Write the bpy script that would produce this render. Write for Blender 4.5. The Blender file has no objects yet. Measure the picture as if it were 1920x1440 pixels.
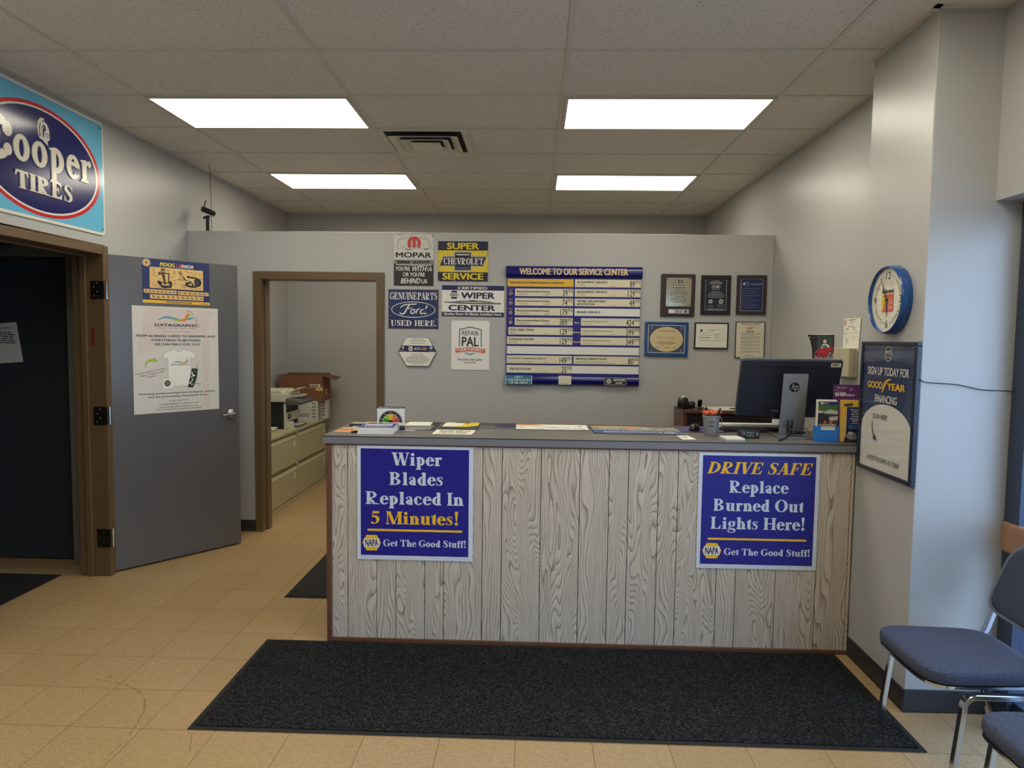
import bpy, bmesh, math, random
from math import sin, cos, pi, radians, sqrt, atan2
from mathutils import Vector, Matrix

random.seed(7)
SC = bpy.context.scene
COL = SC.collection
H = 2.986          # ceiling height
YP = 5.46          # face of the half-height partition
YC = 3.49          # face of the service counter
HT = 1.095         # counter top height

# ------------------------------------------------------------------ camera
cam_d = bpy.data.cameras.new('camera')
cam = bpy.data.objects.new('camera', cam_d)
COL.objects.link(cam)
SC.camera = cam
cam_d.sensor_fit = 'HORIZONTAL'
cam_d.sensor_width = 36.0
cam_d.lens = 36.0 * 1280.83 / 1920.0
cam_d.clip_start = 0.05
def _cam():
    yaw, pit, rol = radians(1.82826), radians(3.79299), radians(-0.72605)
    f = Vector((-sin(yaw) * cos(pit), cos(yaw) * cos(pit), -sin(pit)))
    r0 = Vector((cos(yaw), sin(yaw), 0)); d0 = f.cross(r0)
    r = cos(rol) * r0 + sin(rol) * d0
    d = -sin(rol) * r0 + cos(rol) * d0
    m = Matrix((r, -d, -f)).transposed().to_4x4()
    m.translation = (0, 0, 1.6072)
    return m
cam.matrix_world = _cam()

# ------------------------------------------------------------------ light
SC.view_settings.view_transform = 'Standard'
SC.view_settings.look = 'None'
SC.view_settings.gamma = 1.0
SC.view_settings.use_curve_mapping = False
SC.view_settings.exposure = EXPOSURE = 0.84
SC.cycles.use_denoising = True
SC.cycles.max_bounces = 10
SC.cycles.diffuse_bounces = 6
SC.cycles.caustics_reflective = False
SC.cycles.caustics_refractive = False
SC.cycles.sample_clamp_indirect = 6.0
LAMP = 5.2            # radiance of the ceiling panels
SKY = 3.2             # radiance of the overcast sky
wd = bpy.data.worlds.new('world'); SC.world = wd; wd.use_nodes = True
_nt = wd.node_tree; _bg = _nt.nodes['Background']
_tc = _nt.nodes.new('ShaderNodeTexCoord'); _sx = _nt.nodes.new('ShaderNodeSeparateXYZ')
_rp = _nt.nodes.new('ShaderNodeValToRGB')
_nt.links.new(_tc.outputs['Generated'], _sx.inputs[0]); _nt.links.new(_sx.outputs[2], _rp.inputs[0])
_rp.color_ramp.elements[0].position = 0.0; _rp.color_ramp.elements[0].color = (0.45, 0.645, 0.91, 1)
_rp.color_ramp.elements[1].position = 0.7; _rp.color_ramp.elements[1].color = (0.34, 0.57, 0.95, 1)
_nt.links.new(_rp.outputs[0], _bg.inputs[0]); _bg.inputs[1].default_value = SKY
# daylight through the storefront window: a portal for the sky
pl = bpy.data.lights.new('window_daylight', 'AREA'); pl.shape = 'RECTANGLE'; pl.size = 2.1; pl.size_y = 5.4
pl.cycles.is_portal = True
plo = bpy.data.objects.new('window_daylight', pl); COL.objects.link(plo)
plo.matrix_world = Matrix(((0, 0, 1, 2.16), (0, 1, 0, 0.2), (-1, 0, 0, 1.12), (0, 0, 0, 1)))

# ------------------------------------------------------------------ materials
def lin(c):
    c = c / 255.0
    return c / 12.92 if c <= 0.04045 else ((c + 0.055) / 1.055) ** 2.4
MATS = {}
def M(name, rgb=None, rough=0.5, metal=0.0, spec=0.5, emit=0.0, noise=0.0, nscale=40.0, bump=0.0, alpha=None, trans=0.0, coat=0.0):
    if name in MATS: return MATS[name]
    if rgb is None: rgb = PAL[name]
    m = bpy.data.materials.new(name); m.use_nodes = True
    nt = m.node_tree; b = nt.nodes['Principled BSDF']
    col = (lin(rgb[0]), lin(rgb[1]), lin(rgb[2]), 1)
    b.inputs['Base Color'].default_value = col
    b.inputs['Roughness'].default_value = rough
    b.inputs['Metallic'].default_value = metal
    b.inputs['Specular IOR Level'].default_value = spec
    b.inputs['Coat Weight'].default_value = coat
    if trans: b.inputs['Transmission Weight'].default_value = trans
    if emit:
        b.inputs['Emission Color'].default_value = col; b.inputs['Emission Strength'].default_value = emit
    if noise or bump:
        tc = nt.nodes.new('ShaderNodeTexCoord'); n = nt.nodes.new('ShaderNodeTexNoise')
        n.inputs['Scale'].default_value = nscale; n.inputs['Detail'].default_value = 5
        nt.links.new(tc.outputs['Object'], n.inputs['Vector'])
        if noise:
            mx = nt.nodes.new('ShaderNodeMix'); mx.data_type = 'RGBA'
            mx.inputs[6].default_value = tuple(max(0, c * (1 - noise)) for c in col[:3]) + (1,)
            mx.inputs[7].default_value = tuple(min(1, c * (1 + noise)) for c in col[:3]) + (1,)
            nt.links.new(n.outputs['Fac'], mx.inputs[0]); nt.links.new(mx.outputs[2], b.inputs['Base Color'])
        if bump:
            bp = nt.nodes.new('ShaderNodeBump'); bp.inputs['Strength'].default_value = bump; bp.inputs['Distance'].default_value = 0.002
            nt.links.new(n.outputs['Fac'], bp.inputs['Height']); nt.links.new(bp.outputs[0], b.inputs['Normal'])
    MATS[name] = m
    return m

# printed and painted colours (sRGB)
PAL = dict(
    ink=(22, 22, 26), white=(228, 226, 218), paper=(226, 222, 208), cream=(214, 206, 182), navy=(24, 30, 78), royal=(22, 22, 122),
    blue=(36, 66, 130), yellow=(236, 186, 30), lemon=(222, 196, 40), gold=(222, 178, 60), red=(200, 48, 44), orange=(226, 120, 48), sky=(104, 182, 214),
    cooper_blue=(20, 24, 92), cooper_red=(196, 40, 48), letter_grey=(214, 208, 192), teal=(46, 118, 140), green=(70, 160, 60), lime=(150, 190, 40),
    grey=(128, 128, 126), lightgrey=(186, 184, 178), darkgrey=(62, 62, 66), charcoal=(38, 38, 42), black=(14, 14, 16), pink=(208, 194, 188), palepink=(212, 202, 197),
    purple=(92, 40, 104), tan=(214, 176, 110), brown=(96, 58, 34), skyblue=(70, 140, 190), silver=(176, 178, 180), plaque_gold=(206, 184, 140), steel=(150, 150, 148),
    deepnavy=(18, 24, 46), slate=(52, 66, 96), salmon=(214, 92, 62), wipergrey=(60, 60, 60), frameblue=(24, 70, 128), redcar=(168, 30, 48), foliage=(72, 104, 58),
    lilac=(196, 190, 214), chevy=(28, 28, 58), chevyyellow=(222, 196, 44), ford=(26, 42, 92), mopar=(34, 32, 32), pale=(206, 204, 196), rowcream=(216, 208, 182), rowwhite=(220, 220, 214),
)
M('paper', rough=0.75); M('white', rough=0.5); M('ink', rough=0.6)
M('wall_paint', (176, 175, 173), rough=0.34, spec=0.55, noise=0.02, nscale=300, bump=0.10)
M('door_paint', (90, 90, 92), rough=0.28, spec=0.6, noise=0.04, nscale=60, bump=0.05)
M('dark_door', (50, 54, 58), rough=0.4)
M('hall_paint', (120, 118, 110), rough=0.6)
M('frame_brown', (100, 79, 54), rough=0.38, noise=0.08, nscale=8)
M('base_rubber', (46, 44, 46), rough=0.5)
M('chrome', (206, 208, 212), rough=0.12, metal=1.0)
M('brushed', (170, 172, 176), rough=0.34, metal=1.0)
M('nickel', (150, 148, 140), rough=0.25, metal=1.0)
M('dark_steel', (70, 66, 58), rough=0.35, metal=0.9)
M('black_plastic', (20, 20, 22), rough=0.38)
M('black_gloss', (14, 14, 16), rough=0.12)
M('rubber', (16, 16, 17), rough=0.7)
M('tbar', (206, 202, 194), rough=0.45)
M('diffuser', (255, 248, 227), rough=0.5, emit=LAMP)
M('lamp_frame', (196, 192, 182), rough=0.4)
M('vent_white', (222, 216, 202), rough=0.5, noise=0.12, nscale=12)
M('vent_dark', (24, 24, 26), rough=0.8)
M('fabric_blue', (68, 73, 90), rough=0.9, spec=0.2, noise=0.55, nscale=130, bump=0.6)
M('fabric_edge', (104, 112, 126), rough=0.6)
M('window_frame', (66, 76, 94), rough=0.35, metal=0.4)  # blue of the reflected sky is put into the frame's base colour
M('oak', (158, 118, 86), rough=0.45, noise=0.14, nscale=22)
M('cabinet', (176, 168, 132), rough=0.42)
M('cabinet_dark', (120, 112, 84), rough=0.45)
M('cardboard', (124, 84, 56), rough=0.8, noise=0.08, nscale=14)
M('cardboard_in', (96, 66, 46), rough=0.85)
M('printer_beige', (206, 200, 178), rough=0.5)
M('printer_black', (20, 21, 23), rough=0.45)
M('printer_grey', (86, 84, 82), rough=0.4)
M('laminate', (104, 100, 96), rough=0.34, noise=0.16, nscale=420)
M('laminate_edge', (116, 116, 122), rough=0.45, noise=0.2, nscale=380)
M('cherry', (100, 66, 48), rough=0.4, noise=0.16, nscale=26)
M('desk_brown', (92, 58, 48), rough=0.35)
M('desk_black', (26, 26, 28), rough=0.5)
M('monitor_navy', (38, 46, 62), rough=0.42)
M('cup_grey', (128, 130, 134), rough=0.4)
M('petal_orange', (240, 104, 58), rough=0.4)  # plain orange of the pen petals
M('beige_box', (180, 172, 146), rough=0.5)
M('clock_blue', (30, 74, 136), rough=0.25)
M('clear_blue', (30, 120, 214), rough=0.15, spec=0.6)
M('frame_black', (24, 24, 30), rough=0.3)
M('poster_frame', (26, 34, 52), rough=0.3)
M('frame_blue', (24, 70, 128), rough=0.3)
M('plaque_wood', (50, 36, 32), rough=0.4)
M('mirror_gold', (214, 204, 176), rough=0.16, metal=1.0)
M('enamel_white', (226, 222, 208), rough=0.15)
M('coroplast', (206, 214, 224), rough=0.4)
M('asphalt', (150, 152, 156), rough=0.9)
for _n in ('cooper_blue', 'cooper_red', 'sky', 'letter_grey'): M(_n, rough=0.16, spec=0.6)
def _glass(name, rough=0.0):
    m = bpy.data.materials.new(name); m.use_nodes = True; nt = m.node_tree; nt.nodes.remove(nt.nodes['Principled BSDF'])
    out = nt.nodes['Material Output']; tr = nt.nodes.new('ShaderNodeBsdfTransparent'); gl = nt.nodes.new('ShaderNodeBsdfGlossy')
    gl.inputs['Roughness'].default_value = rough; fr = nt.nodes.new('ShaderNodeFresnel'); fr.inputs['IOR'].default_value = 1.45
    mx = nt.nodes.new('ShaderNodeMixShader'); ge = nt.nodes.new('ShaderNodeNewGeometry'); mu = nt.nodes.new('ShaderNodeMath'); mu.operation = 'SUBTRACT'; mu.use_clamp = True
    nt.links.new(fr.outputs[0], mu.inputs[0]); nt.links.new(ge.outputs['Backfacing'], mu.inputs[1]); nt.links.new(mu.outputs[0], mx.inputs[0]); nt.links.new(tr.outputs[0], mx.inputs[1]); nt.links.new(gl.outputs[0], mx.inputs[2])
    nt.links.new(mx.outputs[0], out.inputs[0]); MATS[name] = m
_glass('glass'); _glass('acrylic', 0.05)

def nodes_of(name):
    m = bpy.data.materials.new(name); m.use_nodes = True; MATS[name] = m
    nt = m.node_tree
    class N:
        b = nt.nodes['Principled BSDF']
        def new(s, t, **k):
            n = nt.nodes.new('ShaderNode' + t)
            for a, v in k.items(): setattr(n, a, v)
            return n
        def link(s, a, b): nt.links.new(a, b)
        def math(s, op, a, b=None, clamp=False):
            n = nt.nodes.new('ShaderNodeMath'); n.operation = op; n.use_clamp = clamp
            for i, v in enumerate((a, b)):
                if v is None: continue
                if isinstance(v, (int, float)): n.inputs[i].default_value = v
                else: nt.links.new(v, n.inputs[i])
            return n.outputs[0]
        def ramp(s, fac, stops):
            n = nt.nodes.new('ShaderNodeValToRGB'); cr = n.color_ramp
            while len(cr.elements) < len(stops): cr.elements.new(0.5)
            for e, (p, c) in zip(cr.elements, stops):
                e.position = p; e.color = (lin(c[0]), lin(c[1]), lin(c[2]), 1)
            nt.links.new(fac, n.inputs[0]); return n.outputs[0]
        def mix(s, fac, a, b, mode='MIX'):
            n = nt.nodes.new('ShaderNodeMix'); n.data_type = 'RGBA'; n.blend_type = mode
            for i, v in ((0, fac), (6, a), (7, b)):
                if isinstance(v, (int, float)): n.inputs[i].default_value = v
                elif isinstance(v, tuple): n.inputs[i].default_value = (lin(v[0]), lin(v[1]), lin(v[2]), 1)
                else: nt.links.new(v, n.inputs[i])
            return n.outputs[2]
        def noise(s, vec, scale, detail=2, rough=0.5):
            n = nt.nodes.new('ShaderNodeTexNoise'); n.inputs['Scale'].default_value = scale; n.inputs['Detail'].default_value = detail
            n.inputs['Roughness'].default_value = rough; nt.links.new(vec, n.inputs['Vector']); return n.outputs['Fac']
        def mapping(s, vec, scale=(1, 1, 1), loc=(0, 0, 0), rot=(0, 0, 0)):
            n = nt.nodes.new('ShaderNodeMapping'); n.inputs['Scale'].default_value = scale; n.inputs['Location'].default_value = loc
            n.inputs['Rotation'].default_value = rot; nt.links.new(vec, n.inputs['Vector']); return n.outputs[0]
        def obj(s): return nt.nodes.new('ShaderNodeTexCoord').outputs['Object']
        def bump(s, h, strength, dist):
            n = nt.nodes.new('ShaderNodeBump'); n.inputs['Strength'].default_value = strength; n.inputs['Distance'].default_value = dist
            nt.links.new(h, n.inputs['Height']); nt.links.new(n.outputs[0], s.b.inputs['Normal'])
    return N()

def m_floor():
    n = nodes_of('floor_tile'); o = n.obj()
    v = n.mapping(o, loc=(1.5763, -2.6392 + 3.048, 0))
    br = n.new('TexBrick', offset=0.0, squash=1.0)
    br.inputs['Scale'].default_value = 1.0; br.inputs['Brick Width'].default_value = 0.3048; br.inputs['Row Height'].default_value = 0.3048
    br.inputs['Mortar Size'].default_value = 0.0013; br.inputs['Mortar Smooth'].default_value = 0.15; br.inputs['Bias'].default_value = 0.0
    br.inputs['Color1'].default_value = (0, 0, 0, 1); br.inputs['Color2'].default_value = (1, 1, 1, 1); br.inputs['Mortar'].default_value = (0.5, 0.5, 0.5, 1)
    n.link(v, br.inputs['Vector'])
    streak = n.noise(n.mapping(o, scale=(26, 90, 1), rot=(0, 0, 0.5)), 1.0, 5, 0.65)
    speck = n.noise(n.mapping(o, scale=(120, 40, 1)), 1.0, 4, 0.7)
    wear = n.noise(o, 1.3, 3)
    base = n.mix(br.outputs['Color'], (178, 150, 110), (187, 161, 121))
    base = n.mix(n.math('MULTIPLY', n.math('SUBTRACT', streak, 0.42, True), 1.7), base, (150, 118, 76))
    base = n.mix(n.ramp(speck, [(0.0, (255, 255, 255)), (0.33, (180, 180, 180)), (0.40, (0, 0, 0)), (1, (0, 0, 0))]), base, (112, 84, 54))
    grit = n.noise(n.mapping(o, scale=(110, 190, 1), rot=(0, 0, 0.9)), 1.0, 4, 0.8)
    base = n.mix(n.math('MULTIPLY', n.math('SUBTRACT', grit, 0.46, True), 4.0, True), base, (134, 104, 66))
    base = n.mix(n.math('MULTIPLY', n.math('SUBTRACT', wear, 0.45, True), 0.9), base, (168, 132, 80))
    col = n.mix(br.outputs['Fac'], base, (92, 66, 36))
    n.link(col, n.b.inputs['Base Color']); n.b.inputs['Roughness'].default_value = 0.33
    n.link(n.math('ADD', n.math('MULTIPLY', wear, 0.14), 0.25), n.b.inputs['Roughness'])
    n.b.inputs['Specular IOR Level'].default_value = 0.45
m_floor()

def m_ceiling():
    n = nodes_of('ceiling_tile'); o = n.obj()
    v = n.new('TexVoronoi', feature='F1'); v.inputs['Scale'].default_value = 1.0; v.inputs['Randomness'].default_value = 1.0
    d = n.new('TexNoise'); d.inputs['Scale'].default_value = 30; n.link(o, d.inputs['Vector'])
    vv = n.new('VectorMath', operation='ADD'); dm = n.new('VectorMath', operation='SCALE'); dm.inputs['Scale'].default_value = 0.9
    n.link(d.outputs['Color'], dm.inputs[0]); n.link(n.mapping(o, scale=(54, 88, 60)), vv.inputs[0]); n.link(dm.outputs[0], vv.inputs[1])
    n.link(vv.outputs[0], v.inputs['Vector'])
    keep = n.noise(o, 26, 1)
    hole = n.math('MULTIPLY', n.math('LESS_THAN', v.outputs['Distance'], 0.19), n.math('GREATER_THAN', keep, 0.46))
    base = n.mix(n.noise(o, 2.0, 2), (216, 212, 206), (225, 221, 215))
    n.link(n.mix(n.math('MULTIPLY', hole, 0.85), base, (96, 90, 84)), n.b.inputs['Base Color'])
    n.b.inputs['Roughness'].default_value = 0.9; n.b.inputs['Specular IOR Level'].default_value = 0.2
m_ceiling()

def m_mat():
    n = nodes_of('mat_pile'); o = n.obj()
    w = n.noise(n.mapping(o, scale=(1, 1, 1)), 72, 2, 0.5)
    f = n.noise(o, 300, 2)
    h = n.math('ADD', n.math('ABSOLUTE', n.math('SUBTRACT', w, 0.5)), n.math('MULTIPLY', f, 0.1))
    n.link(n.ramp(h, [(0.015, (100, 100, 101)), (0.055, (60, 60, 61)), (0.095, (21, 21, 22)), (0.3, (13, 13, 14))]), n.b.inputs['Base Color'])
    n.b.inputs['Roughness'].default_value = 0.95; n.b.inputs['Specular IOR Level'].default_value = 0.15
    n.bump(h, 0.8, 0.004)
m_mat()

def m_panel():
    n = nodes_of('plank_panel'); o = n.obj()
    at = n.new('Attribute', attribute_name='seed', attribute_type='GEOMETRY')
    cx = n.new('SeparateXYZ'); n.link(o, cx.inputs[0])
    cb = n.new('CombineXYZ')
    n.link(n.math('ADD', cx.outputs[0], n.math('MULTIPLY', at.outputs['Fac'], 3.7)), cb.inputs[0])
    n.link(n.math('MULTIPLY', at.outputs['Fac'], 9.1), cb.inputs[1])
    n.link(n.math('MULTIPLY', cx.outputs[2], 0.19), cb.inputs[2])
    h = n.noise(cb.outputs[0], 8.5, 1.4, 0.45)
    amp = n.math('ADD', n.math('MULTIPLY', n.math('FRACT', n.math('MULTIPLY', at.outputs['Fac'], 7.3)), 26.0), 12.0)
    hh = n.math('ADD', n.math('MULTIPLY', h, amp), n.math('MULTIPLY', cx.outputs[0], 74.0))
    fr = n.math('FRACT', hh)
    sharp = n.math('POWER', fr, 3.2)
    fib = n.noise(n.mapping(o, scale=(260, 40, 9)), 1.0, 4, 0.6)
    med = n.noise(n.mapping(o, scale=(30, 10, 1.6)), 1.0, 3, 0.6)
    dark = n.math('MULTIPLY', sharp, n.math('ADD', n.math('MULTIPLY', fib, 0.9), 0.35))
    base = n.mix(med, (186, 172, 153), (214, 204, 189))
    base = n.mix(n.math('MULTIPLY', n.math('SUBTRACT', fib, 0.50, True), 2.2), base, (148, 133, 114))
    col = n.mix(n.math('MULTIPLY', dark, 1.0, True), base, (106, 88, 68))
    n.link(col, n.b.inputs['Base Color']); n.b.inputs['Roughness'].default_value = 0.55
    n.bump(n.math('SUBTRACT', 1.0, dark), 0.25, 0.0015)
m_panel()
# ------------------------------------------------------------------ mesh builders
def thing(name, label, cat, M4=None, group=None):
    o = bpy.data.objects.new(name, None); COL.objects.link(o); o.empty_display_size = 0.05
    if M4 is not None: o.matrix_world = M4 if isinstance(M4, Matrix) else Matrix.Translation(M4)
    o['label'] = label; o['category'] = cat
    if group: o['group'] = group
    return o
def tag(o, label, cat, group=None):
    o['label'] = label; o['category'] = cat
    if group: o['group'] = group
    return o
def structure(o): o['kind'] = 'structure'; return o
def frame_at(kind, p, rot=0.0, d=None):
    """Matrix whose local x runs along the surface, y up, z out of it."""
    if kind == 'back': u, v, w = (1, 0, 0), (0, 0, 1), (0, -1, 0)
    elif kind == 'left': u, v, w = (0, 1, 0), (0, 0, 1), (1, 0, 0)
    elif kind == 'right': u, v, w = (0, -1, 0), (0, 0, 1), (-1, 0, 0)
    elif kind == 'flat': u, v, w = (1, 0, 0), (0, 1, 0), (0, 0, 1)
    elif kind == 'dir': u, v, w = d, (0, 0, 1), Vector(d).cross(Vector((0, 0, 1)))
    m = Matrix((u, v, w)).transposed().to_4x4(); m.translation = p
    return m @ Matrix.Rotation(rot, 4, 'Z')
def copy_tree(o, parent=None):
    c = o.copy(); COL.objects.link(c)
    if parent: c.parent = parent; c.matrix_parent_inverse = o.matrix_parent_inverse
    for ch in list(o.children): copy_tree(ch, c)
    return c

class MB:
    def __init__(s): s.v = []; s.f = []; s.m = []; s.mats = []; s.seed = None
    def mi(s, mat):
        if mat not in s.mats: s.mats.append(mat)
        return s.mats.index(mat)
    def face(s, pts, mat):
        i = len(s.v); s.v += [tuple(p) for p in pts]; s.f.append(tuple(range(i, i + len(pts)))); s.m.append(s.mi(mat))
    def mesh(s, verts, faces, mat):
        i = len(s.v); s.v += [tuple(p) for p in verts]; k = s.mi(mat)
        for f in faces: s.f.append(tuple(a + i for a in f)); s.m.append(k)
    def box(s, a, b, mat, top=None):
        x0, y0, z0 = a; x1, y1, z1 = b
        vs = [(x0, y0, z0), (x1, y0, z0), (x1, y1, z0), (x0, y1, z0), (x0, y0, z1), (x1, y0, z1), (x1, y1, z1), (x0, y1, z1)]
        s.mesh(vs, [(3, 2, 1, 0), (4, 5, 6, 7), (0, 1, 5, 4), (1, 2, 6, 5), (2, 3, 7, 6), (3, 0, 4, 7)], mat)
    def prism(s, poly, z0, z1, mat, axis=2):
        def P(p, z):
            return (p[0], p[1], z) if axis == 2 else ((p[0], z, p[1]) if axis == 1 else (z, p[0], p[1]))
        n = len(poly); vs = [P(p, z0) for p in poly] + [P(p, z1) for p in poly]
        fs = [tuple(range(n - 1, -1, -1)), tuple(range(n, 2 * n))] + [(i, (i + 1) % n, n + (i + 1) % n, n + i) for i in range(n)]
        s.mesh(vs, fs, mat)
    def lathe(s, prof, mat, n=24, at=(0, 0, 0), axis=2, cap=True):
        vs = []; fs = []
        def P(r, a, z):
            x, y = r * cos(a), r * sin(a)
            q = (x, y, z) if axis == 2 else ((x, z, -y) if axis == 1 else (z, x, y))
            return (q[0] + at[0], q[1] + at[1], q[2] + at[2])
        for r, z in prof: vs += [P(r, 2 * pi * k / n, z) for k in range(n)]
        for i in range(len(prof) - 1):
            for k in range(n): fs.append((i * n + k, i * n + (k + 1) % n, (i + 1) * n + (k + 1) % n, (i + 1) * n + k))
        if cap: fs.append(tuple(range(n - 1, -1, -1))); fs.append(tuple((len(prof) - 1) * n + k for k in range(n)))
        s.mesh(vs, fs, mat)
    def tube(s, pts, r, mat, n=8, prof=None, side=None, smooth=True):
        """Sweep a round (or given) profile along points."""
        pts = [Vector(p) for p in pts]; vs = []; fs = []
        if prof is None: prof = [(r * cos(2 * pi * k / n), r * sin(2 * pi * k / n)) for k in range(n)]
        n = len(prof); prev = None
        for i, p in enumerate(pts):
            t = (pts[min(i + 1, len(pts) - 1)] - pts[max(i - 1, 0)]).normalized()
            if side is not None: a = Vector(side)
            elif prev is None: a = Vector((0, 0, 1)) if abs(t.z) < 0.9 else Vector((1, 0, 0))
            else: a = prev
            a = (a - t * a.dot(t)).normalized(); prev = a; b = t.cross(a)
            vs += [p + a * q[0] + b * q[1] for q in prof]
        for i in range(len(pts) - 1):
            for k in range(n): fs.append((i * n + k, i * n + (k + 1) % n, (i + 1) * n + (k + 1) % n, (i + 1) * n + k))
        fs.append(tuple(range(n - 1, -1, -1))); fs.append(tuple((len(pts) - 1) * n + k for k in range(n)))
        s.mesh(vs, fs, mat)
    def build(s, name, parent=None, smooth=False, bevel=0.0, seg=2, subsurf=0, M4=None, fix=True):
        me = bpy.data.meshes.new(name); me.from_pydata(s.v, [], s.f)
        for m in s.mats: me.materials.append(M(m))
        me.polygons.foreach_set('material_index', s.m)
        if s.seed is not None:
            at = me.attributes.new('seed', 'FLOAT', 'FACE'); at.data.foreach_set('value', s.seed)
        if fix:
            bm = bmesh.new(); bm.from_mesh(me); bmesh.ops.remove_doubles(bm, verts=bm.verts, dist=1e-6)
            bmesh.ops.recalc_face_normals(bm, faces=bm.faces); bm.to_mesh(me); bm.free()
        if smooth:
            me.polygons.foreach_set('use_smooth', [True] * len(me.polygons))
            try: me.set_sharp_from_angle(angle=radians(42))
            except Exception: pass
        o = bpy.data.objects.new(name, me); COL.objects.link(o)
        if parent is not None: o.parent = parent
        if M4 is not None: o.matrix_local = M4
        if bevel:
            b = o.modifiers.new('bevel', 'BEVEL'); b.width = bevel; b.segments = seg; b.limit_method = 'ANGLE'; b.angle_limit = radians(40)
        if subsurf:
            b = o.modifiers.new('smooth', 'SUBSURF'); b.levels = subsurf; b.render_levels = subsurf
        return o

def smooth_path(pts, k=6):
    """Catmull-Rom through points of any dimension."""
    P = [list(p) for p in pts]; out = []
    for i in range(len(P) - 1):
        a, b, c, d = P[max(i - 1, 0)], P[i], P[i + 1], P[min(i + 2, len(P) - 1)]
        for j in range(k):
            t = j / k
            out.append([0.5 * (2 * b[q] + (c[q] - a[q]) * t + (2 * a[q] - 5 * b[q] + 4 * c[q] - d[q]) * t * t + (3 * b[q] - a[q] - 3 * c[q] + d[q]) * t ** 3) for q in range(len(b))])
    out.append(P[-1]); return out
def ribbon(pts, k=6):
    """Quads of a stroke [(x, y, width)] of varying width."""
    q = smooth_path(pts, k) if k > 1 else [list(p) for p in pts]; L = []; R = []
    for i, p in enumerate(q):
        a, b = q[max(i - 1, 0)], q[min(i + 1, len(q) - 1)]
        dx, dy = b[0] - a[0], b[1] - a[1]; l = sqrt(dx * dx + dy * dy) or 1
        nx, ny = -dy / l * p[2] / 2, dx / l * p[2] / 2
        L.append((p[0] + nx, p[1] + ny)); R.append((p[0] - nx, p[1] - ny))
    return [[R[i], R[i + 1], L[i + 1], L[i]] for i in range(len(q) - 1)]
def ringq(cx, cy, rx, ry, ix, iy, a0=0, a1=360, n=None):
    n = n or max(6, int(abs(a1 - a0) / 10)); out = []
    for k in range(n):
        a, b = radians(a0 + (a1 - a0) * k / n), radians(a0 + (a1 - a0) * (k + 1) / n)
        out.append([(cx + ix * cos(a), cy + iy * sin(a)), (cx + rx * cos(a), cy + ry * sin(a)), (cx + rx * cos(b), cy + ry * sin(b)), (cx + ix * cos(b), cy + iy * sin(b))])
    return out

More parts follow.
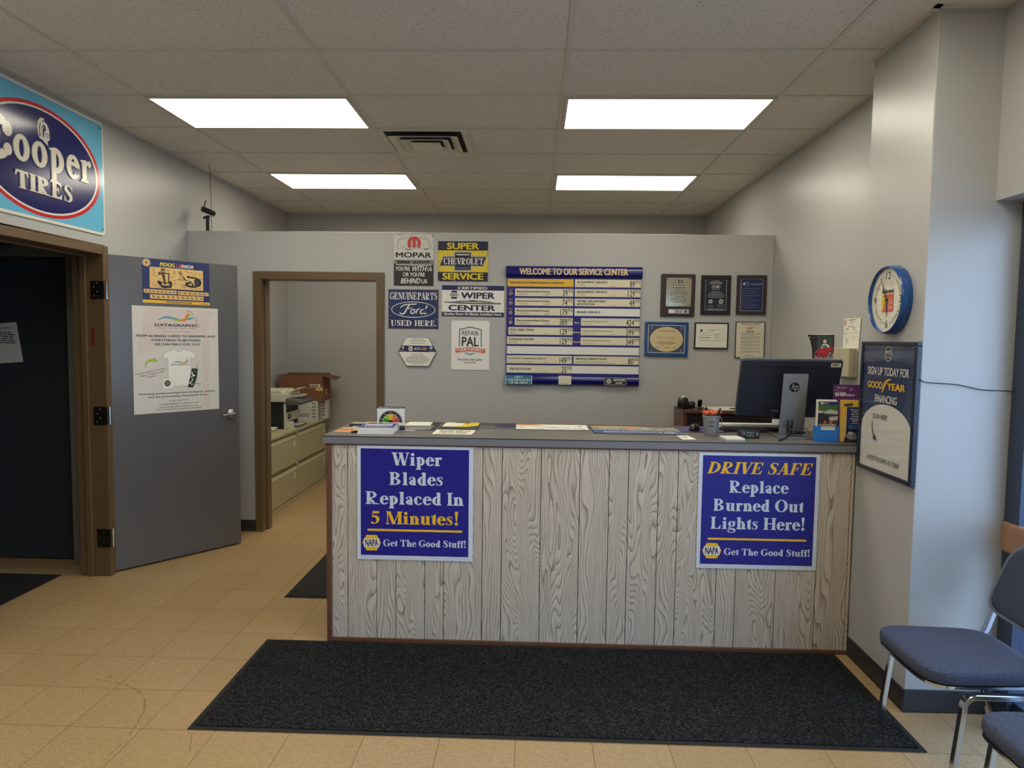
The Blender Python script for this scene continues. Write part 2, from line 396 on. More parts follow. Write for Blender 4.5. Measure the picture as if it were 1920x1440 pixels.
# ------------------------------------------------------------------ a bold serif alphabet drawn from strokes and bowls
class Strokes(list):
    """Polygons of a letter; those of one stroke share a level."""
    def __init__(s): s.level = []
    def append(s, p): s.level.append((s.level[-1] + 1) if s.level else 0); list.append(s, p)
    def extend(s, ps):
        k = (s.level[-1] + 1) if s.level else 0
        for p in ps: s.level.append(k); list.append(s, p)
def serif_glyph(ch, S=0.215, T=0.055):
    P = Strokes(); X = 0.675
    def rect(x0, y0, x1, y1): P.append([(x0, y0), (x1, y0), (x1, y1), (x0, y1)])
    def ser(x, w, y, up, l=0.085, r=0.085):
        t, h = 0.042, 0.10
        P.append([(x - l, y), (x + w + r, y), (x + w + r, y + up * t), (x + w, y + up * h), (x, y + up * h), (x - l, y + up * t)])
    def stem(x, y0, y1, w=S, b=1, t=1, tl=0.085, tr=0.085, bl=0.085, br=0.085):
        rect(x, y0, x + w, y1)
        if b: ser(x, w, y0, 1, bl, br)
        if t: ser(x, w, y1, -1, tl, tr)
    def flag(x, y, w=S): P.append([(x - 0.085, y - 0.045), (x + w, y), (x + w, y - 0.12), (x, y - 0.12), (x - 0.085, y - 0.075)])
    def ring(*a): P.extend(ringq(*a))
    def full(cx, cy, rx, ry, s=S * 1.05, t=T): ring(cx, cy, rx, ry, rx - s, ry - t)
    def diag(x0, y0, x1, y1, w): P.append([(x0, y0), (x0 + w, y0), (x1 + w, y1), (x1, y1)])
    def st(pts, k=6): P.extend(ribbon(pts, k))
    def dot(x, y, r): P.append([(x + r * cos(a * pi / 8), y + r * sin(a * pi / 8)) for a in range(16)])
    o = 0.10
    if ch == ' ': return P, 0.36
    if ch == 'I': stem(o, 0, 1); return P, S + 2 * o
    if ch == 'L': stem(o, 0, 1); rect(o, 0, 0.78, T); P.append([(0.60, T), (0.78, T), (0.80, 0.33), (0.76, 0.33)]); return P, 0.88
    if ch in 'EF':
        stem(o, 0, 1); rect(o, 1 - T, 0.76, 1); P.append([(0.60, 1 - T), (0.76, 1 - T), (0.78, 0.70), (0.74, 0.70)])
        rect(o, 0.48, 0.55, 0.48 + T); P.append([(0.50, 0.50), (0.53, 0.32), (0.57, 0.32), (0.57, 0.70), (0.53, 0.70)])
        if ch == 'E': rect(o, 0, 0.80, T); P.append([(0.62, T), (0.80, T), (0.83, 0.31), (0.79, 0.31)])
        return P, 0.92 if ch == 'E' else 0.86
    if ch == 'H': stem(o, 0, 1); stem(0.70, 0, 1); rect(o, 0.47, 0.80, 0.47 + T * 1.2); return P, 0.70 + S + o
    if ch == 'T': stem(0.36, 0, 1, t=0); rect(0.04, 1 - T, 0.90, 1); P.append([(0.04, 1), (0.04, 0.68), (0.08, 0.68), (0.22, 1)]); P.append([(0.90, 1), (0.90, 0.68), (0.86, 0.68), (0.72, 1)]); return P, 0.95
    if ch == 'D': stem(o, 0, 1); ring(o + S * 0.6, 0.5, 0.70, 0.5, 0.70 - S * 1.1, 0.5 - T, -90, 90); return P, 1.02
    if ch in 'PRB':
        stem(o, 0, 1, br=0.085)
        if ch == 'B':
            ring(0.34, 0.755, 0.42, 0.245, 0.42 - S, 0.245 - T, -90, 90); ring(0.36, 0.265, 0.47, 0.265, 0.47 - S * 1.05, 0.265 - T, -90, 90)
            rect(o, 0, 0.36, T); rect(o, 0.475, 0.36, 0.475 + T); rect(o, 1 - T, 0.34, 1); return P, 0.94
        ring(0.36, 0.735, 0.45, 0.265, 0.45 - S, 0.265 - T, -90, 90); rect(o, 1 - T, 0.37, 1); rect(o, 0.47, 0.37, 0.47 + T)
        if ch == 'R': diag(0.40, 0.50, 0.78, 0.0, -0.24); P.append([(0.70, 0.0), (1.02, 0), (1.02, 0.045), (0.72, 0.09)]); return P, 1.02
        return P, 0.86
    if ch in 'OC': 
        if ch == 'O': full(0.53, 0.5, 0.50, 0.515, S * 1.08); return P, 1.06
        ring(0.53, 0.5, 0.50, 0.515, 0.50 - S * 1.08, 0.515 - T, 48, 312); P.append([(0.84, 0.99), (0.88, 0.99), (0.90, 0.64), (0.86, 0.64), (0.80, 0.84)]); st([(0.80, 0.16, 0.12), (0.90, 0.25, 0.04)], 2); return P, 0.98
    if ch == 'G':
        ring(0.53, 0.5, 0.50, 0.515, 0.50 - S * 1.08, 0.515 - T, 48, 325); P.append([(0.84, 0.99), (0.88, 0.99), (0.90, 0.64), (0.86, 0.64), (0.80, 0.84)])
        stem(0.72, 0.08, 0.45, b=0, tl=0.12, tr=0.09); return P, 1.06
    if ch == 'S' or ch == 's' or ch == '5':
        if ch == 'S':
            st([(0.64, 0.80, 0.05), (0.54, 0.93, 0.07), (0.38, 0.975, 0.06), (0.22, 0.90, 0.15), (0.19, 0.74, 0.21), (0.36, 0.57, 0.23), (0.54, 0.42, 0.24), (0.60, 0.25, 0.21), (0.52, 0.09, 0.14), (0.36, 0.022, 0.05), (0.20, 0.07, 0.06), (0.10, 0.24, 0.05)])
            P.append([(0.64, 1.0), (0.675, 1.0), (0.69, 0.68), (0.65, 0.68)]); P.append([(0.08, 0.0), (0.115, 0.0), (0.11, 0.34), (0.07, 0.34)]); return P, 0.78
        if ch == 's':
            st([(0.44, 0.56, 0.05), (0.36, 0.645, 0.05), (0.25, 0.65, 0.06), (0.15, 0.57, 0.13), (0.20, 0.44, 0.16), (0.34, 0.33, 0.17), (0.42, 0.20, 0.15), (0.36, 0.07, 0.10), (0.24, 0.02, 0.045), (0.12, 0.07, 0.05), (0.07, 0.17, 0.04)])
            P.append([(0.43, 0.68), (0.46, 0.68), (0.47, 0.47), (0.43, 0.47)]); P.append([(0.05, 0), (0.08, 0), (0.08, 0.23), (0.045, 0.23)]); return P, 0.56
        rect(0.17, 0.82, 0.62, 1.0); P.append([(0.17, 1.0), (0.23, 1.0), (0.16, 0.56), (0.10, 0.52)])
        st([(0.12, 0.56, 0.08), (0.30, 0.60, 0.14), (0.48, 0.50, 0.22), (0.54, 0.33, 0.22), (0.47, 0.14, 0.14), (0.30, 0.03, 0.06), (0.16, 0.04, 0.08)]); dot(0.13, 0.08, 0.085); return P, 0.72
    if ch == 'U': stem(o, 0.34, 1, b=0); rect(0.76, 0.34, 0.76 + T * 1.3, 1); ser(0.76, T * 1.3, 1, -1, 0.11, 0.11); ring(0.455, 0.34, 0.355, 0.355, 0.355 - S, 0.30, 180, 270); ring(0.455, 0.34, 0.375, 0.355, 0.375 - T * 1.3, 0.30, 270, 360); return P, 0.98
    if ch in 'VA':
        s = 1
        if ch == 'V': diag(0.08, 1, 0.40, 0, S * 1.1); diag(0.80, 1, 0.50, 0, T * 1.3); ser(0.10, S, 1, -1, 0.10, 0.10); ser(0.80, T, 1, -1, 0.12, 0.10); return P, 0.98
        diag(0.50, 0, 0.30, 1 - 0.0, 0) ; diag(0.62, 0, 0.32, 1, S * 1.15); diag(0.10, 0, 0.42, 1, T * 1.3); rect(0.22, 0.30, 0.70, 0.30 + T); ser(0.60, S * 1.15, 0, 1, 0.10, 0.08); ser(0.08, T * 1.3, 0, 1, 0.09, 0.12); return P, 0.98
    if ch == 'W':
        diag(0.06, 1, 0.32, 0, S * 1.05); diag(0.66, 1, 0.42, 0, T * 1.3); diag(0.54, 1, 0.82, 0, S * 1.05); diag(1.18, 1, 0.92, 0, T * 1.3)
        ser(0.08, S, 1, -1, 0.09, 0.09); ser(0.56, S, 1, -1, 0.08, 0.08); ser(1.18, T, 1, -1, 0.12, 0.09); return P, 1.34
    if ch == 'M':
        rect(0.12, 0, 0.12 + T * 1.2, 1); ser(0.12, T * 1.2, 0, 1, 0.09, 0.11); stem(0.93, 0, 1); diag(0.13, 1, 0.50, 0, S * 1.05); diag(0.96, 1, 0.58, 0, T * 1.2); rect(0.04, 0.955, 0.30, 1); return P, 1.26
    if ch == 'N':
        rect(0.12, 0, 0.12 + T * 1.2, 1); ser(0.12, T * 1.2, 0, 1, 0.10, 0.11); rect(0.84, 0, 0.84 + T * 1.2, 1); ser(0.84, T * 1.2, 1, -1, 0.11, 0.10); diag(0.10, 1, 0.70, 0, S * 1.05); rect(0.02, 0.955, 0.28, 1); return P, 1.02
    if ch == 'a':
        s = S * 0.92; stem(0.40 - s / 2 + 0.02, 0.06, 0.46, s, b=0, t=0); st([(0.40 + 0.02, 0.10, s), (0.48, 0.04, 0.10), (0.57, 0.05, 0.045)])
        st([(0.42, 0.44, s), (0.40, 0.56, 0.15), (0.29, 0.645, 0.055), (0.17, 0.60, 0.05), (0.12, 0.50, 0.05)]); dot(0.13, 0.51, 0.075)
        ring(0.38, 0.20, 0.33, 0.205, 0.33 - s, 0.205 - T * 1.3, 70, 300); return P, 0.62
    if ch == 'b': rect(0.11, 0, 0.11 + S, 1); flag(0.11, 1); ring(0.31, 0.335, 0.37, 0.35, 0.37 - S, 0.35 - T * 1.2, -120, 120); return P, 0.74
    if ch == 'd': stem(0.40, 0, 1, t=0, bl=0, br=0.085); flag(0.40, 1); ring(0.42, 0.335, 0.37, 0.35, 0.37 - S, 0.35 - T * 1.2, 60, 300); return P, 0.74
    if ch == 'p': stem(0.11, -0.31, 0.62, t=0); flag(0.11, 0.67); ring(0.31, 0.335, 0.37, 0.35, 0.37 - S, 0.35 - T * 1.2, -120, 120); return P, 0.74
    if ch == 'o': full(0.35, 0.335, 0.325, 0.35, S, T); return P, 0.70
    if ch in 'ce':
        ring(0.34, 0.335, 0.32, 0.35, 0.32 - S, 0.35 - T, 50 if ch == 'c' else 0, 318)
        if ch == 'e': rect(0.20, 0.36, 0.66, 0.36 + T); rect(0.46, 0.335, 0.66, 0.37)
        else: dot(0.50, 0.53, 0.085)
        st([(0.52, 0.085, 0.10), (0.60, 0.16, 0.035)], 2); return P, 0.64
    if ch == 'f': stem(0.13, 0, 0.80, t=0); rect(0.02, 0.61, 0.46, 0.61 + T * 1.1); st([(0.13 + S / 2, 0.78, S), (0.26, 0.93, 0.15), (0.38, 0.985, 0.05), (0.46, 0.96, 0.05)]); dot(0.45, 0.92, 0.075); return P, 0.48
    if ch == 'g':
        ring(0.33, 0.43, 0.28, 0.245, 0.28 - S * 0.85, 0.245 - T, 0, 360); st([(0.50, 0.60, 0.05), (0.62, 0.64, 0.09)], 2)
        st([(0.22, 0.22, 0.05), (0.13, 0.12, 0.09), (0.22, 0.03, 0.13), (0.46, 0.0, 0.14), (0.58, -0.08, 0.14), (0.54, -0.21, 0.10), (0.36, -0.29, 0.05), (0.16, -0.26, 0.07), (0.06, -0.16, 0.10), (0.12, -0.05, 0.07), (0.22, 0.01, 0.05)]); return P, 0.68
    if ch in 'hn': 
        stem(0.11, 0, 0.62 if ch == 'n' else 1, t=0); flag(0.11, 0.67 if ch == 'n' else 1); stem(0.46, 0, 0.44, t=0)
        ring(0.41, 0.44, 0.265, 0.235, 0.265 - S, 0.235 - 0.09, 0, 90); st([(0.42, 0.645, 0.07), (0.33, 0.60, 0.05), (0.30, 0.54, 0.04)]); return P, 0.78
    if ch in 'iI': stem(0.11, 0, 0.62, t=0); flag(0.11, 0.67); dot(0.11 + S / 2, 0.86, 0.125); return P, S + 0.22
    if ch == 'l': stem(0.11, 0, 1, t=0); flag(0.11, 1); return P, S + 0.22
    if ch == 'r': stem(0.11, 0, 0.62, t=0); flag(0.11, 0.67); st([(0.28, 0.44, 0.05), (0.36, 0.58, 0.08), (0.45, 0.62, 0.11)]); dot(0.48, 0.58, 0.095); return P, 0.58
    if ch == 't': st([(0.12 + S / 2, 0.60, S), (0.12 + S / 2, 0.16, S), (0.28, 0.04, 0.10), (0.38, 0.07, 0.045)]); rect(0.03, 0.61, 0.40, 0.61 + T * 1.1); P.append([(0.12, 0.62), (0.12 + S, 0.62), (0.12 + S, 0.87), (0.06, 0.64)]); return P, 0.44
    if ch == 'u': rect(0.11, 0.16, 0.11 + S, 0.67); rect(0.03, 0.625, 0.20, 0.67); ring(0.36, 0.17, 0.25, 0.185, 0.25 - S, 0.12, 180, 270); st([(0.36, 0.03, 0.08), (0.48, 0.10, 0.05)], 2); stem(0.47, 0, 0.67, t=0, bl=0); rect(0.40, 0.625, 0.58, 0.67); return P, 0.80
    if ch == '!': P.append([(0.10, 0.98), (0.34, 0.98), (0.25, 0.28), (0.19, 0.28)]); dot(0.22, 0.98, 0.12); dot(0.22, 0.105, 0.12); return P, 0.44
    if ch == '.': dot(0.15, 0.10, 0.11); return P, 0.32
    return P, 0.4

# ------------------------------------------------------------------ flat print: everything drawn in a surface's own u, v and stacked in w
_TXT = {}
def text_mesh(s, bold, font=None):
    """Vertices and faces of a line of lettering; a bold one is the line laid over itself a stroke's width apart."""
    key = (s, bold)
    if key in _TXT: return _TXT[key]
    if (s, 0.0) not in _TXT:
        cu = bpy.data.curves.new('t', 'FONT'); cu.body = s; cu.size = 1.0; cu.resolution_u = 3; cu.fill_mode = 'FRONT'
        ob = bpy.data.objects.new('t', cu); COL.objects.link(ob)
        dg = bpy.context.evaluated_depsgraph_get(); dg.update()
        me = ob.evaluated_get(dg).to_mesh()
        _TXT[(s, 0.0)] = ([(v.co.x, v.co.y, 0.0) for v in me.vertices], [tuple(p.vertices) for p in me.polygons])
        ob.evaluated_get(dg).to_mesh_clear(); bpy.data.objects.remove(ob); bpy.data.curves.remove(cu)
    v0, f0 = _TXT[(s, 0.0)]
    if bold <= 0: return v0, f0
    vs = []; fs = []
    for k, (dx, dy) in enumerate(((-1, -0.5), (1, -0.5), (-1, 0.5), (1, 0.5), (0, 0))):
        i = len(vs); vs += [(p[0] + dx * bold, p[1] + dy * bold, k * 2.5e-5) for p in v0]; fs += [tuple(a + i for a in f) for f in f0]
    _TXT[key] = (vs, fs); return vs, fs
_CAP = max(v[1] for v in text_mesh('H', 0.0)[0])

class G(MB):
    def rect(s, u0, v0, u1, v1, mat, w): s.face([(u0, v0, w), (u1, v0, w), (u1, v1, w), (u0, v1, w)], mat)
    def poly(s, pts, mat, w): s.face([(p[0], p[1], w) for p in pts], mat)
    def polys(s, ps, mat, w, k=1.0, du=0.0, dv=0.0):
        for p in ps: s.face([(q[0] * k + du, q[1] * k + dv, w) for q in p], mat)
    def ell(s, u, v, ru, rv, mat, w, n=40): s.poly([(u + ru * cos(2 * pi * k / n), v + rv * sin(2 * pi * k / n)) for k in range(n)], mat, w)
    def ring(s, u, v, ru, rv, iu, iv, mat, w, a0=0, a1=360, n=None): s.polys(ringq(u, v, ru, rv, iu, iv, a0, a1, n), mat, w)
    def stroke(s, pts, mat, w, k=6): s.polys(ribbon(pts, k), mat, w)
    def line(s, a, b, wd, mat, w): s.polys(ribbon([(a[0], a[1], wd), (b[0], b[1], wd)], 1), mat, w)
    def rrect(s, u0, v0, u1, v1, r, mat, w):
        s.poly([(cx + r * cos(a), cy + r * sin(a)) for cx, cy, q in ((u1 - r, v1 - r, 0), (u0 + r, v1 - r, 1), (u0 + r, v0 + r, 2), (u1 - r, v0 + r, 3)) for a in [(q + k / 5) * pi / 2 for k in range(6)]], mat, w)
    def hexa(s, u, v, ru, rv, mat, w, c=0.55): s.poly([(u - ru, v), (u - ru * c, v - rv), (u + ru * c, v - rv), (u + ru, v), (u + ru * c, v + rv), (u - ru * c, v + rv)], mat, w)
    def frame(s, u0, v0, u1, v1, t, mat, w):
        s.rect(u0, v0, u1, v0 + t, mat, w); s.rect(u0, v1 - t, u1, v1, mat, w); s.rect(u0, v0, u0 + t, v1, mat, w); s.rect(u1 - t, v0, u1, v1, mat, w)
    def text(s, t, u, v, h, mat, w, align='c', bold=0.0, fit=None, sx=1.0, shear=0.0, rot=0.0, font='sans', S=0.235, T=0.06, gap=0.0):
        """One line of lettering: v is the baseline, h the height of a capital, fit the width to fill."""
        if font == 'serif':
            x = 0.0; vs = []; fs = []
            for ch in t:
                ps, adv = serif_glyph(ch, S, T)
                for k, p in enumerate(ps):          # overlapping strokes sit a hair above one another
                    i = len(vs); vs += [(q[0] + x, q[1], (ps.level[k] % 12) * 3e-5) for q in p]; fs.append(tuple(range(i, i + len(p))))
                x += adv + gap
            sc = 1.0
        else:
            vs, fs = text_mesh(t, bold); sc = 1.0 / _CAP
        if not vs: return
        x0 = min(p[0] for p in vs); x1 = max(p[0] for p in vs); wd = (x1 - x0) * sc * h
        kx = sc * h * (fit / wd if fit else sx); ky = sc * h
        W = (x1 - x0) * kx; off = {'c': -W / 2, 'l': 0.0, 'r': -W}[align]
        cr, sr = cos(rot), sin(rot); out = []
        for p in vs:
            a = (p[0] - x0) * kx + off + p[1] * ky * shear; b = p[1] * ky
            out.append((u + a * cr - b * sr, v + a * sr + b * cr, w + (p[2] if len(p) > 2 else 0.0)))
        s.mesh(out, fs, mat)
    def small(s, u0, u1, v, h, mat, w, align='l', fill=1.0):
        """A line of print too small to read in the photograph."""
        L = (u1 - u0) * fill; u = {'l': u0, 'c': (u0 + u1 - L) / 2, 'r': u1 - L}[align]; e = u + L
        while u < e - h * 0.5:
            k = min(random.uniform(1.6, 5.5) * h, e - u); s.rect(u, v, u + k, v + h * 0.62, mat, w); u += k + h * 0.55
    def napa(s, u, v, ru, rv, w, rim='yellow', mid='white', ink='navy'):
        s.hexa(u, v, ru, rv, 'ink', w); s.hexa(u, v, ru * 0.97, rv * 0.96, rim, w + 0.0003); s.rect(u - ru * 0.80, v - rv * 0.52, u + ru * 0.80, v + rv * 0.52, mid, w + 0.0006)
        s.text('NAPA', u, v - rv * 0.42, rv * 0.84, ink, w + 0.0009, bold=0.03, fit=ru * 1.36)
    def board(s, u0, v0, u1, v1, t, mat, edge=None):
        s.box((u0, v0, 0.0), (u1, v1, t), mat)
    def build(s, name, parent=None, **k):
        k.setdefault('fix', False); return MB.build(s, name, parent, **k)
# ------------------------------------------------------------------ the room
def solid(name, boxes, mat, parent=None, **k):
    m = MB()
    for a, b in boxes: m.box(a, b, mat)
    return structure(m.build(name, parent, **k))
fl = solid('floor', [((-4.6, -2.7, -0.12), (2.3, 7.85, 0.0))], 'floor_tile')
g = G(); M('scuff', (138, 108, 70), rough=0.5)
sc = smooth_path([(-2.02, 3.02, 0.004), (-1.86, 2.98, 0.006), (-1.73, 2.90, 0.008), (-1.655, 2.79, 0.007), (-1.625, 2.70, 0.007), (-1.60, 2.58, 0.006), (-1.60, 2.45, 0.004)], 12)
for k in range(0, len(sc) - 3, 4):
    if k % 36 != 24: g.polys(ribbon(sc[k:k + 4], 1), 'scuff', 0.0004)
g.polys(ribbon([(-1.36, 2.62, 0.003), (-1.31, 2.50, 0.004)], 1), 'scuff', 0.0004); g.polys(ribbon([(-1.15, 3.33, 0.006), (-1.13, 3.345, 0.008)], 1), 'scuff', 0.0004); g.polys(ribbon([(-1.99, 3.045, 0.006), (-1.96, 3.05, 0.008)], 1), 'scuff', 0.0004)
g.build('scuff_mark', fl)
c = solid('ceiling', [((-2.95, -2.7, H), (2.3, 7.85, H + 0.1))], 'ceiling_tile')
solid('wall_left', [((-2.97, -2.7, 0), (-2.80, 3.30, H)), ((-2.97, 4.40, 0), (-2.80, 7.72, H)), ((-2.97, 3.30, 2.17), (-2.80, 4.40, H))], 'wall_paint')
solid('wall_back', [((-2.97, 7.70, 0), (2.05, 7.82, H))], 'wall_paint')
solid('wall_right', [((1.865, 3.48, 0), (2.05, 7.70, H))], 'wall_paint')
solid('wall_front', [((-2.97, -2.75, 0), (2.3, -2.6, H))], 'wall_paint')
solid('wall_pillar', [((1.64, 2.95, 0), (2.25, 3.49, H))], 'wall_paint', bevel=0.004)
solid('wall_soffit', [((1.91, -2.6, 2.205), (2.25, 2.95, H))], 'wall_paint')
# the half-height partition with its doorway
m = MB(); m.prism([(-2.80, 0), (-2.235, 0), (-2.235, 2.085), (-1.225, 2.085), (-1.225, 0), (1.865, 0), (1.865, 2.44), (-2.80, 2.44)], YP, YP + 0.15, 'wall_paint', axis=1)
structure(m.build('wall_partition', bevel=0.004))
# steel door frames
def steel_frame(name, x0, x1, top, y0, y1, t, parent=None):
    m = MB(); m.box((x0, y0, 0), (x0 + t, y1, top), 'frame_brown'); m.box((x1 - t, y0, 0), (x1, y1, top), 'frame_brown'); m.box((x0 + t, y0, top - t), (x1 - t, y1, top), 'frame_brown')
    return m
m = steel_frame('f', -2.26, -1.203, 2.12, YP - 0.02, YP + 0.17, 0.062)
m.box((-2.198, YP + 0.06, 0), (-2.185, YP + 0.12, 2.058), 'frame_brown'); m.box((-1.278, YP + 0.06, 0), (-1.265, YP + 0.12, 2.058), 'frame_brown')
d2 = structure(thing('door_2', 'brown steel frame of the open doorway in the grey partition', 'door frame', (-1.73, YP, 0))); d2['kind'] = 'structure'
o = m.build('door_frame', d2, bevel=0.003); o.matrix_parent_inverse = d2.matrix_world.inverted()
# doorway in the side wall: frame, door leaf, hinges, lever
d1 = structure(thing('door_1', 'grey steel door standing open from a brown frame', 'door', (-2.80, 4.40, 0)))
m = MB()
for y0, y1 in ((4.352, 4.412), (3.288, 3.348)): m.box((-2.99, y0, 0), (-2.785, y1, 2.172), 'frame_brown')
m.box((-2.99, 3.348, 2.114), (-2.785, 4.352, 2.172), 'frame_brown')
m.box((-2.935, 4.336, 0), (-2.895, 4.352, 2.10), 'frame_brown'); m.box((-2.935, 3.348, 2.098), (-2.895, 4.352, 2.114), 'frame_brown')
o = m.build('door_frame', d1, bevel=0.004); o.matrix_parent_inverse = d1.matrix_world.inverted()
DD = Vector((0.625, 0.781, 0)).normalized()
MD = frame_at('dir', (-2.808, 4.397, 0.0), d=DD)
m = MB(); m.box((0.004, 0.012, -0.044), (0.912, 2.128, 0.0), 'door_paint')
leaf = m.build('door_leaf', d1, bevel=0.003); leaf.matrix_parent_inverse = d1.matrix_world.inverted(); leaf.matrix_world = MD
for z0, z1 in ((1.83, 1.945), (1.01, 1.13), (0.195, 0.318)):
    m = MB(); m.lathe([(0.007, z0), (0.007, z1)], 'chrome', 10, at=(-2.778, 4.374, 0))
    m.box((-2.868, 4.346, z0), (-2.806, 4.351, z1), 'dark_steel')
    m.box((-2.806, 4.346, z0 + 0.002), (-2.779, 4.3515, z1 - 0.002), 'dark_steel')
    for k in range(4):
        m.lathe([(0.005, -0.0012), (0.004, -0.003)], 'nickel', 8, at=(-2.848 + 0.022 * (k % 2), 4.346, z0 + 0.018 + k * 0.028), axis=1)
    o = m.build('hinge', d1); o.matrix_parent_inverse = d1.matrix_world.inverted()
m = MB(); m.lathe([(0.036, 0.0), (0.036, 0.008), (0.030, 0.016), (0.014, 0.020), (0.013, 0.045)], 'brushed', 24, at=(0.845, 1.018, 0))
h = m.build('door_handle', d1, smooth=True); h.matrix_parent_inverse = d1.matrix_world.inverted(); h.matrix_world = MD
m = MB(); m.tube([(0.852, 1.018, 0.048), (0.83, 1.018, 0.052), (0.79, 1.016, 0.054), (0.757, 1.013, 0.052)], 0.0095, 'brushed', 10)
l = m.build('lever', h, smooth=True)
m = MB(); m.box((-2.872, 4.347, 1.53), (-2.852, 4.3505, 1.64), 'sticker_red'); M('sticker_red', (104, 26, 28))
o = m.build('warning_sticker', d1); o.matrix_parent_inverse = d1.matrix_world.inverted(); o['label'] = 'small dark red sticker'
# vestibule beyond the side doorway
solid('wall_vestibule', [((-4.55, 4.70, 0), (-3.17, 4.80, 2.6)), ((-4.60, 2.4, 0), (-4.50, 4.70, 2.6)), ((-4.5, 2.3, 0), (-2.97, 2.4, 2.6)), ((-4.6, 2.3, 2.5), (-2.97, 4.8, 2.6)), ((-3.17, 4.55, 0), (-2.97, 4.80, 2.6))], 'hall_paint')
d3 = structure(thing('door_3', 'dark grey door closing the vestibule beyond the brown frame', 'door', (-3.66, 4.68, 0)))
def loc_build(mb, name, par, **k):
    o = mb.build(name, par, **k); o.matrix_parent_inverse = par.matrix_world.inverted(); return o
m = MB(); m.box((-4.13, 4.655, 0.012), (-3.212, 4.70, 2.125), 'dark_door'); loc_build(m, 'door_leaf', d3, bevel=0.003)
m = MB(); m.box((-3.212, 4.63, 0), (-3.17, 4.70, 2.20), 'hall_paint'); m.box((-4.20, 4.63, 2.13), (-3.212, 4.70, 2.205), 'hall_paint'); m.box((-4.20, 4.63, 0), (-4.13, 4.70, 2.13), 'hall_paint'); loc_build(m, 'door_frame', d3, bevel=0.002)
m = MB(); m.box((-4.05, 4.60, 2.00), (-3.80, 4.655, 2.06), 'dark_steel'); loc_build(m, 'door_closer', d3, bevel=0.004)
m = MB(); m.tube([(-3.92, 4.60, 2.07), (-3.70, 4.54, 2.095), (-3.43, 4.50, 2.108), (-3.40, 4.50, 2.105)], 0.008, 'nickel', 8); m.tube([(-3.40, 4.50, 2.105), (-3.62, 4.57, 2.07), (-3.95, 4.63, 2.06)], 0.006, 'nickel', 8); loc_build(m, 'closer_arm', d3)
m = MB(); m.lathe([(0.011, 0.0), (0.011, 0.006), (0.006, 0.011)], 'nickel', 12, at=(-3.405, 4.656, 2.00), axis=1); m.lathe([(0.011, 0.0), (0.009, -0.012)], 'nickel', 12, at=(-3.405, 4.655, 2.00), axis=1); loc_build(m, 'door_viewer', d3, smooth=True)
# baseboards
def base(name, boxes): return solid(name, boxes, 'base_rubber', bevel=0.006)
base('baseboard_partition', [((-2.80, YP - 0.008, 0), (-2.262, YP + 0.001, 0.095)), ((-1.20, YP - 0.008, 0), (1.865, YP + 0.001, 0.095))])
base('baseboard_pillar', [((1.632, 2.942, 0), (2.06, 2.951, 0.10)), ((1.632, 2.942, 0), (1.641, 3.475, 0.10))])
base('baseboard_left', [((-2.801, 4.415, 0), (-2.792, YP, 0.095)), ((-2.801, -2.6, 0), (-2.792, 3.285, 0.095))])
base('baseboard_back', [((-2.80, 7.692, 0), (1.865, 7.70, 0.095))])
# ceiling grid: tees every 1.22 m across and 0.61 m along, wall angle round the edge
GX, GY, DX, DY = -2.2957, 3.3647, 1.2192, 0.6096
xs = [GX + DX * i for i in range(0, 4)]
ys = [GY + DY * j for j in range(-9, 8)]
m = MB()
for x in xs: m.box((x - 0.012, -2.6, H - 0.006), (x + 0.012, 7.70, H + 0.002), 'tbar')
for y in ys: m.box((-2.80, y - 0.0115, H - 0.005), (2.05, y + 0.0115, H + 0.002), 'tbar')
m.box((xs[1] + 0.598, GY + 2 * DY, H - 0.0055), (xs[1] + 0.622, GY + 3 * DY, H + 0.002), 'tbar')
structure(m.build('trim_1'))
m = MB()
m.box((-2.80, -2.6, H - 0.006), (-2.775, 7.70, H + 0.002), 'tbar'); m.box((-2.8, 7.675, H - 0.006), (1.865, 7.70, H + 0.002), 'tbar')
m.box((1.84, 3.49, H - 0.006), (1.865, 7.70, H + 0.002), 'tbar'); m.box((1.615, 2.925, H - 0.0065), (1.64, 3.50, H + 0.002), 'tbar'); m.box((1.615, 2.925, H - 0.0065), (1.91, 2.95, H + 0.002), 'tbar'); m.box((1.885, -2.6, H - 0.006), (1.91, 2.95, H + 0.002), 'tbar')
structure(m.build('trim_2'))
# lay-in ceiling lights
def ceiling_light(i, j, label):
    x0, y0 = GX + DX * i, GY + DY * j
    t = thing('ceiling_light', label, 'ceiling light', (x0 + DX / 2, y0 + DY / 2, H - 0.012), 'lay-in ceiling panel lights')
    m = MB(); a, b = DX / 2 - 0.013, DY / 2 - 0.013; k = 0.02
    m.box((-a, -b, 0), (a, -b + k, 0.011), 'lamp_frame'); m.box((-a, b - k, 0), (a, b, 0.011), 'lamp_frame'); m.box((-a, -b + k, 0), (-a + k, b - k, 0.011), 'lamp_frame'); m.box((a - k, -b + k, 0), (a, b - k, 0.011), 'lamp_frame')
    m.build('lamp_frame', t)
    m = MB(); m.box((-a + k, -b + k, 0.004), (a - k, b - k, 0.009), 'diffuser'); m.build('diffuser', t)
ceiling_light(0, 1, 'bright ceiling panel light nearer the large oval tin sign')
ceiling_light(2, 1, 'bright ceiling panel light nearer the grey pillar')
ceiling_light(0, 4, 'bright ceiling panel light beyond the air vent, on the doorway side')
ceiling_light(2, 4, 'bright ceiling panel light beyond the air vent, on the price board side')
for j in (-2, -5):  # unseen panels, added at the grid spacing to light the room
    for i in (0, 2): ceiling_light(i, j, 'unseen ceiling panel light added to light the waiting area')
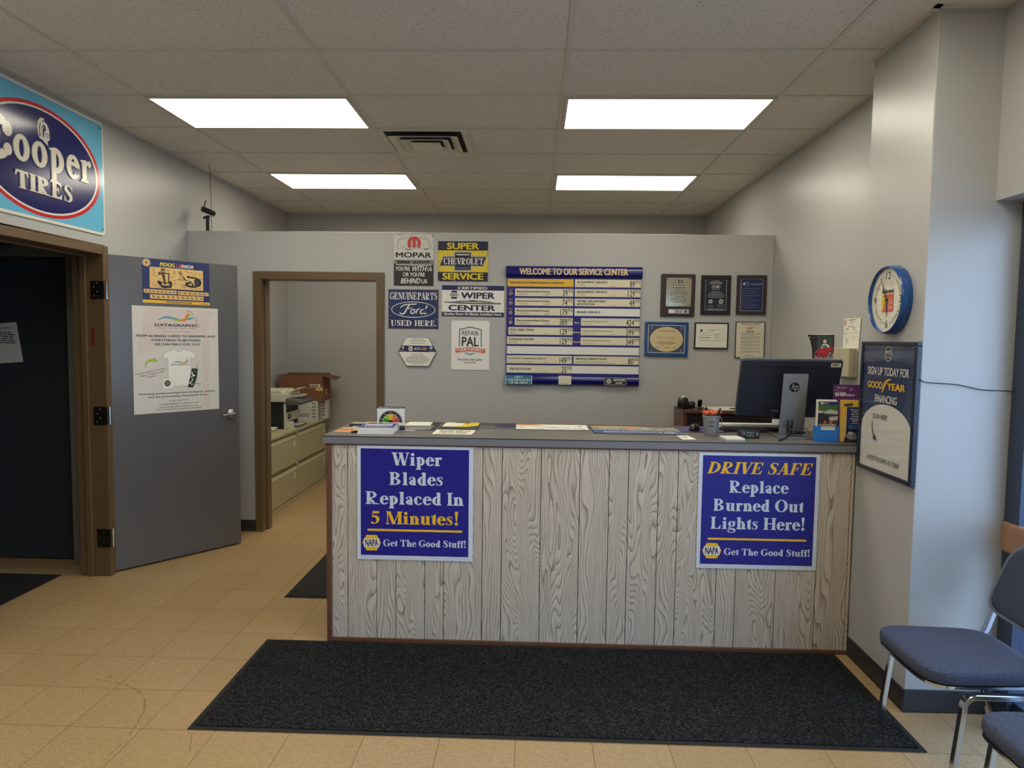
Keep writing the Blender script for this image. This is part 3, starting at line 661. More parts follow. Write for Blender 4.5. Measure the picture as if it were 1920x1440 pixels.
# air diffuser
t = thing('ceiling_vent', 'square stepped air vent with dusty louvres in the ceiling', 'vent', (xs[1] + 0.3048, GY + 2.5 * DY, H))
m = MB(); m.box((-0.29, -0.29, -0.002), (0.29, 0.29, 0.0), 'vent_dark'); m.build('backing', t)
def louvre(a, z, b, zb):
    vs = []
    for r, zz in ((a, z), (b, zb)): vs += [(-r, -r, zz), (r, -r, zz), (r, r, zz), (-r, r, zz)]
    q = MB(); q.mesh(vs, [(i, (i + 1) % 4, 4 + (i + 1) % 4, 4 + i) for i in range(4)], 'vent_white'); return q
m = MB(); 
for a, b in (((-0.295, -0.295), (0.295, -0.262)), ((-0.295, 0.262), (0.295, 0.295)), ((-0.295, -0.262), (-0.262, 0.262)), ((0.262, -0.262), (0.295, 0.262))): m.box((a[0], a[1], -0.010), (b[0], b[1], -0.003), 'vent_white')
m.build('vent_frame', t)
for a, b, z in ((0.235, 0.175, -0.035), (0.165, 0.11, -0.038)):
    q = louvre(a, z, b, -0.006); o = q.build('louvre', t); s = o.modifiers.new('s', 'SOLIDIFY'); s.thickness = 0.003
m = MB(); m.box((-0.10, -0.10, -0.040), (0.10, 0.10, -0.036), 'vent_white'); m.build('centre_plate', t)
# storefront window in the side wall
w1 = structure(thing('window_1', 'storefront window with dark metal frame', 'window', (2.08, 0.0, 0)))
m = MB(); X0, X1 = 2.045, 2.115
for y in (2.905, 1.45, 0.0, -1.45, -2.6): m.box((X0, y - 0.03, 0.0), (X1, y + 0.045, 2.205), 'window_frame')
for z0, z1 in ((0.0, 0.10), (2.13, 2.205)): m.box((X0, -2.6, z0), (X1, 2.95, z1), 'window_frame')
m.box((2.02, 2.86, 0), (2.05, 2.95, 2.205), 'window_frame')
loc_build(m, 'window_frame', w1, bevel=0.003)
m = MB(); m.box((2.078, -2.6, 0.10), (2.082, 2.92, 2.13), 'glass'); loc_build(m, 'pane', w1)
o = solid('ground', [((2.3, -14, -0.2), (22, 22, -0.05))], 'asphalt')
# wooden rail across the window
m = MB(); m.box((2.008, -2.5, 0.728), (2.040, 2.945, 0.858), 'oak')
o = m.build('window_rail', bevel=0.012, seg=3); tag(o, 'oak guard rail across the dark-framed storefront window', 'rail')
# ------------------------------------------------------------------ signs on the partition (local u, v from their lower left corner)
def wall_sign(name, label, cat, x0, z0, group=None, y=YP - 0.0015, rot=0.0):
    return thing(name, label, cat, frame_at('back', (x0, y, z0), rot), group)
E5 = 0.0005
def board(t, w, h, th, mat, holes=True, r=0.0, name='board'):
    g = G(); g.box((0, 0, 0), (w, h, th), mat)
    if holes:
        for u in (0.009, w - 0.009):
            for v in (0.009, h - 0.009): g.ell(u, v, 0.003, 0.003, 'ink', th + 0.0002, 10)
    return g.build(name, t)
def rust(g, w, h, wd, n, mat='brown', edge=0.02):
    for _ in range(n):
        k = random.random(); s = random.uniform(0.001, 0.004)
        if k < 0.7:
            u, v = random.choice(((random.uniform(0, w), random.choice((random.uniform(0, edge), h - random.uniform(0, edge)))), (random.choice((random.uniform(0, edge), w - random.uniform(0, edge))), random.uniform(0, h))))
        else: u, v = random.uniform(0, w), random.uniform(0, h)
        u = min(max(u, s * 1.5), w - s * 1.5); v = min(max(v, s * 1.5), h - s * 1.5)
        g.ell(u, v, s * random.uniform(0.6, 1.4), s * random.uniform(0.6, 1.4), mat, wd, 7)

# worn car-parts sign with a pickup grille
W, Hh = 0.317, 0.402
t = wall_sign('metal_sign', 'weathered black and white tin sign with a red emblem over a truck front', 'sign', -1.127, 2.019, 'tin signs beside the doorway')
board(t, W, Hh, 0.003, 'pale'); w = 0.003
g = G(); g.poly([(0.012, 0.29), (0.03, 0.365), (0.06, 0.388), (0.26, 0.388), (0.285, 0.365), (0.305, 0.29)], 'lightgrey', w + E5)
g.poly([(0.035, 0.30), (0.05, 0.355), (0.13, 0.37), (0.13, 0.30)], 'pale', w + 2 * E5); g.poly([(0.19, 0.30), (0.19, 0.37), (0.265, 0.355), (0.28, 0.30)], 'pale', w + 2 * E5)
g.stroke([(0.09, 0.285, 0.006), (0.14, 0.283, 0.006)], 'wipergrey', w + 2 * E5, 1); g.stroke([(0.24, 0.285, 0.006), (0.275, 0.29, 0.006)], 'wipergrey', w + 2 * E5, 1)
g.rect(0.0, 0.0, W, 0.205, 'mopar', w + E5); g.poly([(0, 0.205), (W, 0.205), (W, 0.175), (0.30, 0.155), (0.05, 0.16), (0, 0.175)], 'grey', w + 2 * E5)
g.poly([(0.02, 0.198), (0.13, 0.196), (0.13, 0.174), (0.03, 0.176)], 'charcoal', w + 3 * E5); g.poly([(0.15, 0.196), (0.29, 0.198), (0.28, 0.178), (0.15, 0.174)], 'charcoal', w + 3 * E5)
for k in range(6): g.rect(0.16 + 0.02 * k, 0.178, 0.163 + 0.02 * k, 0.194, 'lightgrey', w + 4 * E5)
g.rect(0.02, 0.16, 0.30, 0.167, 'lightgrey', w + 4 * E5)
g.build('truck_picture', t)
g = G(); g.ring(0.162, 0.335, 0.054, 0.052, 0.030, 0.030, 'red', w + 5 * E5, -42, 222); g.rect(0.151, 0.30, 0.173, 0.366, 'red', w + 6 * E5); g.poly([(0.112, 0.30), (0.136, 0.30), (0.136, 0.335), (0.112, 0.335)], 'red', w + 6 * E5); g.poly([(0.188, 0.30), (0.212, 0.30), (0.212, 0.335), (0.188, 0.335)], 'red', w + 6 * E5); g.build('emblem', t)
g = G(); g.text('MOPAR', W / 2, 0.222, 0.040, 'mopar', w + 5 * E5, bold=0.028, fit=0.285)
g.text("YOU'RE", 0.013, 0.118, 0.030, 'white', w + 5 * E5, 'l', 0.02, fit=0.116); g.text('WITH', 0.140, 0.114, 0.040, 'white', w + 5 * E5, 'l', 0.02, fit=0.115, shear=0.2); g.text('US', 0.268, 0.117, 0.028, 'white', w + 5 * E5, 'l', 0.02, fit=0.037)
g.text("OR YOU'RE", 0.16, 0.073, 0.030, 'white', w + 5 * E5, 'c', 0.02, fit=0.176); g.text('BEHIND', 0.055, 0.018, 0.040, 'white', w + 5 * E5, 'l', 0.02, fit=0.155, shear=0.2); g.text('US', 0.222, 0.020, 0.030, 'white', w + 5 * E5, 'l', 0.02, fit=0.045); g.build('lettering', t)
g = G(); rust(g, W, Hh, w + 7 * E5, 60, 'charcoal', 0.012); g.build('wear', t)

# yellow and navy tin sign with a bow-tie badge
W, Hh = 0.398, 0.314
t = wall_sign('metal_sign', 'yellow and navy tin sign with a bow-tie badge', 'sign', -0.775, 2.058, 'tin signs beside the doorway')
board(t, W, Hh, 0.003, 'chevyyellow'); g = G()
g.rect(0, 0, W, 0.072, 'chevy', w + E5); g.rect(0, Hh - 0.072, W, Hh, 'chevy', w + E5)
bt = [(0.015, 0.122), (0.135, 0.122), (0.135, 0.088), (0.262, 0.088), (0.262, 0.122), (0.355, 0.122), (0.385, 0.192), (0.262, 0.192), (0.262, 0.226), (0.135, 0.226), (0.135, 0.192), (0.045, 0.192)]
def grow(ps, d):
    cu = sum(p[0] for p in ps) / len(ps); cv = sum(p[1] for p in ps) / len(ps)
    return [(p[0] + (d if p[0] > cu else -d), p[1] + (d if p[1] > cv else -d)) for p in ps]
g.poly(grow(bt, 0.006), 'chevy', w + E5); g.poly(grow(bt, 0.0035), 'white', w + 2 * E5); g.poly(bt, 'chevy', w + 3 * E5)
g.rect(0.148, 0.205, 0.25, 0.213, 'white', w + 4 * E5); g.rect(0.148, 0.102, 0.25, 0.108, 'skyblue', w + 4 * E5); g.build('emblem', t)
g = G(); g.text('SUPER', W / 2, 0.252, 0.048, 'chevyyellow', w + 5 * E5, bold=0.035, fit=0.255); g.text('SERVICE', W / 2, 0.014, 0.048, 'chevyyellow', w + 5 * E5, bold=0.035, fit=0.325)
g.text('CHEVROLET', 0.203, 0.132, 0.050, 'white', w + 5 * E5, font='serif', fit=0.315); g.build('lettering', t)
g = G(); rust(g, W, Hh, w + 7 * E5, 55, 'charcoal', 0.012); rust(g, W, Hh, w + 8 * E5, 16, 'lightgrey', 0.04); g.build('wear', t)

# dark blue oval parts sign
W, Hh = 0.402, 0.312
t = wall_sign('metal_sign', 'dark blue tin sign with a white-rimmed oval and script word', 'sign', -1.171, 1.677, 'tin signs beside the doorway')
board(t, W, Hh, 0.003, 'ford'); g = G()
g.frame(0.002, 0.002, W - 0.002, Hh - 0.002, 0.0035, 'brown', w + E5); g.ring(0.201, 0.152, 0.177, 0.064, 0.172, 0.059, 'white', w + 2 * E5, n=48); g.build('oval', t)
g = G(); g.text('GENUINE', 0.013, 0.232, 0.056, 'white', w + 5 * E5, 'l', font='serif', fit=0.215); g.text('PARTS', 0.236, 0.232, 0.056, 'white', w + 5 * E5, 'l', font='serif', fit=0.155); g.text('USED', 0.022, 0.022, 0.045, 'white', w + 5 * E5, 'l', font='serif', fit=0.165); g.text('HERE.', 0.212, 0.022, 0.045, 'white', w + 5 * E5, 'l', font='serif', fit=0.175)
F = lambda ps: g.stroke(ps, 'white', w + 5 * E5)
F([(0.098, 0.166, 0.006), (0.118, 0.184, 0.008), (0.16, 0.193, 0.008), (0.215, 0.196, 0.008), (0.228, 0.202, 0.004)])
F([(0.168, 0.190, 0.010), (0.150, 0.160, 0.012), (0.132, 0.128, 0.012), (0.112, 0.116, 0.009), (0.096, 0.120, 0.007), (0.094, 0.130, 0.008)]); F([(0.140, 0.158, 0.006), (0.175, 0.162, 0.007), (0.19, 0.168, 0.003)])
F([(0.205, 0.156, 0.006), (0.188, 0.150, 0.009), (0.180, 0.132, 0.010), (0.190, 0.120, 0.008), (0.205, 0.126, 0.009), (0.212, 0.145, 0.010), (0.202, 0.157, 0.006), (0.216, 0.152, 0.004)])
F([(0.222, 0.120, 0.008), (0.232, 0.150, 0.010), (0.240, 0.158, 0.005), (0.255, 0.156, 0.010)])
F([(0.288, 0.154, 0.006), (0.268, 0.150, 0.009), (0.258, 0.132, 0.010), (0.266, 0.119, 0.008), (0.282, 0.126, 0.007), (0.300, 0.160, 0.009), (0.313, 0.186, 0.010)]); F([(0.300, 0.160, 0.010), (0.288, 0.130, 0.010), (0.294, 0.119, 0.007), (0.312, 0.126, 0.004)])
g.build('lettering', t)
g = G(); rust(g, W, Hh, w + 7 * E5, 70, 'brown', 0.010); rust(g, W, Hh, w + 8 * E5, 22, 'lightgrey', 0.06); g.build('wear', t)

# white wiper sign
W, Hh = 0.496, 0.245
t = wall_sign('metal_sign', 'white sign with navy bands and a long wiper blade across it', 'sign', -0.742, 1.781, 'tin signs beside the doorway', rot=-0.004)
board(t, W, Hh, 0.003, 'white'); g = G(); g.rect(0, Hh - 0.038, W, Hh, 'navy', w + E5); g.rect(0, 0, W, 0.034, 'navy', w + E5); g.build('bands', t)
g = G(); g.napa(0.098, 0.170, 0.036, 0.032, w + E5, 'navy', 'white', 'navy'); g.build('emblem', t)
g = G(); g.stroke([(0.018, 0.112, 0.006), (0.09, 0.109, 0.011), (0.25, 0.105, 0.012), (0.40, 0.105, 0.012), (0.47, 0.104, 0.009)], 'ink', w + E5); g.stroke([(0.07, 0.112, 0.004), (0.16, 0.119, 0.008), (0.235, 0.121, 0.008), (0.33, 0.119, 0.008), (0.44, 0.107, 0.004)], 'wipergrey', w + 2 * E5); g.stroke([(0.03, 0.112, 0.002), (0.25, 0.108, 0.003), (0.45, 0.106, 0.002)], 'lightgrey', w + 3 * E5); g.poly([(0.20, 0.118), (0.225, 0.128), (0.27, 0.128), (0.29, 0.118)], 'ink', w + 3 * E5); g.build('wiper_picture', t)
g = G(); g.text('CERTIFIED', W / 2 - 0.005, Hh - 0.030, 0.019, 'white', w + 3 * E5, bold=0.03, fit=0.235); g.text('WIPER', 0.15, 0.143, 0.046, 'navy', w + 3 * E5, 'l', 0.035, fit=0.27, shear=0.05); g.text('CENTER', 0.24, 0.047, 0.042, 'navy', w + 3 * E5, 'c', 0.035, fit=0.375); g.text('Quality Exact Fit Blades Installed Here.', W / 2, 0.010, 0.017, 'white', w + 3 * E5, bold=0.03, fit=0.465); g.build('lettering', t)

# certification sign with a shield outline
W, Hh = 0.305, 0.393
t = wall_sign('metal_sign', 'white upright sign with a teal shield outline and orange ribbon', 'sign', -0.665, 1.354, 'tin signs beside the doorway', rot=-0.003)
board(t, W, Hh, 0.003, 'white'); g = G()
sh = [(0.065, 0.185, 0.008), (0.066, 0.325, 0.008)]; g.stroke(sh, 'teal', w + E5, 1); g.stroke([(0.241, 0.185, 0.008), (0.239, 0.325, 0.008)], 'teal', w + E5, 1); g.stroke([(0.063, 0.322, 0.008), (0.10, 0.330, 0.008), (0.152, 0.341, 0.009), (0.205, 0.330, 0.008), (0.242, 0.322, 0.008)], 'teal', w + 2 * E5)
g.poly([(0.10, 0.138), (0.152, 0.118), (0.205, 0.138), (0.19, 0.138), (0.152, 0.128), (0.118, 0.138)], 'teal', w + E5); g.build('shield', t)
g = G(); g.polys([[(0.034 + 0.237 * k / 10, 0.135 + 0.012 * sin(pi * k / 10)), (0.034 + 0.237 * (k + 1) / 10, 0.135 + 0.012 * sin(pi * (k + 1) / 10)), (0.034 + 0.237 * (k + 1) / 10, 0.170 + 0.012 * sin(pi * (k + 1) / 10)), (0.034 + 0.237 * k / 10, 0.170 + 0.012 * sin(pi * k / 10))] for k in range(10)], 'salmon', w + 3 * E5); g.build('ribbon', t)
g = G(); g.text('REPAIR', 0.152, 0.275, 0.038, 'ink', w + 3 * E5, bold=0.0, fit=0.135); g.text('PAL', 0.152, 0.190, 0.072, 'ink', w + 3 * E5, bold=0.02, fit=0.135); g.text('CERTIFIED', 0.152, 0.151, 0.024, 'white', w + 5 * E5, bold=0.02, fit=0.215); g.text('Fair prices. High quality.', 0.152, 0.075, 0.018, 'teal', w + 3 * E5, bold=0.01, fit=0.20); g.text('Guaranteed.', 0.152, 0.052, 0.017, 'salmon', w + 3 * E5, bold=0.01, fit=0.10); g.build('lettering', t)

# hexagonal warranty plaque
t = wall_sign('wall_plaque', 'white hexagonal plaque with a navy band across its middle', 'plaque', -1.087, 1.377)
hx = [(0.0, 0.114), (0.062, 0.004), (0.07, 0.0), (0.238, 0.0), (0.247, 0.004), (0.305, 0.114), (0.247, 0.222), (0.240, 0.228), (0.066, 0.228), (0.058, 0.222)]
g = G(); g.prism(hx, 0, 0.014, 'charcoal'); g.build('backing', t); w = 0.014
g = G(); g.prism([(0.1525 + (p[0] - 0.1525) * 0.985, 0.114 + (p[1] - 0.114) * 0.98 + 0.001) for p in hx], 0.0141, 0.0150, 'paper'); g.build('face_plate', t); w = 0.015
g = G(); g.poly([(0.0, 0.115), (0.028, 0.165), (0.277, 0.165), (0.303, 0.115)], 'navy', w + E5); g.napa(0.098, 0.14, 0.021, 0.020, w + 2 * E5, 'lightgrey', 'white', 'ink'); g.ell(0.037, 0.149, 0.010, 0.010, 'lightgrey', w + 2 * E5, 16); g.ell(0.262, 0.149, 0.012, 0.012, 'white', w + 2 * E5, 16); g.ell(0.262, 0.149, 0.009, 0.004, 'navy', w + 3 * E5, 16); g.small(0.015, 0.06, 0.124, 0.006, 'lightgrey', w + 2 * E5); g.small(0.245, 0.285, 0.120, 0.006, 'lightgrey', w + 2 * E5); g.build('band', t)
g = G(); g.text('AUTO', 0.127, 0.131, 0.019, 'white', w + 4 * E5, 'l', 0.02, fit=0.048); g.text('CARE', 0.180, 0.131, 0.019, 'tan', w + 4 * E5, 'l', 0.02, fit=0.048); g.text('MTI Service Center', 0.155, 0.199, 0.009, 'ink', w + E5, bold=0.02, fit=0.125); g.small(0.11, 0.20, 0.213, 0.007, 'grey', w + E5, 'c', 0.9); g.small(0.10, 0.21, 0.181, 0.007, 'grey', w + E5); g.text('PEACE OF MIND', 0.155, 0.092, 0.008, 'ink', w + E5, bold=0.01, fit=0.09)
for v, a, b in ((0.080, 0.10, 0.215), (0.071, 0.08, 0.235), (0.062, 0.066, 0.245), (0.053, 0.062, 0.245), (0.043, 0.055, 0.255), (0.033, 0.068, 0.24), (0.025, 0.088, 0.22)): g.small(a, b, v, 0.0065, 'grey', w + E5, 'c')
g.text('MEMBER SINCE 2013', 0.155, 0.012, 0.006, 'grey', w + E5, fit=0.085); g.build('lettering', t)

# ------------------------------------------------------------------ the price board
t = wall_sign('price_board', 'large blue price board of cream strips on the partition wall', 'price board', -0.229, 1.242)
def z(v): return v - 1.242
def u(v): return v + 0.229
g = G(); g.box((0.006, z(1.30), 0.0), (1.060, z(2.11), 0.018), 'royal'); g.build('back_panel', t)
def halfround(g, u0, u1, v0, v1, d, mat):
    n = 12; cv = (v0 + v1) / 2; r = (v1 - v0) / 2
    g.prism([(cv + r * cos(pi * k / n), 0.0 + d * sin(pi * k / n) ** 0.7 if 0 < k < n else 0.0) for k in range(n + 1)], u0, u1, mat, axis=0)
M('header_blue', (20, 22, 104), rough=0.2, spec=0.6); M('royal', rough=0.35)
g = G(); halfround(g, 0.0, 1.068, z(2.088), z(2.183), 0.045, 'header_blue'); g.build('header', t, smooth=True)
g = G(); halfround(g, 0.0, 1.060, z(1.243), z(1.322), 0.040, 'header_blue'); g.build('footer', t, smooth=True)
g = G(); g.text('WELCOME TO OUR SERVICE CENTER', 0.529, z(2.114), 0.046, 'white', 0.0462, bold=0.045, fit=0.850, sx=0.6); g.text('WELCOME TO OUR SERVICE CENTER', 0.529, z(2.1145), 0.045, 'tan', 0.0467, bold=0.018, fit=0.846); g.build('lettering', t)
tops = [2.080, 2.004, 1.929, 1.853, 1.776, 1.700, 1.625, 1.549, 1.476, 1.399]; bots = [2.020, 1.945, 1.870, 1.794, 1.717, 1.641, 1.565, 1.488, 1.413, 1.338]
def strip(k, u0, u1, title='', sub='', price='', col='rowcream', small2=True, th=0.0, ts=0.0155, fit=None, bold=0.035):
    """One slide-in strip of the board with its lettering."""
    v0, v1 = z(bots[k]), z(tops[k]); g = G(); g.box((u(u0), v0, 0.018), (u(u1), v1, 0.0215), col); w = 0.0216
    s = g.build('price_strip', t); g = G()
    if title:
        two = '\n' in title or sub
        if '\n' in title:
            a, b = title.split('\n'); g.text(a, u(u0) + 0.020, v1 - 0.027, ts, 'ink', w, 'l', bold, fit=fit); g.text(b, u(u0) + 0.020, v1 - 0.050, ts, 'ink', w, 'l', bold)
        elif sub:
            g.text(title, u(u0) + 0.014, v1 - 0.029, ts, 'ink', w, 'l', bold, fit=fit); g.text(sub, u(u0) + 0.014, v0 + 0.010, ts * 0.78, 'ink', w, 'l', 0.0, sx=0.9)
        else: g.text(title, u(u0) + 0.020, (v0 + v1) / 2 - ts / 2, ts, 'ink', w, 'l', bold, fit=fit)
    if price:
        d, c = price[:-2], price[-2:]
        g.text(c, u(u1) - 0.004, v0 + 0.030, 0.025, 'ink', w, 'r', 0.0, fit=0.037); g.text(d, u(u1) - 0.044, v0 + 0.004, 0.047, 'ink', w, 'r', 0.012, sx=0.62)
        if small2: g.small(u(u1) - 0.235 if len(d) < 3 or u0 > 0.2 else u(u1) - 0.225, u(u1) - 0.188 if u0 < 0.2 else u(u1) - 0.187, v0 + 0.006, 0.005, 'grey', w); 
        if small2 and u0 < 0.2 and u1 - u0 < 0.48: g.small(u(u1) - 0.222, u(u1) - 0.172, v0 + 0.016, 0.005, 'grey', w)
    if g.v: g.build('lettering', s)
L0, L1, R0, R1 = -0.218, 0.301, 0.313, 0.828
strip(0, L0, L1, 'PREVENTIVE MAINTENANCE SERVICE', col='gold', fit=0.425, ts=0.015)
for k, (a, b) in enumerate((('3 - 4,000 Miles', '3995'), ('6 - 7,500 Miles', '7495'), ('12 - 15,000 Miles', '17995'), ('24 - 30,000 Miles', '38995'))):
    strip(k + 1, -0.158, L1, 'Recommended Every', a, b, ts=0.014, fit=0.262)
    g = G(); v = (z(tops[k + 1]) + z(bots[k + 1])) / 2; g.text('Level', u(-0.192), v + 0.017, 0.009, 'tan', 0.0186, bold=0.02); g.poly([(u(-0.192) - 0.017, v - 0.009), (u(-0.192), v - 0.026), (u(-0.192) + 0.017, v - 0.009), (u(-0.192), v + 0.008)], 'tan', 0.0186); g.poly([(u(-0.192) - 0.012, v - 0.009), (u(-0.192), v - 0.021), (u(-0.192) + 0.012, v - 0.009), (u(-0.192), v + 0.003)], 'ink', 0.0190); g.text(str(k + 1), u(-0.192), v - 0.015, 0.012, 'white', 0.0194, bold=0.02); g.build('level_mark', t)
strip(5, -0.208, L1, 'FUEL INJECTION', 'Service', '12995', fit=0.187); strip(6, L0, L1, 'COOLING SYSTEM', 'Flush & Fill', '12995', fit=0.200)
strip(7, L0, R1, col='rowwhite'); strip(8, L0, L1, 'AUTOMATIC TRANSMISSION SERVICE', 'Includes up to 6 Quarts and NAPA Filter Kit', '14995', ts=0.011, fit=0.295); strip(9, L0, L1, 'TIRE ROTATION', '', '2500', fit=0.172)
strip(0, R0, R1, 'ALIGNMENT SERVICE', '2 - Wheel', '8995', fit=0.240); strip(1, R0, R1, 'ALIGNMENT SERVICE', '4 - Wheel', '12995', fit=0.240); strip(2, R0, R1, 'WHEEL BALANCING\n& ROTATION', '', '4995', fit=0.222); strip(3, R0, R1, 'BRAKE SERVICE', col='rowwhite', fit=0.185)
for k, (a, b, c, d) in enumerate((('Best', 'Install Application Engineered Pads', '42499', '& Machine Rotors'), ('Better', 'Install Safety Stop Pads & Machine Rotors', '39999', 'Includes Parts & Labor'), ('Good', 'Install TruStop Pads & Machine Rotors', '34999', 'Includes Parts & Labor'))):
    strip(4 + k, 0.366, R1, b, d, c, ts=0.0095, fit=(0.20, 0.235, 0.22)[k], bold=0.02)
    g = G(); g.text(a, u(0.334), z(bots[4 + k]) + 0.016, 0.016, 'tan', 0.0186, bold=0.02); g.build('grade_mark', t)
strip(8, R0, R1, 'VEHICLE INSPECTION', 'Includes Major Systems & Components', '8000', fit=0.245); strip(9, L1 + 0.001, R1, col='rowwhite')
g = G(); g.box((0.002, z(1.248), 0.020), (0.215, z(1.318), 0.043), 'teal'); g.rect(0.002, z(1.248), 0.006, z(1.318), 'white', 0.0434); g.rect(0.211, z(1.248), 0.215, z(1.318), 'white', 0.0434)
for k, a in enumerate(('Gift', 'Certificates', 'Available')): g.text(a.upper(), 0.108, z(1.297 - 0.0225 * k), 0.016, 'white', 0.0436, font='serif', fit=(0.062, 0.188, 0.150)[k])
g.build('gift_tag', t)
g = G(); g.box((0.425, z(1.250), 0.02), (0.525, z(1.318), 0.042), 'cream'); g.small(0.432, 0.50, z(1.258), 0.006, 'grey', 0.0424); g.build('blank_tag', t)
g = G(); g.box((0.785, z(1.252), 0.02), (0.960, z(1.310), 0.042), 'charcoal'); g.frame(0.785, z(1.252), 0.960, z(1.310), 0.003, 'lightgrey', 0.0424); g.ell(0.822, z(1.281), 0.021, 0.019, 'lightgrey', 0.0424); g.text('NAPA', 0.822, z(1.276), 0.010, 'ink', 0.043, bold=0.02, fit=0.032); g.text('AUTOCARE', 0.902, z(1.284), 0.017, 'white', 0.0426, bold=0.03, fit=0.092, shear=0.15); g.text('CENTER', 0.900, z(1.262), 0.012, 'white', 0.0426, bold=0.03, fit=0.055, shear=0.15); g.build('maker_badge', t)

# ------------------------------------------------------------------ framed certificates and plaques
def framed(name, label, cat, x0, z0, W, Hh, fw, fm, back, depth=0.018, lip=0.0, rot=0.0):
    t = wall_sign(name, label, cat, x0, z0, 'plaques and certificates on the partition', rot=rot)
    g = G(); g.box((0, 0, 0), (W, fw, depth), fm); g.box((0, Hh - fw, 0), (W, Hh, depth), fm); g.box((0, fw, 0), (fw, Hh - fw, depth), fm); g.box((W - fw, fw, 0), (W, Hh - fw, depth), fm); g.build('frame', t, bevel=0.002)
    g = G(); g.box((fw, fw, 0), (W - fw, Hh - fw, depth - 0.004), back); g.build('sheet', t); return t, depth - 0.004
t = wall_sign('award_plaque', 'dark wooden award plaque with shiny gold plate above a small name plate', 'plaque', 0.988, 1.800, 'plaques and certificates on the partition', rot=-0.004)
W, Hh = 0.267, 0.331
g = G(); g.box((0, 0, 0), (W, Hh, 0.018), 'plaque_wood'); g.build('backing', t, bevel=0.005)
g = G(); g.prism([(cx + 0.010 * cos(a), cy + 0.010 * sin(a)) for cx, cy, q in ((0.226, 0.291, 0), (0.050, 0.291, 1), (0.050, 0.088, 2), (0.226, 0.088, 3)) for a in [(q + k / 4) * pi / 2 for k in range(5)]], 0.0181, 0.0200, 'mirror_gold'); p = g.build('gold_plate', t)
g = G(); w = 0.0202
for a, b in ((0.05, 0.29), (0.225, 0.29), (0.05, 0.09), (0.225, 0.09)): g.ell(a, b, 0.004, 0.004, 'ink', w + 0.001, 12)
g.rect(0.110, 0.262, 0.168, 0.283, 'ink', w); g.text('ASP', 0.150, 0.267, 0.010, 'white', w + E5, bold=0.02); g.ell(0.122, 0.2725, 0.007, 0.007, 'white', w + E5, 14); g.text('M.T.I. SERVICE', 0.138, 0.238, 0.009, 'ink', w, fit=0.095)
for k, (a, b) in enumerate(((0.09, 0.19), (0.11, 0.17), (0.09, 0.19), (0.07, 0.21), (0.07, 0.205), (0.10, 0.18), (0.08, 0.20), (0.08, 0.2), (0.09, 0.19))): g.small(a, b, 0.222 - 0.014 * k, 0.006, 'ink', w, 'c')
g.build('engraving', p)
g = G(); g.box((0.062, 0.022, 0.018), (0.222, 0.055, 0.020), 'silver'); g.rect(0.068, 0.027, 0.105, 0.050, 'white', 0.0204); g.rect(0.128, 0.029, 0.135, 0.048, 'ink', 0.0204); g.rect(0.152, 0.029, 0.158, 0.048, 'ink', 0.0204); g.rect(0.19, 0.029, 0.204, 0.048, 'ink', 0.0204); g.build('name_plate', t)
t, w = framed('framed_certificate', 'black framed dark certificate with a thin silver border and two round seals', 'certificate', 1.302, 1.817, 0.231, 0.306, 0.032, 'frame_black', 'deepnavy')
g = G(); W, Hh = 0.231, 0.306; g.frame(0.032, 0.032, W - 0.032, Hh - 0.030, 0.003, 'silver', w + E5); g.build('border', t)
g = G(); g.text('MTI Service Center', W / 2, 0.247, 0.008, 'white', w + E5, bold=0.02, fit=0.095); g.small(0.075, 0.155, 0.259, 0.006, 'silver', w + E5, 'c', 0.7); g.small(0.06, 0.17, 0.238, 0.005, 'silver', w + E5, 'c'); g.frame(0.083, 0.207, 0.148, 0.228, 0.003, 'silver', w + E5); g.text('ASP', 0.125, 0.212, 0.011, 'white', w + E5, bold=0.03); g.ell(0.098, 0.2175, 0.006, 0.006, 'silver', w + 2 * E5, 12); g.small(0.085, 0.145, 0.196, 0.006, 'silver', w + E5, 'c')
for k in range(6): g.small(0.052, 0.182, 0.178 - 0.009 * k, 0.004, 'silver', w + E5, 'c', (0.55, 0.75, 0.9, 0.98, 0.98, 0.9)[k])
g.ell(0.076, 0.102, 0.019, 0.017, 'silver', w + E5, 6); g.text('NAPA', 0.076, 0.098, 0.009, 'ink', w + 2 * E5, bold=0.02, fit=0.03); g.ell(0.158, 0.102, 0.018, 0.018, 'silver', w + E5, 18); g.text('AD', 0.158, 0.096, 0.013, 'ink', w + 2 * E5, bold=0.03)
for k in range(3): g.small(0.050, 0.10, 0.070 - 0.008 * k, 0.004, 'grey', w + E5, 'c'); g.small(0.130, 0.185, 0.076 - 0.008 * k, 0.004, 'grey', w + E5, 'c')
g.text('MEMBER SINCE 2013', W / 2, 0.039, 0.007, 'silver', w + E5, bold=0.02, fit=0.12); g.build('lettering', t)
t, w = framed('framed_certificate', 'dark wood framed navy ethics sheet with a wide silver border', 'certificate', 1.580, 1.820, 0.229, 0.306, 0.028, 'plaque_wood', 'ford')
g = G(); W = 0.229; g.frame(0.028, 0.026, W - 0.026, 0.280, 0.0045, 'silver', w + E5); g.build('border', t)
g = G(); g.text('Code of Ethics', 0.155, 0.232, 0.011, 'lightgrey', w + E5, fit=0.09); g.ell(0.055, 0.238, 0.009, 0.013, 'silver', w + E5, 14); g.text('AAA', 0.083, 0.226, 0.009, 'silver', w + E5, fit=0.022); g.small(0.065, 0.095, 0.246, 0.006, 'silver', w + E5)
for k in range(9): g.small(0.045, 0.185, 0.202 - 0.0185 * k, 0.0045, 'grey', w + E5, 'l', (0.95, 0.7, 0.8, 0.95, 0.6, 0.95, 0.5, 0.95, 0.75)[k])
g.build('lettering', t)
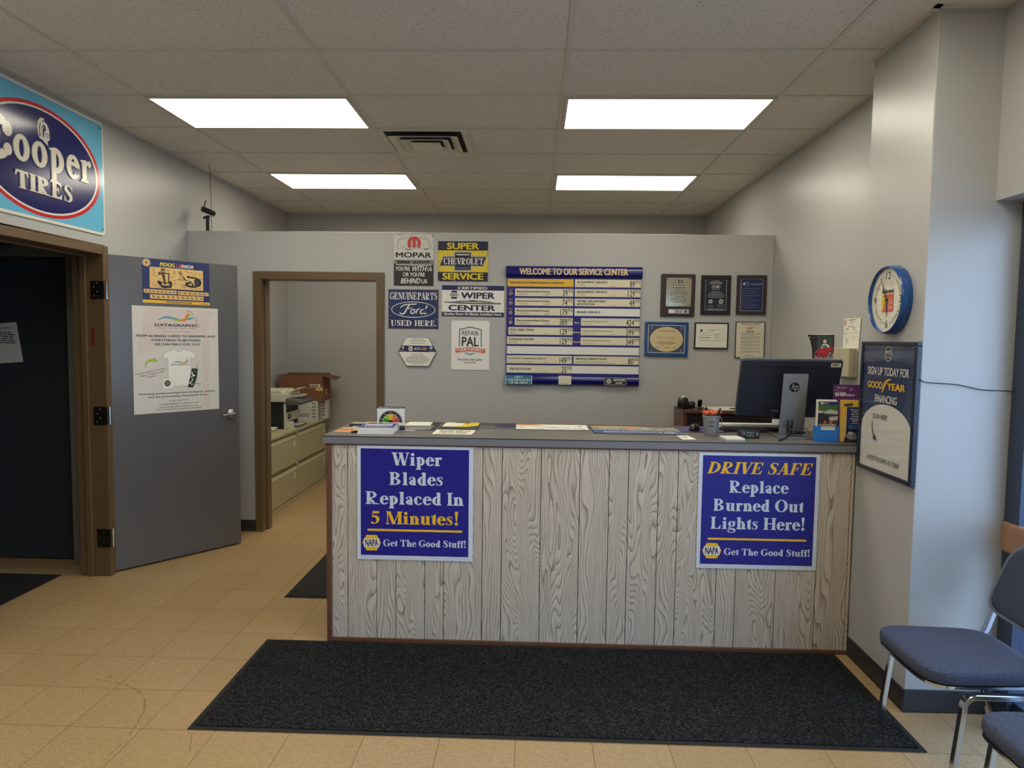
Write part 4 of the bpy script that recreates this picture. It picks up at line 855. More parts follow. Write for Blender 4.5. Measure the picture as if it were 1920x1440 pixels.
t, w = framed('framed_certificate', 'blue framed wide certificate with a large gold oval', 'certificate', 0.871, 1.485, 0.340, 0.271, 0.020, 'frame_blue', 'slate', rot=-0.006)
g = G(); W, Hh = 0.34, 0.271; g.frame(0.024, 0.026, W - 0.024, Hh - 0.024, 0.006, 'silver', w + E5); g.build('border', t)
g = G(); g.ell(0.170, 0.134, 0.130, 0.098, 'plaque_gold', w + E5, 48); M('plaque_gold', rough=0.3)
for a, b in ((0.052, 0.222), (0.288, 0.222), (0.052, 0.048), (0.288, 0.048)): g.ring(a, b, 0.009, 0.009, 0.007, 0.007, 'silver', w + E5, n=14)
g.build('gold_oval', t)
g = G(); g.text('NAPA AUTOCARE DISTINCTION', 0.17, 0.196, 0.008, 'ink', w + 2 * E5, bold=0.02, fit=0.13); g.text('MTI Service Center', 0.17, 0.142, 0.011, 'wipergrey', w + 2 * E5, fit=0.135)
for k, f in enumerate((0.7, 1.0, 0.6)): g.small(0.09, 0.25, 0.112 - 0.009 * k, 0.005, 'wipergrey', w + 2 * E5, 'c', f)
g.small(0.085, 0.115, 0.068, 0.006, 'wipergrey', w + 2 * E5); g.small(0.155, 0.19, 0.066, 0.006, 'wipergrey', w + 2 * E5); g.small(0.215, 0.245, 0.068, 0.006, 'wipergrey', w + 2 * E5); g.build('lettering', t)
t, w = framed('framed_certificate', 'slim black framed white licence paper in landscape', 'certificate', 1.260, 1.548, 0.265, 0.207, 0.010, 'frame_black', 'paper', rot=-0.004)
g = G(); g.frame(0.042, 0.062, 0.225, 0.150, 0.0012, 'ink', w + E5); g.ell(0.054, 0.142, 0.009, 0.009, 'ink', w + E5, 12); g.small(0.11, 0.16, 0.142, 0.006, 'grey', w + E5, 'c'); g.small(0.05, 0.145, 0.124, 0.005, 'grey', w + E5); g.small(0.045, 0.14, 0.105, 0.005, 'grey', w + E5); g.rect(0.045, 0.086, 0.125, 0.090, 'ink', w + E5); g.small(0.15, 0.21, 0.112, 0.008, 'grey', w + E5); g.small(0.15, 0.20, 0.098, 0.005, 'grey', w + E5); g.small(0.15, 0.21, 0.082, 0.005, 'grey', w + E5); g.small(0.05, 0.19, 0.066, 0.004, 'grey', w + E5); g.ell(0.030, 0.094, 0.003, 0.003, 'ink', w + E5, 10); g.small(0.11, 0.17, 0.036, 0.004, 'lightgrey', w + E5); g.build('lettering', t)
t, w = framed('framed_certificate', 'thin framed cream benefits letter, its foot behind the monitor', 'certificate', 1.582, 1.479, 0.228, 0.285, 0.005, 'charcoal', 'cream', 0.014)
g = G(); W = 0.228; g.text('AAA Member Benefits', W / 2, 0.262, 0.009, 'ink', w + E5, bold=0.02, fit=0.145); g.text('AAA', 0.108, 0.228, 0.016, 'red', w + E5, bold=0.02, shear=0.2); g.stroke([(0.092, 0.226, 0.002), (0.115, 0.234, 0.002), (0.137, 0.247, 0.002)], 'ford', w + 2 * E5); g.rect(0.085, 0.203, 0.140, 0.213, 'wipergrey', w + E5); g.small(0.095, 0.13, 0.206, 0.005, 'paper', w + 2 * E5)
v = 0.192
for nn in (3, 4, 3, 3, 3, 3):
    for k in range(nn): g.small(0.042, 0.192, v, 0.0045, 'grey', w + E5, 'l', 1.0 if k < nn - 1 else random.uniform(0.4, 0.9)); v -= 0.0068
    v -= 0.006
g.small(0.08, 0.145, 0.018, 0.006, 'wipergrey', w + E5); g.build('lettering', t)
# ------------------------------------------------------------------ big enamel sign over the side doorway
def rounded(u0, v0, u1, v1, r, n=6):
    return [(cx + r * cos(a), cy + r * sin(a)) for cx, cy, q in ((u1 - r, v1 - r, 0), (u0 + r, v1 - r, 1), (u0 + r, v0 + r, 2), (u1 - r, v0 + r, 3)) for a in [(q + k / n) * pi / 2 for k in range(n + 1)]]
t = thing('enamel_sign', 'large light blue enamel sign with a red-ringed navy oval, above the open grey door', 'sign', frame_at('left', (-2.80, 3.295, 2.236)))
W, Hh = 1.105, 0.716
g = G(); g.prism(rounded(0, 0, W, Hh, 0.035), 0.0, 0.010, 'enamel_white'); g.build('board', t, bevel=0.004)
g = G(); g.poly(rounded(0.018, 0.018, W - 0.018, Hh - 0.018, 0.022), 'sky', 0.0106)
for a, b in ((W - 0.035, Hh - 0.04), (W - 0.035, 0.04), (0.035, 0.04), (0.035, Hh - 0.04)): g.ell(a, b, 0.006, 0.006, 'ink', 0.0110, 10)
g.build('blue_field', t)
cu, cv = 0.551, 0.337
g = G(); g.ring(cu, cv, 0.509, 0.309, 0.478, 0.288, 'cooper_red', 0.0113, n=64); g.ring(cu, cv, 0.481, 0.290, 0.464, 0.278, 'enamel_white', 0.0116, n=64); g.build('oval_rings', t)
g = G(); g.ell(cu, cv, 0.466, 0.280, 'cooper_blue', 0.0119, 64); g.build('oval', t)
# raised lettering: each letter a bevelled slab
def slab(ps, d=0.006, base=0.0119):
    for k, p in enumerate(ps):
        p2 = p if sum((p[i][0] * p[(i + 1) % len(p)][1] - p[(i + 1) % len(p)][0] * p[i][1]) for i in range(len(p))) > 0 else p[::-1]
        g.prism(p2, base, base + d + (ps.level[k] % 12) * 3e-5, 'letter_grey')
def word(tx, u0, u1, v, h, S, T, gap=0.0):
    x = 0; L = []
    for ch in tx:
        ps, adv = serif_glyph(ch, S, T); L.append((ps, x)); x += adv + gap
    k = (u1 - u0) / x
    for ps, x0 in L:
        out = Strokes(); out.level = ps.level; list.extend(out, [[(u0 + (q[0] + x0) * k, v + q[1] * h) for q in p] for p in ps]); slab(out)
g = G(); cc = Strokes(); cc.extend(ringq(0.205, 0.388, 0.108, 0.122, 0.046, 0.090, 40, 318))
for a, b, r in ((0.283, 0.440, 0.034), (0.283, 0.334, 0.028)): cc.append([(a + r * cos(k * pi / 8), b + r * 1.15 * sin(k * pi / 8)) for k in range(16)])
slab(cc); word('ooper', 0.318, 0.972, 0.298, 0.205, 0.215, 0.12, 0.05)
g.build('upper_lettering', t)
g = G(); word('TIRES', 0.325, 0.790, 0.150, 0.095, 0.29, 0.13, 0.02); g.build('lower_lettering', t)
# helmet crest
g = G(); w = 0.0122
ox, oy = 0.505, 0.442
P = lambda *a: [(ox + p[0] * 0.105, oy + p[1] * 0.137) for p in a]
g.poly(P((0.10, 0.28), (0.06, 0.55), (0.12, 0.80), (0.30, 0.98), (0.55, 1.0), (0.62, 0.86), (0.80, 0.80), (0.95, 0.62), (0.98, 0.40), (0.98, 0.22), (0.80, 0.10), (0.86, -0.08), (0.42, 0.10), (0.20, 0.14)), 'letter_grey', w)
for a in (((0.20, 0.22), (0.17, 0.55), (0.27, 0.80), (0.33, 0.78), (0.25, 0.55), (0.28, 0.20)), ((0.40, 0.22), (0.34, 0.56), (0.48, 0.74), (0.66, 0.72), (0.72, 0.52), (0.58, 0.50), (0.54, 0.24)), ((0.64, 0.42), (0.98, 0.43), (0.98, 0.40), (0.64, 0.38)), ((0.42, 0.88), (0.52, 0.92), (0.58, 0.86), (0.48, 0.83))): g.poly(P(*a), 'cooper_blue', w + 0.0004)
for k in range(3): g.line(P((0.74 + 0.07 * k, 0.34))[0], P((0.75 + 0.07 * k, 0.24))[0], 0.003, 'cooper_blue', w + 0.0004)
g.stroke([tuple(P((0.44, 0.24))[0]) + (0.006,), tuple(P((0.40, 0.50))[0]) + (0.007,), tuple(P((0.50, 0.66))[0]) + (0.006,)], 'letter_grey', w + 0.0008); g.build('helmet_crest', t)

# ------------------------------------------------------------------ posters on the open door
def on_door(name, label, cat, u0, v0): return thing(name, label, cat, MD @ Matrix.Translation((u0, v0, 0.0003)), 'posters on the open door')
t = on_door('chart_poster', 'navy and yellow suspension chart taped at the top of the open door', 'poster', 0.234, 1.821)
W, Hh = 0.462, 0.300
g = G(); g.prism(rounded(0, 0, W, Hh, 0.008), 0, 0.0012, 'ford'); g.build('sheet', t); w = 0.0014
g = G(); g.rrect(0.048, 0.103, 0.415, 0.246, 0.004, 'tan', w); g.rect(0.2305, 0.106, 0.232, 0.243, 'cream', w + E5)
g.rect(0.008, 0.068, 0.227, 0.093, 'tan', w); g.rect(0.236, 0.066, 0.455, 0.091, 'tan', w); g.rect(0.048, 0.030, 0.416, 0.060, 'tan', w); g.rrect(0.0, 0.0, W, 0.021, 0.004, 'gold', w); g.build('panels', t)
g = G(); B = lambda *p: g.poly(p, 'ink', w + E5); S_ = lambda *p: g.stroke(list(p), 'ink', w + 2 * E5)
[g.stroke([(0.118, 0.197 + 0.008 * k, 0.003), (0.135, 0.195 + 0.008 * k, 0.0045), (0.152, 0.199 + 0.008 * k, 0.003)], 'ink', w + E5) for k in range(5)]; g.ell(0.137, 0.235, 0.016, 0.004, 'ink', w + E5, 14); g.ell(0.112, 0.205, 0.008, 0.012, 'wipergrey', w + E5, 10); S_((0.122, 0.205, 0.012), (0.15, 0.208, 0.006), (0.18, 0.207, 0.010)); S_((0.138, 0.20, 0.016), (0.142, 0.17, 0.014), (0.15, 0.13, 0.009)); S_((0.176, 0.206, 0.006), (0.174, 0.17, 0.008), (0.172, 0.14, 0.006)); S_((0.10, 0.155, 0.006), (0.14, 0.142, 0.006), (0.19, 0.145, 0.006)); S_((0.10, 0.147, 0.016), (0.118, 0.135, 0.020), (0.115, 0.122, 0.010)); S_((0.12, 0.118, 0.014), (0.15, 0.115, 0.018), (0.18, 0.118, 0.010), (0.186, 0.110, 0.012)); g.ell(0.186, 0.135, 0.009, 0.022, 'wipergrey', w + E5, 16); g.ring(0.186, 0.135, 0.011, 0.024, 0.007, 0.016, 'ink', w + 2 * E5, n=16)
S_((0.245, 0.23, 0.004), (0.25, 0.215, 0.008), (0.268, 0.21, 0.008)); S_((0.255, 0.235, 0.004), (0.262, 0.22, 0.006)); S_((0.268, 0.20, 0.006), (0.285, 0.175, 0.009)); S_((0.232, 0.170, 0.003), (0.29, 0.172, 0.004), (0.31, 0.166, 0.004)); S_((0.30, 0.195, 0.016), (0.33, 0.193, 0.012), (0.37, 0.188, 0.012)); g.ell(0.376, 0.160, 0.026, 0.030, 'ink', w + E5, 22); g.ell(0.372, 0.160, 0.014, 0.018, 'wipergrey', w + 2 * E5, 16); S_((0.29, 0.150, 0.016), (0.31, 0.150, 0.014), (0.325, 0.165, 0.006)); S_((0.285, 0.138, 0.012), (0.33, 0.128, 0.014), (0.37, 0.130, 0.010)); S_((0.325, 0.16, 0.006), (0.345, 0.135, 0.012))
for a, b in ((0.07, 0.232), (0.066, 0.218), (0.072, 0.203), (0.085, 0.185), (0.062, 0.19), (0.06, 0.135), (0.07, 0.122), (0.10, 0.112), (0.135, 0.108), (0.175, 0.108), (0.205, 0.222), (0.205, 0.21), (0.19, 0.183), (0.205, 0.16), (0.21, 0.14), (0.16, 0.226), (0.30, 0.222), (0.325, 0.225), (0.355, 0.222), (0.345, 0.212), (0.385, 0.222), (0.39, 0.206), (0.395, 0.185), (0.25, 0.185), (0.25, 0.195), (0.26, 0.135), (0.262, 0.122), (0.275, 0.115), (0.32, 0.115), (0.35, 0.114), (0.38, 0.116), (0.285, 0.235)): g.small(a, a + random.uniform(0.012, 0.020), b, 0.005, 'ink', w + E5)
for k in range(8): g.ell(0.020 + 0.0268 * k, 0.080, 0.005, 0.005, 'ink', w + E5, 8); g.small(0.028 + 0.0268 * k, 0.040 + 0.0268 * k, 0.078, 0.004, 'brown', w + E5)
for k in range(6): g.ell(0.250 + 0.035 * k, 0.078, 0.006, 0.005, 'ink', w + E5, 8); g.small(0.260 + 0.035 * k, 0.276 + 0.035 * k, 0.076, 0.004, 'brown', w + E5)
for k in range(11): S_((0.062 + 0.033 * k, 0.047, 0.004), (0.070 + 0.033 * k, 0.044 + random.uniform(-0.004, 0.004), 0.007), (0.078 + 0.033 * k, 0.040, 0.004)); g.small(0.060 + 0.033 * k, 0.078 + 0.033 * k, 0.054, 0.003, 'brown', w + E5)
g.build('parts_drawings', t)
g = G(); g.text('MOOG', 0.116, 0.258, 0.022, 'lemon', w + E5, 'l', 0.035, fit=0.100, shear=0.12); g.line((0.231, 0.257), (0.231, 0.281), 0.001, 'white', w + E5)
g.poly([(0.243, 0.257), (0.248, 0.278), (0.262, 0.278), (0.257, 0.257)], 'red', w + E5); g.poly([(0.258, 0.257), (0.263, 0.278), (0.272, 0.278), (0.267, 0.257)], 'orange', w + E5); g.text('NASCAR', 0.268, 0.258, 0.019, 'white', w + 2 * E5, 'l', 0.03, fit=0.078, shear=0.2)
g.text('OFFICIAL STEERING & SUSPENSION OF NASCAR', 0.231, 0.250, 0.0055, 'lightgrey', w + E5, fit=0.232); g.text('THE PROBLEM SOLVER', 0.24, 0.006, 0.009, 'ink', w + 2 * E5, bold=0.035, fit=0.18, shear=0.15); g.small(0.405, 0.445, 0.007, 0.004, 'ink', w + 2 * E5)
g.ell(0.028, 0.272, 0.026, 0.026, 'cream', w + 2 * E5, 24); g.ell(0.028, 0.272, 0.023, 0.023, 'brown', w + 3 * E5, 24); g.ell(0.028, 0.272, 0.021, 0.021, 'tan', w + 4 * E5, 24); g.ell(0.028, 0.272, 0.008, 0.008, 'brown', w + 5 * E5, 16); g.ell(0.028, 0.272, 0.004, 0.004, 'red', w + 6 * E5, 12); g.build('lettering', t)

t = on_door('paper_poster', 'large white printing-shop poster on the open grey door', 'poster', 0.163, 1.060)
W, Hh = 0.591, 0.739; w = 0.0016
g = G(); g.box((0, 0, 0), (W, Hh, 0.0013), 'pale'); g.build('sheet', t)
g = G(); g.poly([(0.07, Hh - 0.01), (0.56, Hh - 0.02), (0.56, 0.60), (0.02, 0.40), (0.045, 0.52), (0.07, 0.60)], 'pink', w); g.rect(0.475, 0.03, 0.52, Hh - 0.02, 'pink', w + 0.0001); g.rect(0.525, 0.30, 0.575, 0.68, 'palepink', w + 0.0001); g.rect(0.36, 0.33, 0.47, 0.50, 'palepink', w + 0.0002)
for k in range(7): g.rect(0.40, 0.35 + 0.02 * k, 0.465, 0.353 + 0.02 * k, 'pink', w + 0.0003)
g.poly([(0.02, 0.40), (0.16, 0.42), (0.16, 0.20), (0.10, 0.18)], 'palepink', w + 0.0001); g.poly([(0.47, 0.19), (0.56, 0.24), (0.575, 0.22), (0.575, 0.18)], 'pale', w + 0.0004); g.build('background_picture', t)
def swoosh(u, v, k, w):
    X = lambda *p: [(u + a * k, v + b * k, c * k) for a, b, c in p]
    g.stroke(X((0, 0.0, 0.003), (0.05, 0.020, 0.012), (0.10, 0.014, 0.016), (0.14, 0.004, 0.016)), 'skyblue', w); g.stroke(X((0.09, 0.012, 0.006), (0.13, 0.002, 0.014), (0.17, 0.002, 0.016)), 'lime', w + 2e-4); g.stroke(X((0.15, -0.002, 0.006), (0.185, 0.008, 0.020), (0.205, 0.035, 0.018), (0.208, 0.058, 0.004)), 'orange', w + 4e-4); g.stroke(X((0.19, 0.012, 0.006), (0.215, 0.035, 0.012), (0.222, 0.052, 0.003)), 'lime', w + 5e-4); g.stroke(X((0.195, 0.006, 0.004), (0.22, 0.014, 0.012), (0.255, 0.024, 0.003)), 'skyblue', w + 6e-4)
    for a, b, c in ((0.19, 0.05, 'lemon'), (0.213, 0.068, 'brown'), (0.232, 0.062, 'skyblue'), (0.238, 0.045, 'green')): g.ell(u + a * k, v + b * k, 0.004 * k, 0.006 * k, c, w + 7e-4, 8)
g = G(); swoosh(0.165, 0.646, 1.0, w + 0.0006); g.ell(0.434, 0.661, 0.013, 0.017, 'lightgrey', w + 0.0008, 14); g.stroke([(0.432, 0.645, 0.002), (0.428, 0.63, 0.003), (0.434, 0.617, 0.002)], 'wipergrey', w + 0.0009)
g.poly([(0.19, 0.405), (0.225, 0.432), (0.28, 0.448), (0.33, 0.448), (0.39, 0.432), (0.43, 0.405), (0.405, 0.37), (0.39, 0.38), (0.388, 0.18), (0.228, 0.18), (0.225, 0.38), (0.21, 0.365)], 'lightgrey', w + 0.0005); g.poly([(0.194, 0.405), (0.228, 0.428), (0.28, 0.443), (0.33, 0.443), (0.388, 0.428), (0.425, 0.405), (0.405, 0.376), (0.385, 0.39), (0.384, 0.184), (0.232, 0.184), (0.229, 0.39), (0.212, 0.372)], 'white', w + 0.0008)
g.stroke([(0.281, 0.440, 0.002), (0.306, 0.430, 0.005), (0.332, 0.440, 0.002)], 'grey', w + 0.0011); swoosh(0.255, 0.345, 0.50, w + 0.0011); g.text('DATAGRAPHIC', 0.314, 0.330, 0.009, 'wipergrey', w + 0.0012, bold=0.02, fit=0.135)
g.stroke([(0.078, 0.315, 0.003), (0.082, 0.345, 0.010), (0.105, 0.365, 0.016), (0.135, 0.368, 0.018)], 'lime', w + 0.0006); g.poly([(0.130, 0.388), (0.162, 0.366), (0.130, 0.350)], 'lime', w + 0.0007)
g.poly([(0.393, 0.305), (0.437, 0.302), (0.428, 0.235), (0.400, 0.168), (0.362, 0.170)], 'charcoal', w + 0.0012)
for k in range(26): a = random.random(); b = random.random(); g.ell(0.372 + 0.03 * b + 0.024 * a, 0.18 + 0.11 * a, 0.006, 0.005, random.choice(('green', 'pink', 'ink', 'white', 'foliage')), w + 0.0014 + k * 1e-5, 7)
g.line((0.425, 0.30), (0.437, 0.335), 0.003, 'wipergrey', w + 0.0012); g.stroke([(0.41, 0.205, 0.002), (0.44, 0.192, 0.003), (0.46, 0.19, 0.002)], 'wipergrey', w + 0.0012)
g.rect(0.192, 0.168, 0.255, 0.235, 'white', w + 0.0012); g.frame(0.192, 0.168, 0.255, 0.235, 0.001, 'lightgrey', w + 0.0014); g.ring(0.262, 0.20, 0.014, 0.020, 0.011, 0.016, 'lightgrey', w + 0.0013, -90, 90); g.ell(0.222, 0.205, 0.021, 0.021, 'ink', w + 0.0015, 20); g.text('MTI', 0.222, 0.205, 0.010, 'cream', w + 0.0017, bold=0.02); g.small(0.21, 0.235, 0.197, 0.005, 'cream', w + 0.0017); g.build('pictures', t)
g = G(); T_ = lambda s, u0, u1, v, h, m='ink', b=0.02: g.text(s, u0, v, h, m, w + 0.0013, 'l', b, fit=u1 - u0)
T_('DATAGRAPHIC', 0.145, 0.449, 0.603, 0.018); g.text('PRINTING • BRANDING • DESIGN • APPAREL', 0.297, 0.588, 0.006, 'grey', w + 0.0013, fit=0.26); g.line((0.205, 0.568), (0.39, 0.568), 0.0015, 'grey', w + 0.0013)
T_('FROM BUSINESS CARDS TO BANNERS, AND', 0.022, 0.570, 0.528, 0.0155, b=0.012); T_('EVERYTHING IN-BETWEEN,', 0.122, 0.464, 0.499, 0.0155, b=0.012); T_('WE CAN PRINT FOR YOU!', 0.138, 0.455, 0.470, 0.0155, b=0.012)
T_('Providing quality printing from northwest, Indiana', 0.033, 0.560, 0.131, 0.0115, b=0.008); T_('and the surrounding Indianapolis areas', 0.093, 0.502, 0.108, 0.0115, b=0.008); T_('(219) 926-7777', 0.232, 0.36, 0.076, 0.0095, 'wipergrey', 0); T_('info@datagraphicchesterton.com', 0.165, 0.438, 0.055, 0.0095, 'wipergrey', 0); T_('www.datagraphicchesterton.com', 0.165, 0.436, 0.035, 0.0095, 'wipergrey', 0); T_('737 S Calumet Rd., Chesterton, IN 46304', 0.142, 0.461, 0.017, 0.0095, 'wipergrey', 0)
for s, u0, v0, f in (('Custom apparel, hoodies,', 0.012, 0.268, 0.205), ('mugs, tumblers, and', 0.040, 0.254, 0.165), ('MORE!', 0.090, 0.245, 0.056)): g.text(s, u0, v0, 0.011, 'foliage', w + 0.0013, 'l', 0.0, fit=f, rot=0.19)
g.build('lettering', t)
# notice on the vestibule door
t = thing('paper_notice', 'crooked white typed notice on the dark vestibule door', 'notice', frame_at('back', (-3.825, 4.6545, 1.375)))
g = G(); g.poly([(0.02, 0.01), (0.262, 0.028), (0.222, 0.304), (0.0, 0.285)], 'paper', 0.0006); g.poly([(0.0, 0.285), (0.222, 0.304), (0.262, 0.028), (0.02, 0.01)], 'paper', 0.0002); g.build('sheet', t)
g = G(); g.text('DOORS HOURS', 0.175, 0.258, 0.012, 'ink', 0.0010, 'r', 0.02, rot=0.06)
for k, (a, b) in enumerate(((0.04, 0.185), (0.04, 0.212), (0.04, 0.195), (0.04, 0.20), (0.04, 0.215), (0.04, 0.21))): g.small(a, b, 0.228 - 0.0145 * k, 0.011, 'wipergrey', 0.0010, 'r')
g.build('lettering', t)

# ------------------------------------------------------------------ on the pillar: clock, framed poster, cable
t = thing('wall_clock', 'round blue-rimmed clock on the grey pillar above the framed poster', 'clock', frame_at('right', (1.64, 3.192, 1.806)))
R_ = 0.157
m = MB(); m.lathe([(R_ - 0.003, 0.0), (R_, 0.006), (R_ - 0.002, 0.036), (R_ - 0.005, 0.045), (R_ - 0.008, 0.048), (R_ - 0.011, 0.043), (R_ - 0.011, 0.030)], 'clock_blue', 56, cap=False); m.build('rim', t, smooth=True)
m = MB(); m.lathe([(R_ - 0.006, 0.0003), (R_ - 0.006, 0.030)], 'clock_blue', 56)
m.build('body', t)
rf = R_ - 0.011; w = 0.0304
g = G(); g.ell(0, 0, rf, rf, 'paper', w, 56); g.ring(0, 0, 0.112, 0.112, 0.1095, 0.1095, 'ink', w + E5, n=56); g.ring(0, 0, 0.1095, 0.1095, 0.107, 0.107, 'gold', w + E5, n=56); g.ring(0, 0, 0.104, 0.104, 0.1025, 0.1025, 'wipergrey', w + E5, n=56)
for k in range(1, 13):
    a = pi / 2 - k * pi / 6; h = 0.034 if k % 3 == 0 else 0.020; g.ell(0.110 * cos(a), 0.110 * sin(a), h * 0.75, h * 0.72, 'paper', w + 2 * E5, 14)
    g.text(str(k), 0.110 * cos(a), 0.110 * sin(a) - h / 2, h, 'deepnavy', w + 3 * E5, bold=0.02 if k % 3 == 0 else 0.0)
g.build('dial', t)
g = G(); g.text('Federated', 0.0, 0.030, 0.020, 'ink', w + 4 * E5, bold=0.03, fit=0.100); g.rect(-0.052, -0.055, 0.052, 0.024, 'salmon', w + 3 * E5); g.poly([(-0.052, -0.055), (-0.052, 0.024), (-0.030, 0.024), (-0.018, -0.004), (-0.044, -0.055)], 'lemon', w + 4 * E5); g.stroke([(-0.035, 0.02, 0.003), (-0.020, 0.004, 0.003), (-0.035, -0.012, 0.003)], 'ink', w + 5 * E5)
g.text('Car', 0.030, -0.018, 0.020, 'white', w + 5 * E5, bold=0.0, fit=0.036, shear=0.1); g.text('Care', 0.022, -0.044, 0.020, 'white', w + 5 * E5, fit=0.046, shear=0.1); g.rect(-0.045, 0.068, 0.050, 0.090, 'cream', w + E5); g.rect(0.012, 0.058, 0.050, 0.084, 'pink', w + 2 * E5); g.build('dial_emblem', t)
def hand(a, l0, l1, wd, name, ww):
    g = G(); c, s = sin(a), cos(a); g.line((-l0 * c, -l0 * s), (l1 * 0.6 * c, l1 * 0.6 * s), wd, 'ink', ww); g.polys(ribbon([(l1 * 0.55 * c, l1 * 0.55 * s, wd), (l1 * c, l1 * s, 0.001)], 1), 'ink', ww)
    o = g.build(name, t); q = o.modifiers.new('s', 'SOLIDIFY'); q.thickness = 0.0012
hand(radians(-31), 0.0, 0.118, 0.005, 'minute_hand', w + 0.006); hand(radians(180), 0.0, 0.078, 0.009, 'hour_hand', w + 0.004)
m = MB(); m.lathe([(0.007, w), (0.007, w + 0.008), (0.004, w + 0.010)], 'ink', 16); m.build('hub', t)
m = MB(); m.lathe([(rf, 0.0405), (rf * 0.7, 0.046), (rf * 0.3, 0.0485), (0.002, 0.049)], 'glass', 40); m.build('clock_glass', t, smooth=True)

t = thing('framed_poster', 'tall navy framed poster with a white arch, on the grey pillar under the clock', 'poster', frame_at('right', (1.64, 3.443, 0.994)))
W, Hh = 0.496, 0.622
g = G()
for a, b in (((0, 0), (W, 0.017)), ((0, Hh - 0.017), (W, Hh)), ((0, 0.017), (0.020, Hh - 0.017)), ((W - 0.022, 0.017), (W, Hh - 0.017))): g.box(a + (0,), b + (0.022,), 'poster_frame')
g.build('frame', t, bevel=0.0025)
g = G(); g.box((0.02, 0.017, 0), (W - 0.022, Hh - 0.017, 0.012), 'slate'); M('slate', rough=0.5); g.build('poster_sheet', t); w = 0.0124
M('posterblue', (38, 52, 88), rough=0.5)
g = G(); g.rect(0.02, 0.017, W - 0.022, 0.525, 'posterblue', w)
for k in range(3): g.stroke([(0.022, 0.590 - 0.035 * k, 0.005), (0.12, 0.548 - 0.015 * k, 0.008), (0.25, 0.535 - 0.004 * k, 0.008), (0.38, 0.550 - 0.015 * k, 0.008), (0.472, 0.592 - 0.035 * k, 0.005)], 'posterblue', w + E5)
arch = [(0.021, 0.018), (0.473, 0.018), (0.473, 0.205)] + [(0.247 + 0.226 * cos(pi * k / 24), 0.205 + 0.125 * sin(pi * k / 24)) for k in range(1, 24)] + [(0.021, 0.205)]
g.poly(arch, 'pale', w + E5); g.build('picture', t)
g = G(); g.ell(0.247, 0.565, 0.032, 0.036, 'lightgrey', w + 2 * E5, 28); g.ell(0.247, 0.565, 0.028, 0.032, 'deepnavy', w + 3 * E5, 28); g.text('MTI', 0.247, 0.563, 0.018, 'cream', w + 4 * E5, bold=0.02); g.text('CHECK', 0.247, 0.546, 0.008, 'lightgrey', w + 4 * E5, bold=0.02)
g.text('SIGN UP TODAY FOR', 0.247, 0.465, 0.036, 'white', w + 4 * E5, bold=0.01, fit=0.365); g.text('FINANCING', 0.243, 0.337, 0.034, 'white', w + 4 * E5, bold=0.01, fit=0.195)
g.text('GOOD', 0.068, 0.402, 0.030, 'gold', w + 4 * E5, 'l', 0.035, fit=0.140); g.text('YEAR', 0.252, 0.401, 0.030, 'gold', w + 4 * E5, 'l', 0.035, fit=0.152); g.stroke([(0.208, 0.385, 0.004), (0.222, 0.41, 0.018), (0.235, 0.428, 0.020), (0.262, 0.446, 0.010), (0.285, 0.448, 0.002)], 'gold', w + 5 * E5); g.stroke([(0.224, 0.40, 0.003), (0.237, 0.425, 0.004), (0.262, 0.442, 0.002)], 'posterblue', w + 6 * E5)
g.text('SCAN HERE!', 0.131, 0.257, 0.024, 'ink', w + 4 * E5, 'l', 0.0, fit=0.135); g.text('6 MONTHS SAME AS CASH!', 0.240, 0.055, 0.024, 'ink', w + 4 * E5, bold=0.0, fit=0.292); g.stroke([(0.13, 0.245, 0.003), (0.132, 0.205, 0.007), (0.155, 0.160, 0.008)], 'brown', w + 4 * E5); g.stroke([(0.124, 0.24, 0.002), (0.126, 0.20, 0.004), (0.145, 0.165, 0.003)], 'gold', w + 5 * E5); g.poly([(0.140, 0.158), (0.180, 0.152), (0.162, 0.185)], 'brown', w + 5 * E5)
g.build('lettering', t)
m = MB(); m.box((0.02, 0.017, 0.0185), (W - 0.022, Hh - 0.017, 0.0195), 'acrylic'); m.build('cover_sheet', t)
m = MB(); pts = [(1.637, 2.985, 1.462), (1.634, 2.946, 1.456), (1.66, 2.944, 1.445), (1.72, 2.945, 1.441), (1.79, 2.945, 1.437), (1.85, 2.945, 1.425), (1.90, 2.945, 1.416), (2.01, 2.945, 1.413), (2.03, 2.858, 1.415), (2.06, 2.80, 1.43)]
m.tube(smooth_path(pts, 4), 0.0022, 'black_plastic', 6); o = m.build('wall_cable', smooth=True); tag(o, 'thin dark cable tacked across the pale pillar toward the window', 'cable')

# ------------------------------------------------------------------ on the side wall behind the monitor
XW = 1.865
t = thing('photo_print', 'curling print of a red car pinned on the wall above the monitor', 'photo', frame_at('right', (XW, 4.655, 1.490)))
def curl(u, v):     # the upper far corner lifts off the wall
    d = max(0.0, (0.09 - u)) / 0.09 * max(0.0, min(1.0, (v - 0.03) / 0.14)); return 0.002 + 0.045 * d * d
W, Hh = 0.345, 0.172; nu, nv = 12, 8
def sheet(g, u0, v0, u1, v1, mat, dw):
    vs = []; fs = []; 
    for j in range(nv + 1):
        for i in range(nu + 1):
            u, v = u0 + (u1 - u0) * i / nu, v0 + (v1 - v0) * j / nv; vs.append((u + 0.35 * curl(u, v), v, curl(u, v) + dw))
    for j in range(nv):
        for i in range(nu): a = j * (nu + 1) + i; fs.append((a, a + 1, a + nu + 2, a + nu + 1))
    g.mesh(vs, fs, mat)
g = G(); sheet(g, 0, 0, W, Hh, 'paper', 0.0); g.build('sheet', t)
g = G(); sheet(g, 0.005, 0.004, W - 0.006, Hh - 0.004, 'charcoal', 0.0005); sheet(g, 0.10, 0.004, W - 0.006, 0.055, 'grey', 0.0009); 
